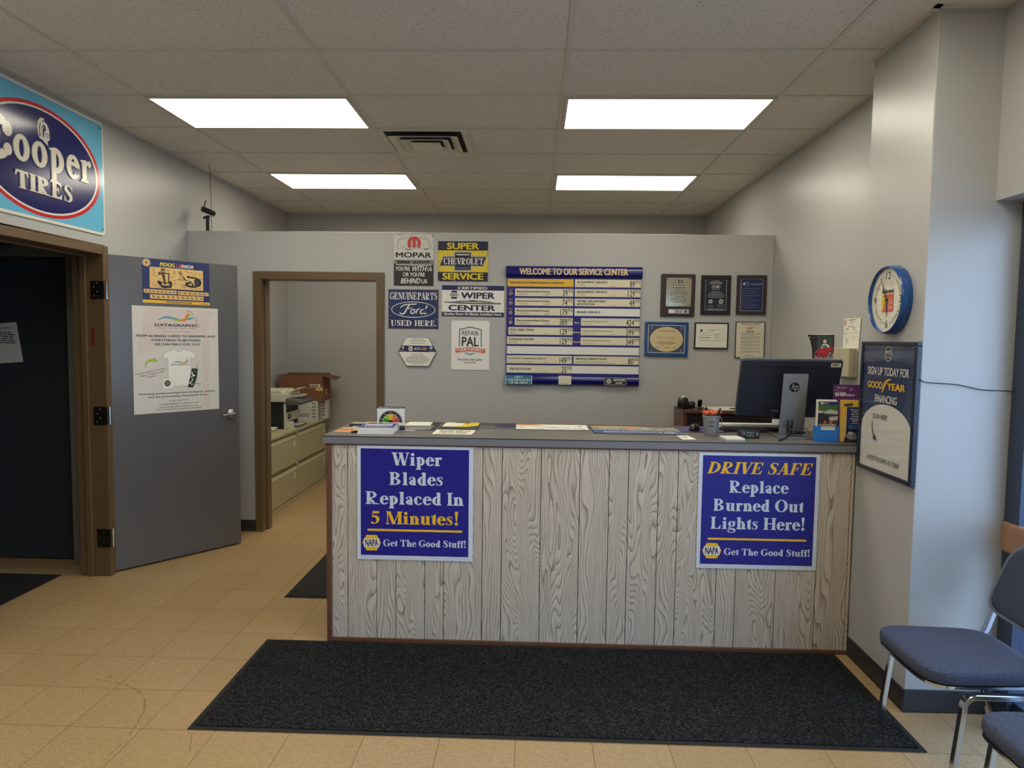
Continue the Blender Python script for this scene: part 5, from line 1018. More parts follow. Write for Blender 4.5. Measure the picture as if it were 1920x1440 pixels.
for k in range(9): u0 = 0.09 + 0.026 * k; sheet(g, u0, 0.06 + 0.01 * (k % 3), u0 + 0.014, Hh - 0.012, ('slate', 'foliage', 'wipergrey')[k % 3], 0.0012)
sheet(g, 0.18, 0.115, 0.225, 0.135, 'cream', 0.0016); g.build('street_picture', t)
g = G(); q = 0.004; g.poly([(0.055, 0.03), (0.06, 0.055), (0.11, 0.075), (0.15, 0.085), (0.29, 0.092), (0.325, 0.086), (0.33, 0.06), (0.20, 0.02), (0.11, 0.018)], 'redcar', q + 0.001); g.poly([(0.15, 0.08), (0.175, 0.108), (0.245, 0.110), (0.285, 0.09)], 'white', q + 0.0014); g.poly([(0.165, 0.083), (0.182, 0.102), (0.235, 0.103), (0.255, 0.086)], 'teal', q + 0.0018); g.ell(0.165, 0.020, 0.020, 0.020, 'ink', q + 0.0018, 16); g.ell(0.165, 0.020, 0.010, 0.010, 'silver', q + 0.0022, 14); g.ell(0.295, 0.05, 0.018, 0.020, 'ink', q + 0.0018, 16); g.ell(0.295, 0.05, 0.009, 0.010, 'silver', q + 0.0022, 14); g.stroke([(0.052, 0.024, 0.006), (0.10, 0.018, 0.007), (0.13, 0.022, 0.004)], 'silver', q + 0.0022); g.stroke([(0.065, 0.045, 0.012), (0.12, 0.040, 0.012)], 'charcoal', q + 0.0022, 1); g.build('car_picture', t)
t = thing('paper_notice', 'white list taped on the wall above the beige box', 'notice', frame_at('right', (XW, 4.19, 1.560)))
g = G(); g.poly([(0, 0.012), (0.20, 0.0), (0.213, 0.192), (0.002, 0.194)], 'paper', 0.0045); g.poly([(0.002, 0.194), (0.213, 0.192), (0.20, 0.0), (0, 0.012)], 'paper', 0.0015); g.build('sheet', t); w = 0.005
g = G(); g.hexa(0.022, 0.168, 0.014, 0.020, 'red', w, 0.4); g.hexa(0.022, 0.168, 0.010, 0.015, 'paper', w + E5, 0.4); g.text('S', 0.022, 0.158, 0.020, 'ink', w + 2 * E5, bold=0.03); g.small(0.06, 0.15, 0.180, 0.007, 'wipergrey', w, 'c'); g.small(0.08, 0.13, 0.171, 0.005, 'grey', w); g.small(0.08, 0.12, 0.163, 0.006, 'grey', w); g.small(0.065, 0.13, 0.141, 0.006, 'wipergrey', w)
for a, b, v in ((0.03, 0.07, 0.131), (0.03, 0.07, 0.124), (0.12, 0.155, 0.134), (0.12, 0.155, 0.126), (0.01, 0.04, 0.104), (0.055, 0.063, 0.104), (0.09, 0.1, 0.104), (0.125, 0.133, 0.104), (0.15, 0.18, 0.106), (0.01, 0.035, 0.096), (0.03, 0.065, 0.07), (0.035, 0.06, 0.062), (0.035, 0.06, 0.056), (0.03, 0.07, 0.047), (0.12, 0.145, 0.072)): g.small(a, b, v, 0.006, 'grey', w)
g.rect(0.005, 0.084, 0.195, 0.0855, 'lightgrey', w); g.build('lettering', t)
t = thing('chime_box', 'beige wall-mounted box half hidden by the monitor', 'box', (XW, 4.10, 1.41))
m = MB(); m.box((-0.052, -0.10, 0.0), (0.0, 0.105, 0.166), 'beige_box'); m.build('cover', t, bevel=0.003)
m = MB(); m.box((-0.024, -0.1015, 0.01), (-0.020, -0.0995, 0.156), 'grey'); m.build('seam', t)
# ------------------------------------------------------------------ service counter
t = thing('service_counter', 'long service counter clad in whitewashed planks with a grey laminate top', 'counter', (0, 0, 0))
m = MB(); m.seed = []
gr = [-1.045, -0.962, -0.809, -0.709, -0.556, -0.457, -0.256, -0.156, 0.045, 0.245, 0.395, 0.494, 0.647, 0.747, 0.956, 1.055, 1.258, 1.462, 1.620, 1.637]
for k in range(len(gr) - 1):
    m.box((gr[k] + (0.0018 if k else 0), YC, 0.022), (gr[k + 1] - 0.0018, YC + 0.012, 1.046), 'plank_panel'); m.seed += [(k * 0.37 + 0.11) % 5.0] * 6
m.build('plank_panel', t)
m = MB(); m.box((-1.062, YC + 0.008, 0.0), (1.637, YC + 0.03, 1.046), 'ink'); m.box((-1.062, YC + 0.03, 0.0), (-1.035, 4.03, 1.046), 'desk_brown'); m.box((-1.0, 3.97, 0.0), (1.637, 4.0, 1.046), 'desk_brown'); m.build('carcass', t)
m = MB(); m.box((-1.072, YC - 0.012, 0.0), (-1.045, YC + 0.028, 1.044), 'cherry'); m.build('corner_post', t, bevel=0.004)
m = MB(); m.box((-1.045, YC - 0.010, 0.0), (1.638, YC + 0.002, 0.022), 'cherry'); m.build('base_moulding', t, bevel=0.003)
m = MB(); m.box((-1.080, YC - 0.010, 1.0465), (1.638, 4.06, 1.055), 'cherry'); m.build('top_moulding', t, bevel=0.003)
m = MB(); m.box((-1.090, YC - 0.014, 1.055), (1.638, 4.085, HT), 'laminate_edge'); m.box((1.638, 3.492, 1.055), (1.863, 4.085, HT), 'laminate_edge')
m.box((-1.0905, YC - 0.0145, HT - 0.0006), (1.638, 4.0855, HT + 0.0004), 'laminate'); m.box((1.638, 3.492, HT - 0.0006), (1.863, 4.0855, HT + 0.0004), 'laminate'); m.box((-1.092, YC - 0.0155, HT - 0.004), (1.638, YC - 0.0143, HT + 0.0002), 'charcoal'); m.build('countertop', t)
m = MB(); m.box((-1.09, 4.0855, 1.052), (1.863, 4.10, HT + 0.003), 'cherry'); m.build('back_edge_strip', t, bevel=0.002)
HC = HT + 0.0006

# two plastic boards fixed to the front
def front_sign(name, label, x0, z0, W, Hh, rot):
    t = thing(name, label, 'sign', frame_at('back', (x0, YC - 0.0015, z0), rot), 'blue signs on the counter front')
    g = G(); g.box((0, 0, 0), (W, Hh, 0.004), 'coroplast'); g.build('board', t); return t
M('signblue', (24, 22, 132), rough=0.38)
w = 0.0044
t = front_sign('counter_sign', 'blue and white counter sign about wiper blades', -0.911, 0.445, 0.605, 0.601, 0.0)
g = G(); g.rect(0.019, 0.023, 0.583, 0.586, 'signblue', w); g.build('blue_field', t)
g = G(); kw = dict(font='serif')
g.text('Wiper', 0.311, 0.500, 0.067, 'coroplast', w + E5, fit=0.262, **kw); g.text('Blades', 0.308, 0.397, 0.067, 'coroplast', w + E5, fit=0.278, **kw); g.text('Replaced In', 0.301, 0.294, 0.067, 'coroplast', w + E5, fit=0.512, **kw); g.text('5 Minutes!', 0.301, 0.190, 0.067, 'yellow', w + E5, fit=0.455, **kw); g.text('Get The Good Stuff!', 0.137, 0.072, 0.036, 'coroplast', w + E5, 'l', fit=0.432, **kw); g.rrect(0.054, 0.152, 0.551, 0.163, 0.005, 'yellow', w + E5); g.build('lettering', t)
g = G(); g.napa(0.076, 0.089, 0.051, 0.043, w + E5); g.build('emblem', t)
t = front_sign('counter_sign', 'blue and white counter sign about burned out lights', 0.850, 0.440, 0.610, 0.601, 0.0)
g = G(); g.rect(0.019, 0.022, 0.590, 0.587, 'signblue', w); g.build('blue_field', t)
g = G(); g.text('DRIVE SAFE', 0.302, 0.494, 0.060, 'yellow', w + E5, fit=0.520, shear=0.28, **kw); g.text('Replace', 0.307, 0.396, 0.062, 'coroplast', w + E5, fit=0.300, **kw); g.text('Burned Out', 0.307, 0.301, 0.062, 'coroplast', w + E5, fit=0.455, **kw); g.text('Lights Here!', 0.306, 0.207, 0.062, 'coroplast', w + E5, fit=0.475, **kw); g.text('Get The Good Stuff!', 0.140, 0.071, 0.035, 'coroplast', w + E5, 'l', fit=0.435, **kw); g.rrect(0.055, 0.149, 0.557, 0.160, 0.005, 'yellow', w + E5); g.build('lettering', t)
g = G(); g.napa(0.078, 0.092, 0.051, 0.042, w + E5); g.build('emblem', t)

# ------------------------------------------------------------------ things on the counter
def flat(name, label, cat, x, y, rot=0.0, z=HC, group=None): return thing(name, label, cat, frame_at('flat', (x, y, z), rot), group)
def sheet_of(t, pts, mat, th=0.0008, name='sheet'):
    g = G(); g.prism(pts, 0, th, mat); return g.build(name, t)
R4 = lambda W, D: [(0, 0), (W, 0), (W, D), (0, D)]
# stack of four pads
for k in range(4):
    lab = ('white bottom pad of the stack under the gauge card', 'white second pad up in the stack under the gauge card', 'white third pad up in the stack under the gauge card', 'blue-covered top pad of the stack under the gauge card')[k]
    t = flat('note_pad', lab, 'notepad', -0.925 + 0.002 * (k % 2), 3.540 + 0.001 * k, 0.05 + 0.012 * (k % 2), HC + k * 0.0088, 'stack of pads on the counter')
    g = G(); g.box((0, 0, 0), (0.186, 0.165, 0.0084), 'white'); g.build('pages', t, bevel=0.001)
    if k == 3:
        g = G(); g.box((0, 0, 0.0085), (0.186, 0.165, 0.0092), 'blue'); g.rect(0.02, 0.09, 0.166, 0.15, 'lilac', 0.0095); g.build('cover', t)
        g = G(); g.text('VEHICLE INSPECTION', 0.093, 0.058, 0.013, 'white', 0.0096, bold=0.03, fit=0.15); g.text('& MAINTENANCE', 0.093, 0.030, 0.013, 'white', 0.0096, bold=0.03, fit=0.12); g.build('lettering', t)
# gauge card
t = thing('gauge_card', 'small white display card with a green to red gauge, behind the pads', 'display card', frame_at('back', (-0.868, 3.752, HC)))
g = G(); g.box((-0.004, 0.0, -0.028), (0.158, 0.004, 0.028), 'acrylic'); g.build('stand', t)
g = G(); g.box((0, 0.004, 0), (0.154, 0.128, 0.003), 'white'); g.rect(0, 0.117, 0.154, 0.128, 'ink', 0.0034); g.build('card', t)
g = G(); cx, cv = 0.077, 0.040; w = 0.0036; g.ring(cx, cv, 0.066, 0.066, 0.047, 0.047, 'ink', w, 0, 180, 30); g.ring(cx, cv, 0.0635, 0.0635, 0.0625, 0.0625, 'white', w + E5, 4, 176, 30); g.ring(cx, cv, 0.047, 0.047, 0.046, 0.046, 'white', w + E5, 0, 180, 30)
for k, c in enumerate(('red', 'orange', 'yellow', 'lime', 'green')): g.ring(cx, cv, 0.0455, 0.0455, 0.001, 0.001, c, w + E5, 36 * k + 1, 36 * k + 35, 6)
for k in range(1, 5): a = radians(36 * k); g.line((cx + 0.048 * cos(a), cv + 0.048 * sin(a)), (cx + 0.062 * cos(a), cv + 0.062 * sin(a)), 0.001, 'grey', w + 2 * E5)
for k in range(5): a = radians(36 * k + 18); g.rect(cx + 0.055 * cos(a) - 0.005, cv + 0.055 * sin(a) - 0.0015, cx + 0.055 * cos(a) + 0.005, cv + 0.055 * sin(a) + 0.0015, 'lightgrey', w + 2 * E5)
g.build('gauge', t)
g = G(); g.ring(cx, cv, 0.013, 0.013, 0.0001, 0.0001, 'ink', w + 3 * E5, 0, 180, 14); g.polys(ribbon([(cx, cv + 0.003, 0.008), (cx - 0.034, cv + 0.017, 0.002)], 1), 'ink', w + 4 * E5); g.build('needle', t)
g = G(); g.text('Vehicle Questions? Ask us! No Charge', 0.077, 0.120, 0.0055, 'white', w + E5, bold=0.02, fit=0.142); g.rect(0.008, 0.028, 0.036, 0.036, 'green', w); g.rect(0.008, 0.014, 0.036, 0.028, 'lightgrey', w); g.rect(0.008, 0.008, 0.036, 0.014, 'green', w); g.small(0.042, 0.12, 0.029, 0.006, 'ink', w); g.small(0.042, 0.13, 0.020, 0.006, 'ink', w); g.small(0.042, 0.12, 0.012, 0.005, 'grey', w); g.build('lettering', t)
# leaflets at the open end of the counter
t = flat('leaflet', 'golden leaflet lying at the open end of the counter', 'leaflet', -1.075, 3.63, 0.02); sheet_of(t, [(0, 0), (0.10, -0.02), (0.115, 0.16), (0.012, 0.17)], 'tan'); g = G(); g.rect(0.012, 0.02, 0.095, 0.06, 'orange', 0.0012); g.rect(0.012, 0.075, 0.09, 0.10, 'brown', 0.0012); g.small(0.015, 0.10, 0.12, 0.012, 'cream', 0.0012); g.build('print', t)
t = flat('leaflet', 'pale grey leaflet overlapping the golden leaflet near the pads', 'leaflet', -1.02, 3.77, 0.10, HC + 0.001); sheet_of(t, R4(0.12, 0.10), 'lightgrey'); g = G(); g.rect(0.01, 0.04, 0.11, 0.09, 'grey', 0.0012); g.small(0.01, 0.11, 0.015, 0.012, 'white', 0.0012); g.build('print', t)
t = flat('price_leaflet', 'tan sheet along the back edge behind the gauge card', 'leaflet', -1.00, 3.965, 0.01); sheet_of(t, R4(0.34, 0.11), 'tan'); g = G(); g.small(0.02, 0.3, 0.06, 0.02, 'cream', 0.0012); g.build('print', t)
t = flat('ring_binder', 'thin black folder with a cream label behind the leaflets', 'folder', -1.055, 3.865, 0.06, HC + 0.0014); g = G(); g.box((0, 0, 0), (0.15, 0.075, 0.010), 'black_plastic'); g.build('cover', t, bevel=0.003); g = G(); g.rect(0.01, 0.03, 0.10, 0.068, 'cream', 0.0104); g.build('label', t)
t = flat('ballpoint_pen', 'black pen lying just beside the stack of pads', 'pen', -0.968, 3.575, 1.05, HC); m = MB(); m.lathe([(0.002, 0.0), (0.005, 0.012), (0.0055, 0.05), (0.0055, 0.115), (0.004, 0.125)], 'black_plastic', 10, at=(0, 0, 0.0056), axis=0); m.build('barrel', t, smooth=True)
t = flat('stress_ball', 'small black knob-shaped weight beside the pads', 'paperweight', -0.722, 3.725, 0, HC); m = MB(); m.lathe([(0.004, 0.0), (0.013, 0.002), (0.017, 0.012), (0.013, 0.022), (0.004, 0.026)], 'black_plastic', 16); m.build('body', t, smooth=True)
# papers in the middle
t = flat('paper_sheet', 'blue-white sheet partly under the stack of pads', 'paper', -0.80, 3.70, 0.06); sheet_of(t, R4(0.15, 0.20), 'lilac')
t = flat('counter_mat', 'dark grey advertising mat between the tan sheet and the hand-lettered notice', 'counter mat', -0.748, 3.735, 0.02); sheet_of(t, R4(0.205, 0.345), 'charcoal', 0.0016); g = G(); g.rect(0.0, 0.012, 0.175, 0.20, 'grey', 0.0020); g.small(0.03, 0.15, 0.02, 0.014, 'cream', 0.0024); g.build('print', t)
t = flat('paper_sheet', 'white form lying on the dark grey mat', 'paper', -0.745, 3.885, 0.04, HC + 0.0028); sheet_of(t, [(0, 0), (0.15, 0.012), (0.148, 0.19), (0.006, 0.19)], 'paper'); g = G(); g.rect(0.004, 0.0, 0.148, 0.012, 'wipergrey', 0.0012); g.build('print', t)
t = flat('paper_sheet', 'hand-lettered white notice lying near the counter edge', 'paper', -0.539, 3.592, 0.0); sheet_of(t, [(0, 0), (0.213, 0.005), (0.222, 0.19), (0.004, 0.185)], 'paper'); g = G(); g.text('PLEASE ASK US', 0.112, 0.105, 0.045, 'ink', 0.0012, bold=0.02, fit=0.165); g.text('FOR AN OFFER', 0.108, 0.050, 0.040, 'ink', 0.0012, bold=0.02, fit=0.15); g.small(0.02, 0.19, 0.014, 0.012, 'grey', 0.0012); g.build('lettering', t)
t = flat('clipboard', 'black clipboard behind the hand-lettered notice', 'clipboard', -0.536, 3.775, 0.0); g = G(); g.box((0, 0, 0), (0.228, 0.30, 0.003), 'black_plastic'); g.build('board', t, bevel=0.001); g = G(); g.box((0.07, 0.268, 0.003), (0.16, 0.296, 0.010), 'nickel'); g.build('clip', t, bevel=0.002)
t = flat('paper_sheet', 'yellow form under the clip of the black clipboard', 'paper', -0.526, 3.885, 0.0, HC + 0.0034); sheet_of(t, [(0, 0), (0.14, -0.01), (0.205, 0.06), (0.205, 0.195), (0.005, 0.195)], 'lemon')
t = flat('paper_sheet', 'cream slip on top of the yellow form', 'paper', -0.522, 3.875, 0.02, HC + 0.0046); sheet_of(t, [(0, 0), (0.06, -0.006), (0.11, 0.05), (0.12, 0.17), (0.005, 0.18)], 'paper')
def ad_mat(label, x, y, W, D, mat, rot=0.0, pts=None):
    t = flat('counter_mat', label, 'counter mat', x, y, rot, HC, 'advertising mats on the counter'); sheet_of(t, pts or R4(W, D), mat, 0.0018, 'mat'); return t
t = ad_mat('navy advertising mat beside the clipboard', -0.312, 3.862, 0.205, 0.20, 'navy'); g = G(); g.rect(0.004, 0.004, 0.085, 0.19, 'wipergrey', 0.0022); g.rect(0.0, 0.0, 0.20, 0.020, 'grey', 0.0023); g.small(0.015, 0.10, 0.06, 0.02, 'lightgrey', 0.0026); g.build('print', t)
t = ad_mat('white illustrated advertising mat with a black edge', -0.102, 3.825, 0.422, 0.242, 'ink'); g = G(); g.rect(0.004, 0.012, 0.418, 0.242, 'white', 0.0022); g.rect(0.006, 0.185, 0.14, 0.24, 'tan', 0.0026); g.stroke([(0.015, 0.19, 0.02), (0.06, 0.205, 0.03), (0.12, 0.21, 0.012)], 'orange', 0.0029)
for a, b, c, d, col in ((0.10, 0.14, 0.19, 0.15, 'wipergrey'), (0.18, 0.09, 0.26, 0.11, 'foliage'), (0.27, 0.10, 0.32, 0.115, 'foliage'), (0.12, 0.04, 0.17, 0.055, 'wipergrey'), (0.02, 0.085, 0.06, 0.10, 'grey'), (0.36, 0.15, 0.39, 0.18, 'wipergrey'), (0.33, 0.055, 0.40, 0.075, 'grey'), (0.25, 0.03, 0.30, 0.04, 'grey'), (0.37, 0.018, 0.412, 0.03, 'ink')): g.ell((a + c) / 2, (b + d) / 2, (c - a) / 2, (d - b) / 2, col, 0.0029, 14)
g.build('print', t)
pts = [(0.004, 0.004), (0.10, -0.01), (0.505, -0.008), (0.515, 0.29), (0.0, 0.315)]
t = ad_mat('blue and black advertising mat next to the computer mouse', 0.328, 3.722, 0, 0, 'ink', 0.0, pts)
g = G(); g.poly([(0.012, 0.028), (0.10, 0.0), (0.50, 0.0), (0.508, 0.28), (0.008, 0.305)], 'grey', 0.0022); g.poly([(0.012, 0.03), (0.10, 0.002), (0.50, 0.002), (0.504, 0.11), (0.010, 0.15)], 'blue', 0.0026); g.stroke([(0.02, 0.28, 0.03), (0.2, 0.28, 0.035), (0.34, 0.27, 0.03)], 'tan', 0.0026); g.stroke([(0.20, 0.24, 0.03), (0.27, 0.235, 0.03)], 'orange', 0.0029)
for a, b, v in ((0.30, 0.36, 0.2), (0.38, 0.42, 0.17), (0.44, 0.48, 0.21), (0.05, 0.16, 0.2), (0.22, 0.33, 0.17)): g.small(a, b, v, 0.03, 'cream', 0.0032)
g.text('Synthetic from Performance by design', 0.26, 0.055, 0.035, 'white', 0.0032, bold=0.02, fit=0.40, shear=0.3); g.text('NAPA', 0.455, 0.02, 0.03, 'lightgrey', 0.0032, bold=0.02); g.build('print', t)
t = flat('business_card', 'pale card lying between the blue mat and the pen cup', 'card', 0.778, 3.548, 0.10); sheet_of(t, [(0, 0), (0.075, 0.002), (0.072, 0.145), (0.012, 0.145)], 'paper'); g = G(); g.rect(0.02, 0.07, 0.055, 0.10, 'grey', 0.0012); g.build('print', t)
# mouse on a purple pad
M('purplepad', (76, 72, 128), rough=0.8)
t = flat('mouse_pad', 'purple mouse pad half hidden behind the pen cup', 'mouse pad', 0.835, 3.835, 0.0); g = G(); g.prism(rounded(0, 0, 0.245, 0.215, 0.015), 0, 0.003, 'charcoal'); g.prism(rounded(0.004, 0.004, 0.241, 0.211, 0.013), 0.003, 0.0034, 'purplepad'); g.build('pad', t)
t = flat('computer_mouse', 'glossy black computer mouse on the purple pad', 'computer mouse', 0.918, 3.895, 1.1, HC + 0.0036)
m = MB(); n = 20; prof = [(0.96, 0.0), (1.0, 0.25), (0.93, 0.6), (0.72, 0.88), (0.38, 1.0), (0.02, 1.03)]; vs = []; fs = []
for r, zz in prof: vs += [(0.052 * r * cos(2 * pi * k / n), 0.031 * r * sin(2 * pi * k / n) * (1 + 0.08 * cos(2 * pi * k / n)), 0.036 * zz) for k in range(n)]
for i in range(len(prof) - 1):
    for k in range(n): fs.append((i * n + k, i * n + (k + 1) % n, (i + 1) * n + (k + 1) % n, (i + 1) * n + k))
fs += [tuple(range(n - 1, -1, -1)), tuple((len(prof) - 1) * n + k for k in range(n))]; m.mesh(vs, fs, 'black_gloss'); m.build('body', t, smooth=True)
m = MB(); m.lathe([(0.009, -0.004), (0.009, 0.004)], 'wipergrey', 14, at=(0.028, 0, 0.028), axis=1); m.build('scroll_wheel', t, smooth=True)
m = MB(); m.tube(smooth_path([(0.052, 0, 0.010), (0.085, -0.03, 0.004), (0.10, -0.08, 0.003), (0.085, -0.13, 0.003)], 5), 0.0018, 'black_plastic', 6); m.build('cord', t, smooth=True)
# pen cup and pens
CX, CY = 0.972, 3.745
t = flat('pen_cup', 'grey plastic pen cup with dark lettering', 'pen cup', CX, CY, 0.0)
m = MB(); m.lathe([(0.035, 0.0), (0.036, 0.003), (0.0455, 0.098), (0.0475, 0.099), (0.0475, 0.108), (0.0435, 0.108), (0.034, 0.006), (0.001, 0.005)], 'cup_grey', 32, cap=False); m.lathe([(0.0005, 0.0), (0.035, 0.0)], 'cup_grey', 32, cap=False); m.build('cup', t, smooth=True)
def on_cone(s, v0, h, a0, wd):
    vs, fs = text_mesh(s, 0.02); x0 = min(p[0] for p in vs); k = wd / (max(p[0] for p in vs) - x0); q = MB(); out = []
    for p in vs:
        z_ = v0 + p[1] / _CAP * h; r = 0.0362 + (z_ - 0.003) * 0.1; a = a0 + (p[0] - x0) * k / r; r += p[2] * 3; out.append((r * cos(a), r * sin(a), z_))
    q.mesh(out, fs, 'ink'); return q
q = on_cone('560', 0.072, 0.009, radians(-122), 0.030); q2 = on_cone('ity', 0.050, 0.011, radians(-118), 0.024); q.mesh(q2.v, q2.f, 'ink'); q.build('lettering', t, fix=False)
m = MB(); m.tube([(0.0475, -0.01, 0.10), (0.056, -0.012, 0.085), (0.050, -0.012, 0.05)], 0.0025, 'cup_grey', 6); m.build('handle', t, smooth=True)
pens = [(-0.024, -0.010, -0.16, 0.05, 'orange', 'floral pen with orange petals at the counter-front side of the cup'), (-0.012, 0.014, -0.06, -0.10, 'orange', 'floral pen with orange petals at the far side of the cup'), (0.006, -0.016, 0.02, 0.10, 'orange', 'floral pen with orange petals in the middle of the cup'), (0.030, 0.012, 0.20, -0.08, 'orange', 'floral pen with orange petals leaning toward the monitor'), (-0.016, 0.004, -0.14, -0.05, 'black', 'black pen leaning away from the monitor in the grey cup'), (0.022, -0.012, 0.22, 0.08, 'black', 'black pen leaning toward the monitor in the grey cup')]
for i, (px, py, tx, ty, kind, lab) in enumerate(pens):
    t = thing('ballpoint_pen' if kind == 'black' else 'floral_pen', lab, 'pen', Matrix.Translation((CX + px * 0.5, CY + py * 0.5, HC + 0.008)) @ Matrix.Rotation(tx, 4, 'Y') @ Matrix.Rotation(ty, 4, 'X'), 'pens in the grey cup')
    L = 0.145 if kind == 'black' else 0.118
    m = MB(); m.lathe([(0.001, 0.0), (0.0035, 0.012), (0.004, 0.03), (0.004, L)], 'black_plastic' if kind == 'black' else 'green', 8); m.build('barrel', t, smooth=True)
    if kind == 'black':
        m = MB(); m.lathe([(0.0055, L - 0.035), (0.006, L - 0.006), (0.003, L + 0.002)], 'black_gloss', 10); m.build('cap', t, smooth=True)
    else:
        for k in range(6):
            a = k * pi / 3 + i; m = MB(); m.lathe([(0.001, 0.0), (0.0075, 0.008), (0.006, 0.018), (0.001, 0.025)], 'petal_orange' if k % 3 else 'salmon', 8); o = m.build('petal', t, smooth=True)
            o.matrix_local = Matrix.Translation((0.006 * cos(a), 0.006 * sin(a), L - 0.012)) @ Matrix.Rotation(a, 4, 'Z') @ Matrix.Rotation(0.55, 4, 'Y')
# small pad of white cards, card reader, keyboard
t = flat('card_stack', 'short stack of white cards in front of the black card reader', 'cards', 1.002, 3.548, 0.08); g = G(); g.box((0, 0, 0), (0.098, 0.105, 0.010), 'white'); g.build('cards', t, bevel=0.0006)
t = flat('card_reader', 'black boxy card reader with silver lettering by the monitor foot', 'card reader', 1.098, 3.635, -0.08)
m = MB(); m.prism([(0.0, 0.0), (0.075, 0.0), (0.075, 0.028), (0.012, 0.044), (0.0, 0.036)], 0.0, 0.10, 'black_plastic', axis=0); m.build('housing', t, bevel=0.003)
g = G(); g.ring(0.018, 0.026, 0.008, 0.008, 0.006, 0.006, 'silver', 0.0006, n=18); g.small(0.033, 0.070, 0.029, 0.006, 'lightgrey', 0.0006); g.small(0.033, 0.065, 0.021, 0.005, 'grey', 0.0006); g.small(0.033, 0.072, 0.012, 0.004, 'lightgrey', 0.0006); g.rect(0.082, 0.026, 0.093, 0.031, 'silver', 0.0006); g.rect(0.082, 0.018, 0.092, 0.022, 'silver', 0.0006); o = g.build('lettering', t); o.matrix_local = frame_at('back', (0, 0, 0))
t = flat('keyboard', 'black computer keyboard lying behind the card reader', 'keyboard', 1.085, 3.882, -0.01, HC)
m = MB(); m.prism([(0.0, 0.0), (0.125, 0.0), (0.125, 0.012), (0.0, 0.024)], 0.0, 0.36, 'black_plastic', axis=0); m.build('base', t, bevel=0.003)
m = MB()
for r in range(5):
    for k in range(14): x = 0.012 + 0.0242 * k; y = 0.008 + 0.022 * r; z0 = 0.024 - y * 0.08; m.box((x, y, z0 - 0.004), (x + 0.021, y + 0.018, z0 + 0.005), 'charcoal')
m.build('keys', t)
t = flat('paper_sheet', 'long white paper strip at the back edge behind the keyboard', 'paper', 1.07, 4.018, 0.0, HC); g = G(); g.box((0, 0, 0), (0.50, 0.062, 0.030), 'paper'); g.build('sheet', t)
# all-in-one computer seen from behind
MM = Matrix.Translation((1.415, 3.77, HC)) @ Matrix.Rotation(-0.07, 4, 'Z')
t = thing('computer_monitor', 'large dark-backed computer monitor on a silver stand, seen from behind', 'monitor', MM)
tilt = radians(18.5)
PB = Matrix(((1, 0, 0, 0.0), (0, -sin(tilt), -cos(tilt), 0.150), (0, cos(tilt), -sin(tilt), 0.092), (0, 0, 0, 1)))   # u across, v up the panel, w toward the front of the counter
def pb(q, name, par=t, **k): o = q.build(name, par, **k); o.matrix_local = PB @ Matrix.Translation((-0.272, 0, 0)); return o
g = G(); g.prism(rounded(0, 0, 0.544, 0.345, 0.008), -0.016, -0.002, 'brushed'); pb(g, 'bezel', bevel=0.002)
g = G(); g.rect(0.006, 0.02, 0.538, 0.339, 'black_gloss', 0); g.v = [(p[0], p[1], -0.0165) for p in g.v]; g.f = [f[::-1] for f in g.f]; pb(g, 'screen')
g = G(); g.prism(rounded(0.003, 0.001, 0.541, 0.342, 0.010), -0.002, 0.018, 'monitor_navy'); pb(g, 'back_shell', bevel=0.005)
g = G(); g.box((0.02, 0.300, 0.0178), (0.50, 0.303, 0.0186), 'black_plastic'); g.box((0.195, 0.035, 0.0178), (0.233, 0.044, 0.0186), 'grey'); pb(g, 'vents')
g = G(); g.rect(0.478, 0.308, 0.530, 0.332, 'paper', 0.0186); g.small(0.484, 0.524, 0.317, 0.010, 'brown', 0.019); g.small(0.486, 0.52, 0.325, 0.004, 'grey', 0.019); o = pb(g, 'asset_tag'); o['label'] = 'white inventory sticker'
m = MB(); m.prism([(0.0, 0.004), (0.012, 0.004), (-0.040, 0.342), (-0.052, 0.342)], -0.066, 0.066, 'brushed', axis=0)
st = m.build('stand_column', t, bevel=0.003)
m = MB(); m.box((-0.03, -0.028, 0.25), (0.03, 0.06, 0.31), 'black_plastic'); m.build('hinge', t, bevel=0.004)
sl = atan2(0.052, 0.338)
PS = Matrix(((1, 0, 0, 0), (0, -sin(sl), -cos(sl), -0.0005), (0, cos(sl), -sin(sl), 0.004), (0, 0, 0, 1)))
g = G(); g.ell(-0.004, 0.268, 0.027, 0.027, 'black_gloss', 0.0008, 36); g.text('hp', -0.003, 0.255, 0.034, 'silver', 0.0014, shear=0.22, fit=0.034); o = g.build('logo', st); o.matrix_parent_inverse = Matrix(); o.matrix_local = PS
g = G(); g.rrect(-0.026, 0.012, -0.016, 0.085, 0.003, 'ink', 0.0008); g.rrect(-0.006, 0.012, 0.004, 0.085, 0.003, 'ink', 0.0008); o = g.build('cable_slot', st); o.matrix_local = PS
m = MB(); m.prism(rounded(-0.105, -0.125, 0.105, 0.10, 0.006), 0.0, 0.008, 'brushed'); m.build('stand_foot', t, bevel=0.002)
m = MB()
for ps in ([(-0.02, 0.005, 0.085), (-0.018, -0.03, 0.05), (0.0, -0.05, 0.030), (0.03, -0.045, 0.026), (0.07, -0.02, 0.02)], [(0.045, -0.05, 0.02), (-0.01, -0.075, 0.022), (-0.06, -0.13, 0.010), (-0.10, -0.19, 0.0055), (-0.125, -0.225, 0.005)], [(-0.04, -0.03, 0.05), (-0.02, -0.05, 0.035), (-0.05, -0.12, 0.014)]): m.tube(smooth_path(ps, 5), 0.0045, 'black_plastic', 8)
m.build('power_cable', t, smooth=True)
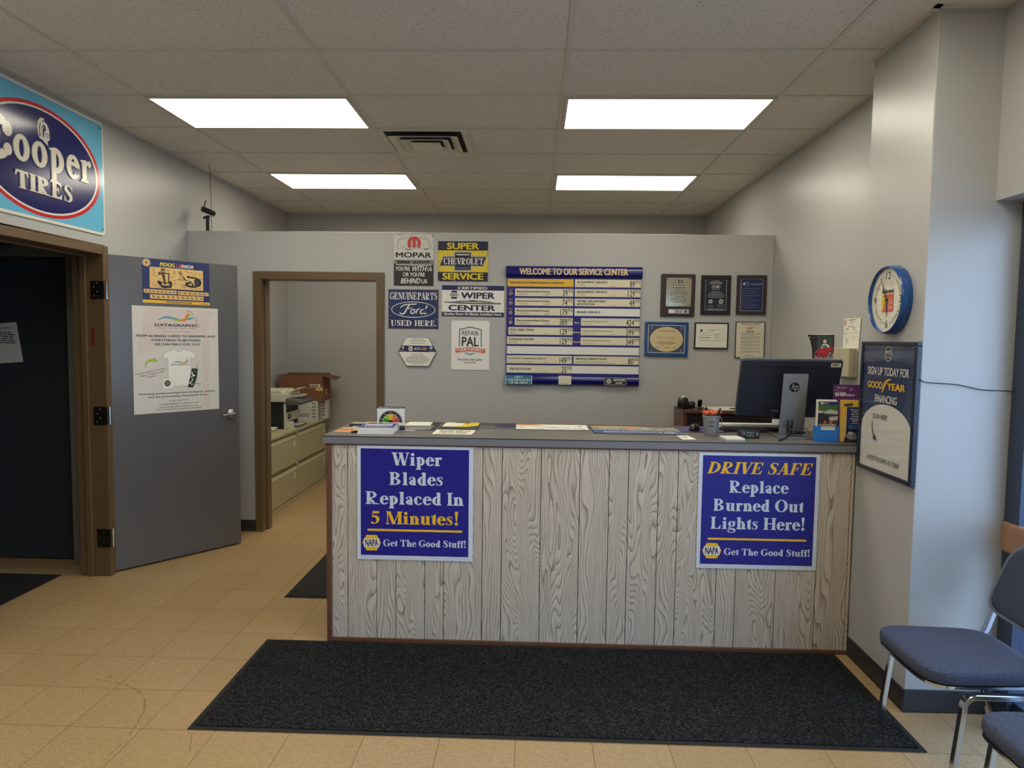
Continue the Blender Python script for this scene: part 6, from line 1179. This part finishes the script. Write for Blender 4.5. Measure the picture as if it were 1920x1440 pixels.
m = MB(); m.tube(smooth_path([(-0.10, 0.12, 0.155), (-0.105, 0.09, 0.13), (-0.095, 0.06, 0.10), (-0.072, 0.04, 0.085)], 5), 0.003, 'black_plastic', 8); m.box((-0.095, 0.02, 0.055), (-0.055, 0.035, 0.085), 'white'); m.build('cable_plug', t)
t = flat('power_adapter', 'black power adapter lying between the monitor stand and blue brochure holder', 'adapter', 1.53, 3.66, -0.05); g = G(); g.box((0, 0, 0), (0.065, 0.055, 0.035), 'black_plastic'); g.build('housing', t, bevel=0.005)
t = thing('receipt_spool', 'beige receipt spool leaning behind the power adapter', 'spool', Matrix.Translation((1.555, 3.82, HC + 0.012)) @ Matrix.Rotation(radians(-32), 4, 'Y')); g = G(); g.box((-0.02, 0, 0.005), (0.10, 0.03, 0.027), 'printer_beige'); g.build('body', t, bevel=0.006); g = G(); g.box((0.06, 0.005, 0.027), (0.085, 0.024, 0.035), 'black_plastic'); g.build('tab', t, bevel=0.002)
# brochure holders
def brochure(name, label, par_m, W, Hh, mat, th=0.004, group=None):
    t = thing(name, label, 'brochure', par_m, group); g = G(); g.box((0, 0, -th), (W, Hh, 0), mat); g.build('pages', t); return t
BH = frame_at('back', (1.462, 3.552, HC)) @ Matrix.Rotation(-0.03, 4, 'Y')
t = thing('brochure_holder', 'translucent blue brochure holder at the counter edge', 'brochure holder', BH)
g = G(); g.box((0, 0, -0.045), (0.112, 0.004, 0.0), 'clear_blue'); g.box((0, 0.004, -0.003), (0.112, 0.062, 0.0), 'clear_blue'); g.box((0, 0.062, -0.003), (0.022, 0.082, 0.0), 'clear_blue'); g.box((0.094, 0.062, -0.003), (0.112, 0.082, 0.0), 'clear_blue'); g.box((0, 0.004, -0.045), (0.003, 0.08, -0.003), 'clear_blue'); g.box((0.109, 0.004, -0.045), (0.112, 0.08, -0.003), 'clear_blue'); g.box((0.0, 0.004, -0.048), (0.112, 0.16, -0.045), 'acrylic'); g.build('holder', t)
for k in range(3):
    t = brochure('road_brochure', ('mountain road brochure in the blue holder, foremost', 'mountain road brochure in the blue holder, behind the foremost', 'mountain road brochure in the blue holder, last of three')[k], BH @ Matrix.Translation((0.006, 0.0042, -0.006 - 0.012 * k)), 0.10, 0.205 + 0.004 * k, 'paper', 0.006, 'brochures in the blue holder')
    if k: continue
    g = G(); w = 0.0004; g.rect(0, 0.075, 0.10, 0.205, 'wipergrey', w); g.rect(0, 0.188, 0.10, 0.205, 'ford', w + E5); g.rect(0, 0.15, 0.10, 0.188, 'foliage', w + E5); g.poly([(0, 0.16), (0.03, 0.152), (0.06, 0.165), (0.10, 0.155), (0.10, 0.14), (0, 0.145)], 'lightgrey', w + 2 * E5); g.poly([(0, 0.14), (0.025, 0.148), (0.05, 0.13), (0.055, 0.10), (0, 0.09)], 'charcoal', w + 3 * E5); g.poly([(0.055, 0.125), (0.10, 0.13), (0.10, 0.11), (0.06, 0.105)], 'lightgrey', w + 3 * E5); g.ell(0.065, 0.096, 0.008, 0.008, 'salmon', w + 4 * E5, 12); g.ell(0.035, 0.098, 0.006, 0.008, 'salmon', w + 4 * E5, 12); g.rect(0, 0.0, 0.10, 0.078, 'white', w + E5); g.build('cover_picture', t)
    g = G(); g.ell(0.018, 0.196, 0.010, 0.006, 'white', w + 3 * E5, 16); g.text('NAPA', 0.018, 0.194, 0.004, 'ink', w + 4 * E5, bold=0.02); g.text('AUTO', 0.038, 0.194, 0.006, 'white', w + 4 * E5, bold=0.02); g.text('IN SYSTEM CREDIT', 0.05, 0.082, 0.006, 'white', w + 4 * E5, bold=0.03, fit=0.085); g.small(0.015, 0.09, 0.071, 0.005, 'grey', w + 3 * E5); g.build('lettering', t)
TH = frame_at('back', (1.585, 3.535, HC)) @ Matrix.Rotation(-0.04, 4, 'Y')
t = thing('brochure_holder', 'tall clear brochure holder squeezed against the pillar', 'brochure holder', TH @ Matrix.Translation((0.0, 0, 0)))
g = G(); g.box((-0.012, 0, -0.04), (0.125, 0.004, 0.0), 'acrylic'); g.box((-0.012, 0.004, -0.003), (0.125, 0.09, 0.0), 'acrylic'); g.box((-0.012, 0.004, -0.04), (-0.009, 0.2, -0.003), 'acrylic'); g.box((-0.012, 0.004, -0.043), (0.125, 0.2, -0.04), 'acrylic'); g.build('holder', t)
TH = TH @ Matrix.Translation((0.0, 0.0, -0.009))
for k in range(2):
    t = brochure('credit_brochure', ('yellow and navy brochure in the tall clear holder, front copy', 'yellow and navy brochure in the tall clear holder, rear copy')[k], TH @ Matrix.Translation((-0.006, 0.0042, -0.012 * k)), 0.125, 0.215, 'tan', 0.006, 'brochures in the tall holder')
    if k: continue
    g = G(); w = 0.0004; g.rect(0, 0.0, 0.125, 0.215, 'gold', w); g.rect(0.028, 0.02, 0.125, 0.18, 'ford', w + E5); g.poly([(0.004, 0.0), (0.022, 0.17), (0.028, 0.17), (0.028, 0.03), (0.014, 0.0)], 'tan', w + 2 * E5); g.rect(0.02, 0.0, 0.125, 0.065, 'charcoal', w + E5); g.ell(0.06, 0.03, 0.030, 0.020, 'grey', w + 2 * E5, 14); g.ell(0.095, 0.04, 0.02, 0.018, 'wipergrey', w + 3 * E5, 14); g.ell(0.05, 0.045, 0.012, 0.008, 'lightgrey', w + 4 * E5, 12); g.poly([(0.012, 0.182), (0.055, 0.186), (0.058, 0.200), (0.016, 0.196)], 'posterblue', w + 3 * E5); g.build('cover_picture', t)
    g = G()
    for q, s in enumerate(('NO Interest', 'if Paid in', 'Full within', '6 months', 'on purchases', 'of $199', 'or more')): g.text(s, 0.072, 0.163 - 0.0115 * q, 0.007, 'white', w + 3 * E5, bold=0.02)
    for q in range(3): g.small(0.04, 0.115, 0.082 - 0.007 * q, 0.004, 'skyblue', w + 3 * E5)
    g.build('lettering', t)
t = thing('rebate_leaflet', 'purple rebate leaflet standing behind the yellow brochures', 'leaflet', frame_at('back', (1.598, 3.64, HC)) @ Matrix.Rotation(-0.05, 4, 'X'))
g = G(); g.box((-0.015, 0, -0.002), (0.19, 0.292, 0), 'purple'); g.build('sheet', t); g = G(); g.text('Thanks a Bunch', 0.0, 0.272, 0.008, 'white', 0.0004, 'l', 0.0, fit=0.055); g.text('Receive up to', -0.006, 0.258, 0.005, 'lilac', 0.0004, 'l'); g.text('$', -0.006, 0.234, 0.015, 'white', 0.0004, 'l', 0.03); g.text('100', 0.006, 0.232, 0.019, 'white', 0.0004, 'l', 0.04, fit=0.042, shear=0.15); g.text('REBATE', 0.052, 0.232, 0.009, 'white', 0.0004, 'l', 0.03, fit=0.045); g.ring(0.075, 0.268, 0.007, 0.007, 0.005, 0.005, 'lilac', 0.0004, n=14); g.build('lettering', t)

# ------------------------------------------------------------------ desk behind the counter
t = thing('desk_hutch', 'brown desk with a raised black-fronted hutch against the partition', 'desk', (0, 0, 0))
m = MB(); m.box((1.05, 4.62, 0.72), (1.862, 5.43, 0.75), 'desk_brown'); m.build('desktop', t, bevel=0.003)
m = MB(); m.box((1.06, 4.66, 0.0), (1.085, 5.40, 0.72), 'desk_brown'); m.build('side_panel', t); m = MB(); m.box((1.83, 4.66, 0.0), (1.855, 5.40, 0.72), 'desk_brown'); m.build('side_panel', t)
m = MB(); m.box((1.118, 5.10, 0.75), (1.143, 5.44, 1.068), 'desk_brown'); m.build('hutch_side', t, bevel=0.002); m = MB(); m.box((1.838, 5.10, 0.75), (1.862, 5.44, 1.068), 'desk_brown'); m.build('hutch_side', t, bevel=0.002)
m = MB(); m.box((1.115, 5.095, 1.068), (1.862, 5.445, 1.092), 'desk_brown'); m.build('hutch_top', t, bevel=0.003)
m = MB(); m.box((1.143, 5.125, 0.75), (1.838, 5.14, 1.068), 'desk_black'); m.build('hutch_panel', t)
HD = 1.0925
t = thing('tape_dispenser', 'black tape dispenser at the corner of the brown hutch', 'tape dispenser', frame_at('flat', (1.175, 5.25, HD), 0.75))
m = MB(); m.prism([(-0.085, 0.0), (0.065, 0.0), (0.075, 0.030), (0.066, 0.048), (0.030, 0.030), (-0.005, 0.032), (-0.035, 0.085), (-0.070, 0.088), (-0.088, 0.05)], -0.028, 0.028, 'black_plastic', axis=1); m.build('body', t, bevel=0.004)
m = MB(); m.lathe([(0.016, -0.011), (0.034, -0.011), (0.034, 0.011), (0.016, 0.011)], 'paper', 24, at=(-0.045, 0, 0.062), axis=1); m.build('tape_roll', t, smooth=True)
m = MB(); m.box((0.062, -0.012, 0.046), (0.074, 0.012, 0.050), 'nickel'); m.build('cutter', t)
t = thing('desk_stapler', 'black stapler standing on end beside the tape dispenser', 'stapler', frame_at('flat', (1.265, 5.22, HD), -1.75))
m = MB(); m.box((-0.045, -0.018, 0.0), (0.05, 0.018, 0.012), 'black_plastic'); m.build('base', t, bevel=0.004); m = MB(); m.prism([(-0.045, 0.012), (0.0, 0.035), (0.05, 0.060), (0.052, 0.075), (0.0, 0.068), (-0.05, 0.040)], -0.016, 0.016, 'black_plastic', axis=1); m.build('arm', t, bevel=0.004); m = MB(); m.box((-0.02, -0.008, 0.012), (0.046, 0.008, 0.020), 'nickel'); m.build('magazine', t)
for k, (x, y, r, lab) in enumerate(((1.34, 5.13, 0.06, 'white sheet next to the stapler on the brown hutch'), (1.42, 5.15, -0.05, 'white sheet in the middle of the brown hutch top'), (1.52, 5.12, 0.1, 'white sheet under the pen behind the monitor edge'))):
    t = flat('paper_sheet', lab, 'paper', x, y, r, HD + 0.002 * k, 'papers on the hutch'); g = G(); g.box((0, 0, 0), (0.21, 0.27, 0.0018), 'paper'); g.small(0.02, 0.18, 0.2, 0.01, 'grey', 0.0022); g.build('sheet', t)
t = flat('ballpoint_pen', 'black pen lying on the papers of the brown hutch', 'pen', 1.47, 5.16, 0.15, HD + 0.0062); m = MB(); m.lathe([(0.001, 0), (0.0045, 0.012), (0.005, 0.04), (0.005, 0.135), (0.003, 0.14)], 'black_plastic', 10, at=(0, 0, 0.005), axis=0); m.build('barrel', t, smooth=True)
# ------------------------------------------------------------------ copy room beyond the partition doorway
CT = 0.70
def file_cabinet(label, y0):
    t = thing('file_cabinet', label, 'filing cabinet', (-2.555, y0 + 0.455, 0), 'lateral filing cabinets in the copy room')
    a = 0.452; X1 = 0.245
    m = MB(); m.box((-0.24, -a, 0.0), (X1 - 0.02, a, CT - 0.022), 'cabinet'); m.build('body', t, bevel=0.002)
    m = MB(); m.box((-0.245, -a, CT - 0.022), (X1, a, CT), 'cabinet'); m.box((X1 - 0.018, -a, 0.0), (X1, a, 0.045), 'cabinet'); m.box((X1 - 0.018, -a, 0.045), (X1, -a + 0.022, CT - 0.022), 'cabinet'); m.box((X1 - 0.018, a - 0.022, 0.045), (X1, a, CT - 0.022), 'cabinet'); m.build('carcass_frame', t, bevel=0.002)
    for z0, z1 in ((0.052, 0.355), (0.372, 0.672)):
        m = MB(); m.box((X1 - 0.019, -a + 0.026, z0), (X1 + 0.001, a - 0.026, z1 - 0.055), 'cabinet'); d = m.build('drawer', t, bevel=0.003)
        m = MB(); m.prism([(X1 - 0.016, z1 - 0.055), (X1 + 0.004, z1 - 0.055), (X1 + 0.004, z1 - 0.045), (X1 - 0.010, z1 - 0.018), (X1 - 0.016, z1 - 0.018)], -a + 0.026, a - 0.026, 'cabinet', axis=1); m.build('drawer_pull', d)
        m = MB(); m.box((X1 - 0.018, -a + 0.026, z1 - 0.018), (X1 - 0.014, a - 0.026, z1), 'cabinet_dark'); m.build('pull_recess', d)
        m = MB(); m.box((X1 + 0.001, a - 0.115, z1 - 0.125), (X1 + 0.003, a - 0.065, z1 - 0.072), 'cream'); m.build('label_holder', d)
    m = MB(); m.lathe([(0.008, 0), (0.008, 0.004), (0.005, 0.006)], 'nickel', 12, at=(X1, a - 0.04, CT - 0.040), axis=0); m.build('lock', t)
    return t
file_cabinet('tan two-drawer file cabinet nearer the brown doorway, under the printer', 5.672)
file_cabinet('tan two-drawer file cabinet under the white paper cartons', 6.584)
# printer
t = thing('copy_printer', 'black and beige office printer with a scanner lid on the file cabinet', 'printer', (-2.56, 6.73, CT + 0.0015))
m = MB(); m.box((-0.20, -0.20, 0.0), (0.135, 0.20, 0.255), 'printer_black'); m.build('body', t, bevel=0.006)
m = MB(); m.box((0.135, -0.20, 0.0), (0.150, -0.165, 0.25), 'printer_beige'); m.box((0.135, 0.165, 0.0), (0.150, 0.20, 0.25), 'printer_beige'); m.box((0.135, -0.165, 0.065), (0.146, 0.165, 0.155), 'printer_beige'); m.build('front_panel', t, bevel=0.003)
m = MB(); m.box((0.1455, -0.12, 0.085), (0.1475, -0.03, 0.135), 'printer_grey'); m.build('badge', t)
m = MB(); m.prism([(0.14, 0.255), (0.14, 0.30), (0.305, 0.262), (0.300, 0.238), (0.19, 0.232)], -0.20, 0.20, 'printer_grey', axis=1); cp = m.build('control_panel', t, bevel=0.005)
m = MB()
for k in range(4):
    for j in range(3): m.box((0.175 + 0.025 * j, -0.12 + 0.03 * k, 0.284 - 0.006 * j), (0.190 + 0.025 * j, -0.10 + 0.03 * k, 0.296 - 0.006 * j), 'grey')
m.box((0.17, 0.03, 0.285), (0.22, 0.14, 0.294), 'black_gloss'); m.build('buttons', cp)
m = MB(); m.box((-0.20, -0.205, 0.262), (0.155, 0.205, 0.345), 'printer_beige'); m.prism([(-0.20, 0.345), (0.12, 0.345), (0.10, 0.372), (-0.19, 0.372)], -0.19, 0.19, 'printer_beige', axis=1); m.build('scanner_lid', t, bevel=0.008)
m = MB(); m.prism([(0.02, 0.372), (0.155, 0.345), (0.235, 0.385), (0.230, 0.392), (0.15, 0.360)], -0.06, 0.16, 'printer_beige', axis=1); m.box((0.10, -0.05, 0.30), (0.235, 0.19, 0.318), 'printer_beige'); m.build('feeder_tray', t, bevel=0.002)
m = MB(); m.box((0.146, -0.14, 0.012), (0.250, 0.13, 0.022), 'printer_black'); m.box((0.150, -0.195, 0.0), (0.225, -0.165, 0.075), 'printer_beige'); m.box((0.150, -0.165, 0.0), (0.245, 0.16, 0.012), 'printer_beige'); m.build('paper_tray', t, bevel=0.002)
m = MB(); m.box((0.15, -0.11, 0.022), (0.244, 0.10, 0.027), 'paper'); m.build('tray_paper', t)
t = flat('paper_sheet', 'white page lying on top of the printer lid', 'paper', -2.66, 6.60, 0.2, CT + 0.3725); g = G(); g.box((0, 0, 0), (0.14, 0.15, 0.002), 'paper'); g.rect(0.03, 0.02, 0.10, 0.05, 'wipergrey', 0.0024); g.build('sheet', t)
for k in range(4):
    t = flat('paper_stack', ('bottom sheaf of the papers beside the printer', 'second sheaf up of the papers beside the printer', 'third sheaf up of the papers beside the printer', 'topmost sheaf of the papers beside the printer')[k], 'papers', -2.69 + 0.006 * k, 6.16 + 0.008 * k, (0.10, -0.04, 0.07, 0.02)[k], CT + 0.0073 * k, 'sheaves of paper on the file cabinet'); g = G(); g.box((0, 0, 0), (0.22, 0.28, 0.007), 'paper'); g.build('sheets', t, bevel=0.001)
# cartons
def carton(label, x, y, rot, W, D, Hh, txt, z=CT):
    t = thing('paper_carton', label, 'carton', frame_at('flat', (x, y, z), rot), 'white cartons on the file cabinet')
    m = MB(); m.box((0, 0, 0), (W, D, Hh), 'pale'); m.build('box', t, bevel=0.002); g = G(); w = 0.0006
    g.text(txt, 0.018, Hh - 0.030, 0.012, 'ink', w, 'l', 0.02); 
    for k in range(4): g.rect(0.012, Hh * 0.62 - 0.014 * k, 0.018, Hh * 0.62 + 0.008 - 0.014 * k, 'ink', w)
    for k in range(3): g.small(0.012, W * 0.55, Hh * 0.34 - 0.012 * k, 0.009, 'wipergrey', w)
    for k in range(5): g.stroke([(W * 0.70, Hh * 0.92 - Hh * 0.17 * k, 0.006), (W * 0.80, Hh * 0.87 - Hh * 0.17 * k, 0.009), (W * 0.90, Hh * 0.93 - Hh * 0.17 * k, 0.006)], 'ink', w)
    o = g.build('lettering', t); o.matrix_local = frame_at('back', (0, 0, 0)); return t
carton('white carton nearer the printer with black print', -2.505, 7.17, 0.25, 0.20, 0.17, 0.212, 'NEW')
carton('white carton beyond the other carton, by the copy room back wall', -2.475, 7.415, 0.12, 0.20, 0.17, 0.205, 'TOP')
t = thing('cardboard_box', 'open brown cardboard box on top of the white cartons', 'box', frame_at('flat', (-2.735, 7.23, CT + 0.2125), 0.04))
W, D, Hh, th = 0.465, 0.34, 0.275, 0.004
m = MB(); m.box((0, 0, 0), (W, D, th), 'cardboard'); m.box((0, 0, th), (W, th, Hh), 'cardboard'); m.box((0, D - th, th), (W, D, Hh + 0.012), 'cardboard'); m.box((0, th, th), (th, D - th, Hh), 'cardboard'); m.box((W - th, th, th), (W, D - th, Hh), 'cardboard'); m.build('box_body', t)
m = MB(); m.box((0, -0.0006, Hh * 0.5), (W, 0.0, Hh * 0.515), 'tan'); m.box((W - 0.07, -0.0008, Hh * 0.40), (W + 0.0008, 0.03, Hh * 0.53), 'tan'); m.build('packing_tape', t)
m = MB(); m.mesh([(W, 0.01, Hh * 0.98), (W, D - 0.01, Hh * 0.98), (W + 0.13, D - 0.05, Hh * 0.90), (W + 0.13, 0.05, Hh * 0.82), (W, 0.01, Hh * 0.965), (W, D - 0.01, Hh * 0.965), (W + 0.13, D - 0.05, Hh * 0.885), (W + 0.13, 0.05, Hh * 0.805)], [(0, 1, 2, 3), (7, 6, 5, 4), (0, 4, 5, 1), (1, 5, 6, 2), (2, 6, 7, 3), (3, 7, 4, 0)], 'cardboard_in'); m.build('flap', t)
g = G(); g.rect(W - 0.135, Hh * 0.60, W - 0.025, Hh * 0.70, 'white', 0.001); g.small(W - 0.125, W - 0.035, Hh * 0.63, 0.018, 'ink', 0.0014); o = g.build('shipping_label', t); o.matrix_local = frame_at('back', (0, 0, 0)) @ Matrix.Rotation(-0.03, 4, 'Z')
g = G(); g.rect(0.14, Hh * 0.22, 0.18, Hh * 0.42, 'white', 0.001); g.ell(0.160, Hh * 0.32, 0.010, 0.02, 'ink', 0.0014, 8); o = g.build('barcode_label', t); o.matrix_local = Matrix(((0, 0, 1, W), (1, 0, 0, 0), (0, 1, 0, 0), (0, 0, 0, 1)))

# ------------------------------------------------------------------ mats on the floor
def floor_mat(name, label, x0, y0, x1, y1, pile, b=0.022):
    t = thing(name, label, 'floor mat', ((x0 + x1) / 2, (y0 + y1) / 2, 0.0)); a, c = (x1 - x0) / 2, (y1 - y0) / 2
    m = MB(); m.prism([(-a, -c), (a, -c), (a, c), (-a, c)], 0.0005, 0.004, 'rubber'); m.build('rubber_border', t, bevel=0.002)
    m = MB(); m.box((-a + b, -c + b, 0.004), (a - b, c - b, 0.0085), pile); m.build('pile', t, bevel=0.002)
floor_mat('floor_mat', 'long black ribbed floor mat in front of the service counter', -1.392, 2.642, 1.572, 3.4765, 'mat_pile')
floor_mat('floor_mat', 'flat black floor mat partly hidden behind the counter end', -1.516, 4.058, 1.0, 5.05, 'rubber')
floor_mat('floor_mat', 'black floor mat in the vestibule before the dark door', -4.02, 2.9, -3.118, 4.352, 'rubber')

# ------------------------------------------------------------------ waiting chairs
def superellipse(rx, ry, p, n=40):
    out = []
    for k in range(n):
        a = 2 * pi * k / n; c, s = cos(a), sin(a); out.append((rx * abs(c) ** (2 / p) * (1 if c >= 0 else -1), ry * abs(s) ** (2 / p) * (1 if s >= 0 else -1)))
    return out
def pillow(outline, layers, mat, crown=0.0):
    """Stack of scaled outlines [(scale, z)] closed at both ends, slightly domed on top."""
    m = MB(); n = len(outline); vs = []; fs = []
    for s, z in layers: vs += [(p[0] * s, p[1] * s, z) for p in outline]
    for i in range(len(layers) - 1):
        for k in range(n): fs.append((i * n + k, i * n + (k + 1) % n, (i + 1) * n + (k + 1) % n, (i + 1) * n + k))
    fs += [tuple(range(n - 1, -1, -1)), tuple((len(layers) - 1) * n + k for k in range(n))]; m.mesh(vs, fs, mat); return m
RP = [(-0.0125, -0.0075), (-0.0105, -0.0095), (0.0105, -0.0095), (0.0125, -0.0075), (0.0125, 0.0075), (0.0105, 0.0095), (-0.0105, 0.0095), (-0.0125, 0.0075)]
def chair(label, x, y):
    t = thing('waiting_chair', label, 'chair', (x, y, 0), 'waiting chairs by the window')
    so = superellipse(0.222, 0.215, 5.0, 48); so = [(p[0] - 0.0, p[1] * (1 - 0.10 * (p[0] + 0.222) / 0.444)) for p in so]
    m = pillow(so, [(0.93, 0.405), (0.985, 0.408), (1.0, 0.416), (1.0, 0.436), (0.985, 0.448), (0.94, 0.4545), (0.80, 0.459), (0.5, 0.4615), (0.05, 0.4625)], 'fabric_blue'); m.build('seat', t, smooth=True)
    m = pillow(so, [(0.96, 0.392), (0.99, 0.394), (0.99, 0.404), (0.95, 0.4055)], 'chrome'); m.build('seat_trim', t, smooth=True)
    for s in (1, -1):
        Y = 0.236 * s
        m = MB(); m.tube([(-0.155, Y + 0.004 * s, 0.0), (-0.118, Y, 0.33)] + [(-0.076 - 0.042 * cos(a), Y, 0.345 + 0.042 * sin(a)) for a in [k * pi / 12 for k in range(1, 7)]] + [(0.0, Y, 0.387), (0.19, Y, 0.387)], 0.01, 'chrome', prof=RP, side=(0, 1, 0)); l = m.build('leg', t, smooth=True)
        m = MB(); m.box((-0.170, Y - 0.013 + 0.004 * s, -0.0005), (-0.140, Y + 0.013 + 0.004 * s, 0.010), 'black_plastic'); m.build('foot_cap', l)
        m = MB(); m.tube([(0.315, Y, 0.0), (0.20, Y - 0.0145 * s, 0.376)], 0.01, 'chrome', prof=RP, side=(0, 1, 0)); l = m.build('leg', t, smooth=True)
        m = MB(); m.box((0.300, Y - 0.013, -0.0005), (0.328, Y + 0.013, 0.010), 'black_plastic'); m.build('foot_cap', l)
        m = MB(); m.tube(smooth_path([(0.17, Y - 0.016 * s, 0.398), (0.215, Y - 0.017 * s, 0.402), (0.245, Y - 0.018 * s, 0.435), (0.268, Y - 0.018 * s, 0.50), (0.300, Y - 0.018 * s, 0.60), (0.315, Y - 0.018 * s, 0.65)], 4), 0.01, 'chrome', prof=RP, side=(0, 1, 0)); m.build('back_post', t, smooth=True)
    bo = [q if q[1] > 0 else r for q, r in zip(superellipse(0.222, 0.158, 3.2, 48), superellipse(0.222, 0.158, 6.5, 48))]; bo = [(p[0] * (1 - 0.10 * (p[1] + 0.158) / 0.316), p[1]) for p in bo]
    ti = radians(18); PM = Matrix(((0, -0.0 + sin(ti), -cos(ti), 0.308), (-1, 0, 0, 0), (0, cos(ti), sin(ti), 0.675), (0, 0, 0, 1)))
    m = pillow(bo, [(0.90, -0.004), (0.935, 0.0), (0.945, 0.008), (0.945, 0.020), (0.92, 0.028), (0.84, 0.033), (0.6, 0.037), (0.05, 0.039)], 'fabric_blue'); o = m.build('backrest', t, smooth=True); o.matrix_local = PM
    m = pillow(bo, [(0.97, -0.018), (1.02, -0.014), (1.035, -0.006), (1.035, 0.016), (1.02, 0.020), (0.95, 0.020)], 'fabric_edge'); o = m.build('back_shell', t, smooth=True); o.matrix_local = PM
chair('blue-grey padded chair with chrome legs standing on the black mat corner', 1.628, 2.585)
chair('blue-grey padded chair nearer the viewer, cut off by the lower corner of the photo', 1.618, 1.935)

# ------------------------------------------------------------------ little camera on top of the partition
t = thing('security_camera', 'small black wireless camera on a short stand on top of the partition', 'camera', (-2.66, 5.525, 2.44))
m = MB(); m.lathe([(0.030, 0.0), (0.030, 0.006), (0.012, 0.012)], 'black_plastic', 16); m.build('foot', t, smooth=True)
m = MB(); m.box((-0.011, -0.010, 0.010), (0.011, 0.010, 0.115), 'black_plastic'); m.lathe([(0.014, -0.015), (0.014, 0.015)], 'black_plastic', 12, at=(0, 0, 0.118), axis=0); m.build('stand', t, bevel=0.002)
m = MB(); m.lathe([(0.004, -0.035), (0.011, -0.033), (0.011, -0.024), (0.004, -0.022)], 'black_plastic', 10, at=(0, 0, 0.112), axis=0); m.build('clamp_knob', t)
CM = Matrix.Translation((0.005, 0.0, 0.163)) @ Matrix.Rotation(radians(22), 4, 'Y') @ Matrix.Rotation(radians(-20), 4, 'Z')
m = MB(); m.box((-0.058, -0.026, -0.020), (0.050, 0.026, 0.024), 'black_plastic'); o = m.build('body', t, bevel=0.010, seg=3); o.matrix_local = CM
m = MB(); m.lathe([(0.022, 0.045), (0.024, 0.060), (0.020, 0.062), (0.012, 0.055)], 'black_plastic', 20, axis=0); l = m.build('lens_hood', t, smooth=True); l.matrix_local = CM
m = MB(); m.lathe([(0.012, 0.0555), (0.006, 0.058), (0.001, 0.0585)], 'black_gloss', 16, axis=0); m.build('lens', l, smooth=True)
m = MB(); m.tube([(-0.035, 0.0, 0.018), (-0.032, 0.0, 0.085)], 0.0045, 'black_plastic', 8); m.build('antenna', t).matrix_local = Matrix.Translation((0, 0, 0.163)) @ Matrix.Rotation(radians(14), 4, 'Y')
m = MB(); m.tube([(-2.628, 5.53, 2.4405), (-2.632, 5.53, 2.70), (-2.640, 5.53, 2.98)], 0.0022, 'black_plastic', 6); o = m.build('camera_cable', smooth=True); tag(o, 'thin dark cable running from the partition top up to the ceiling', 'cable')
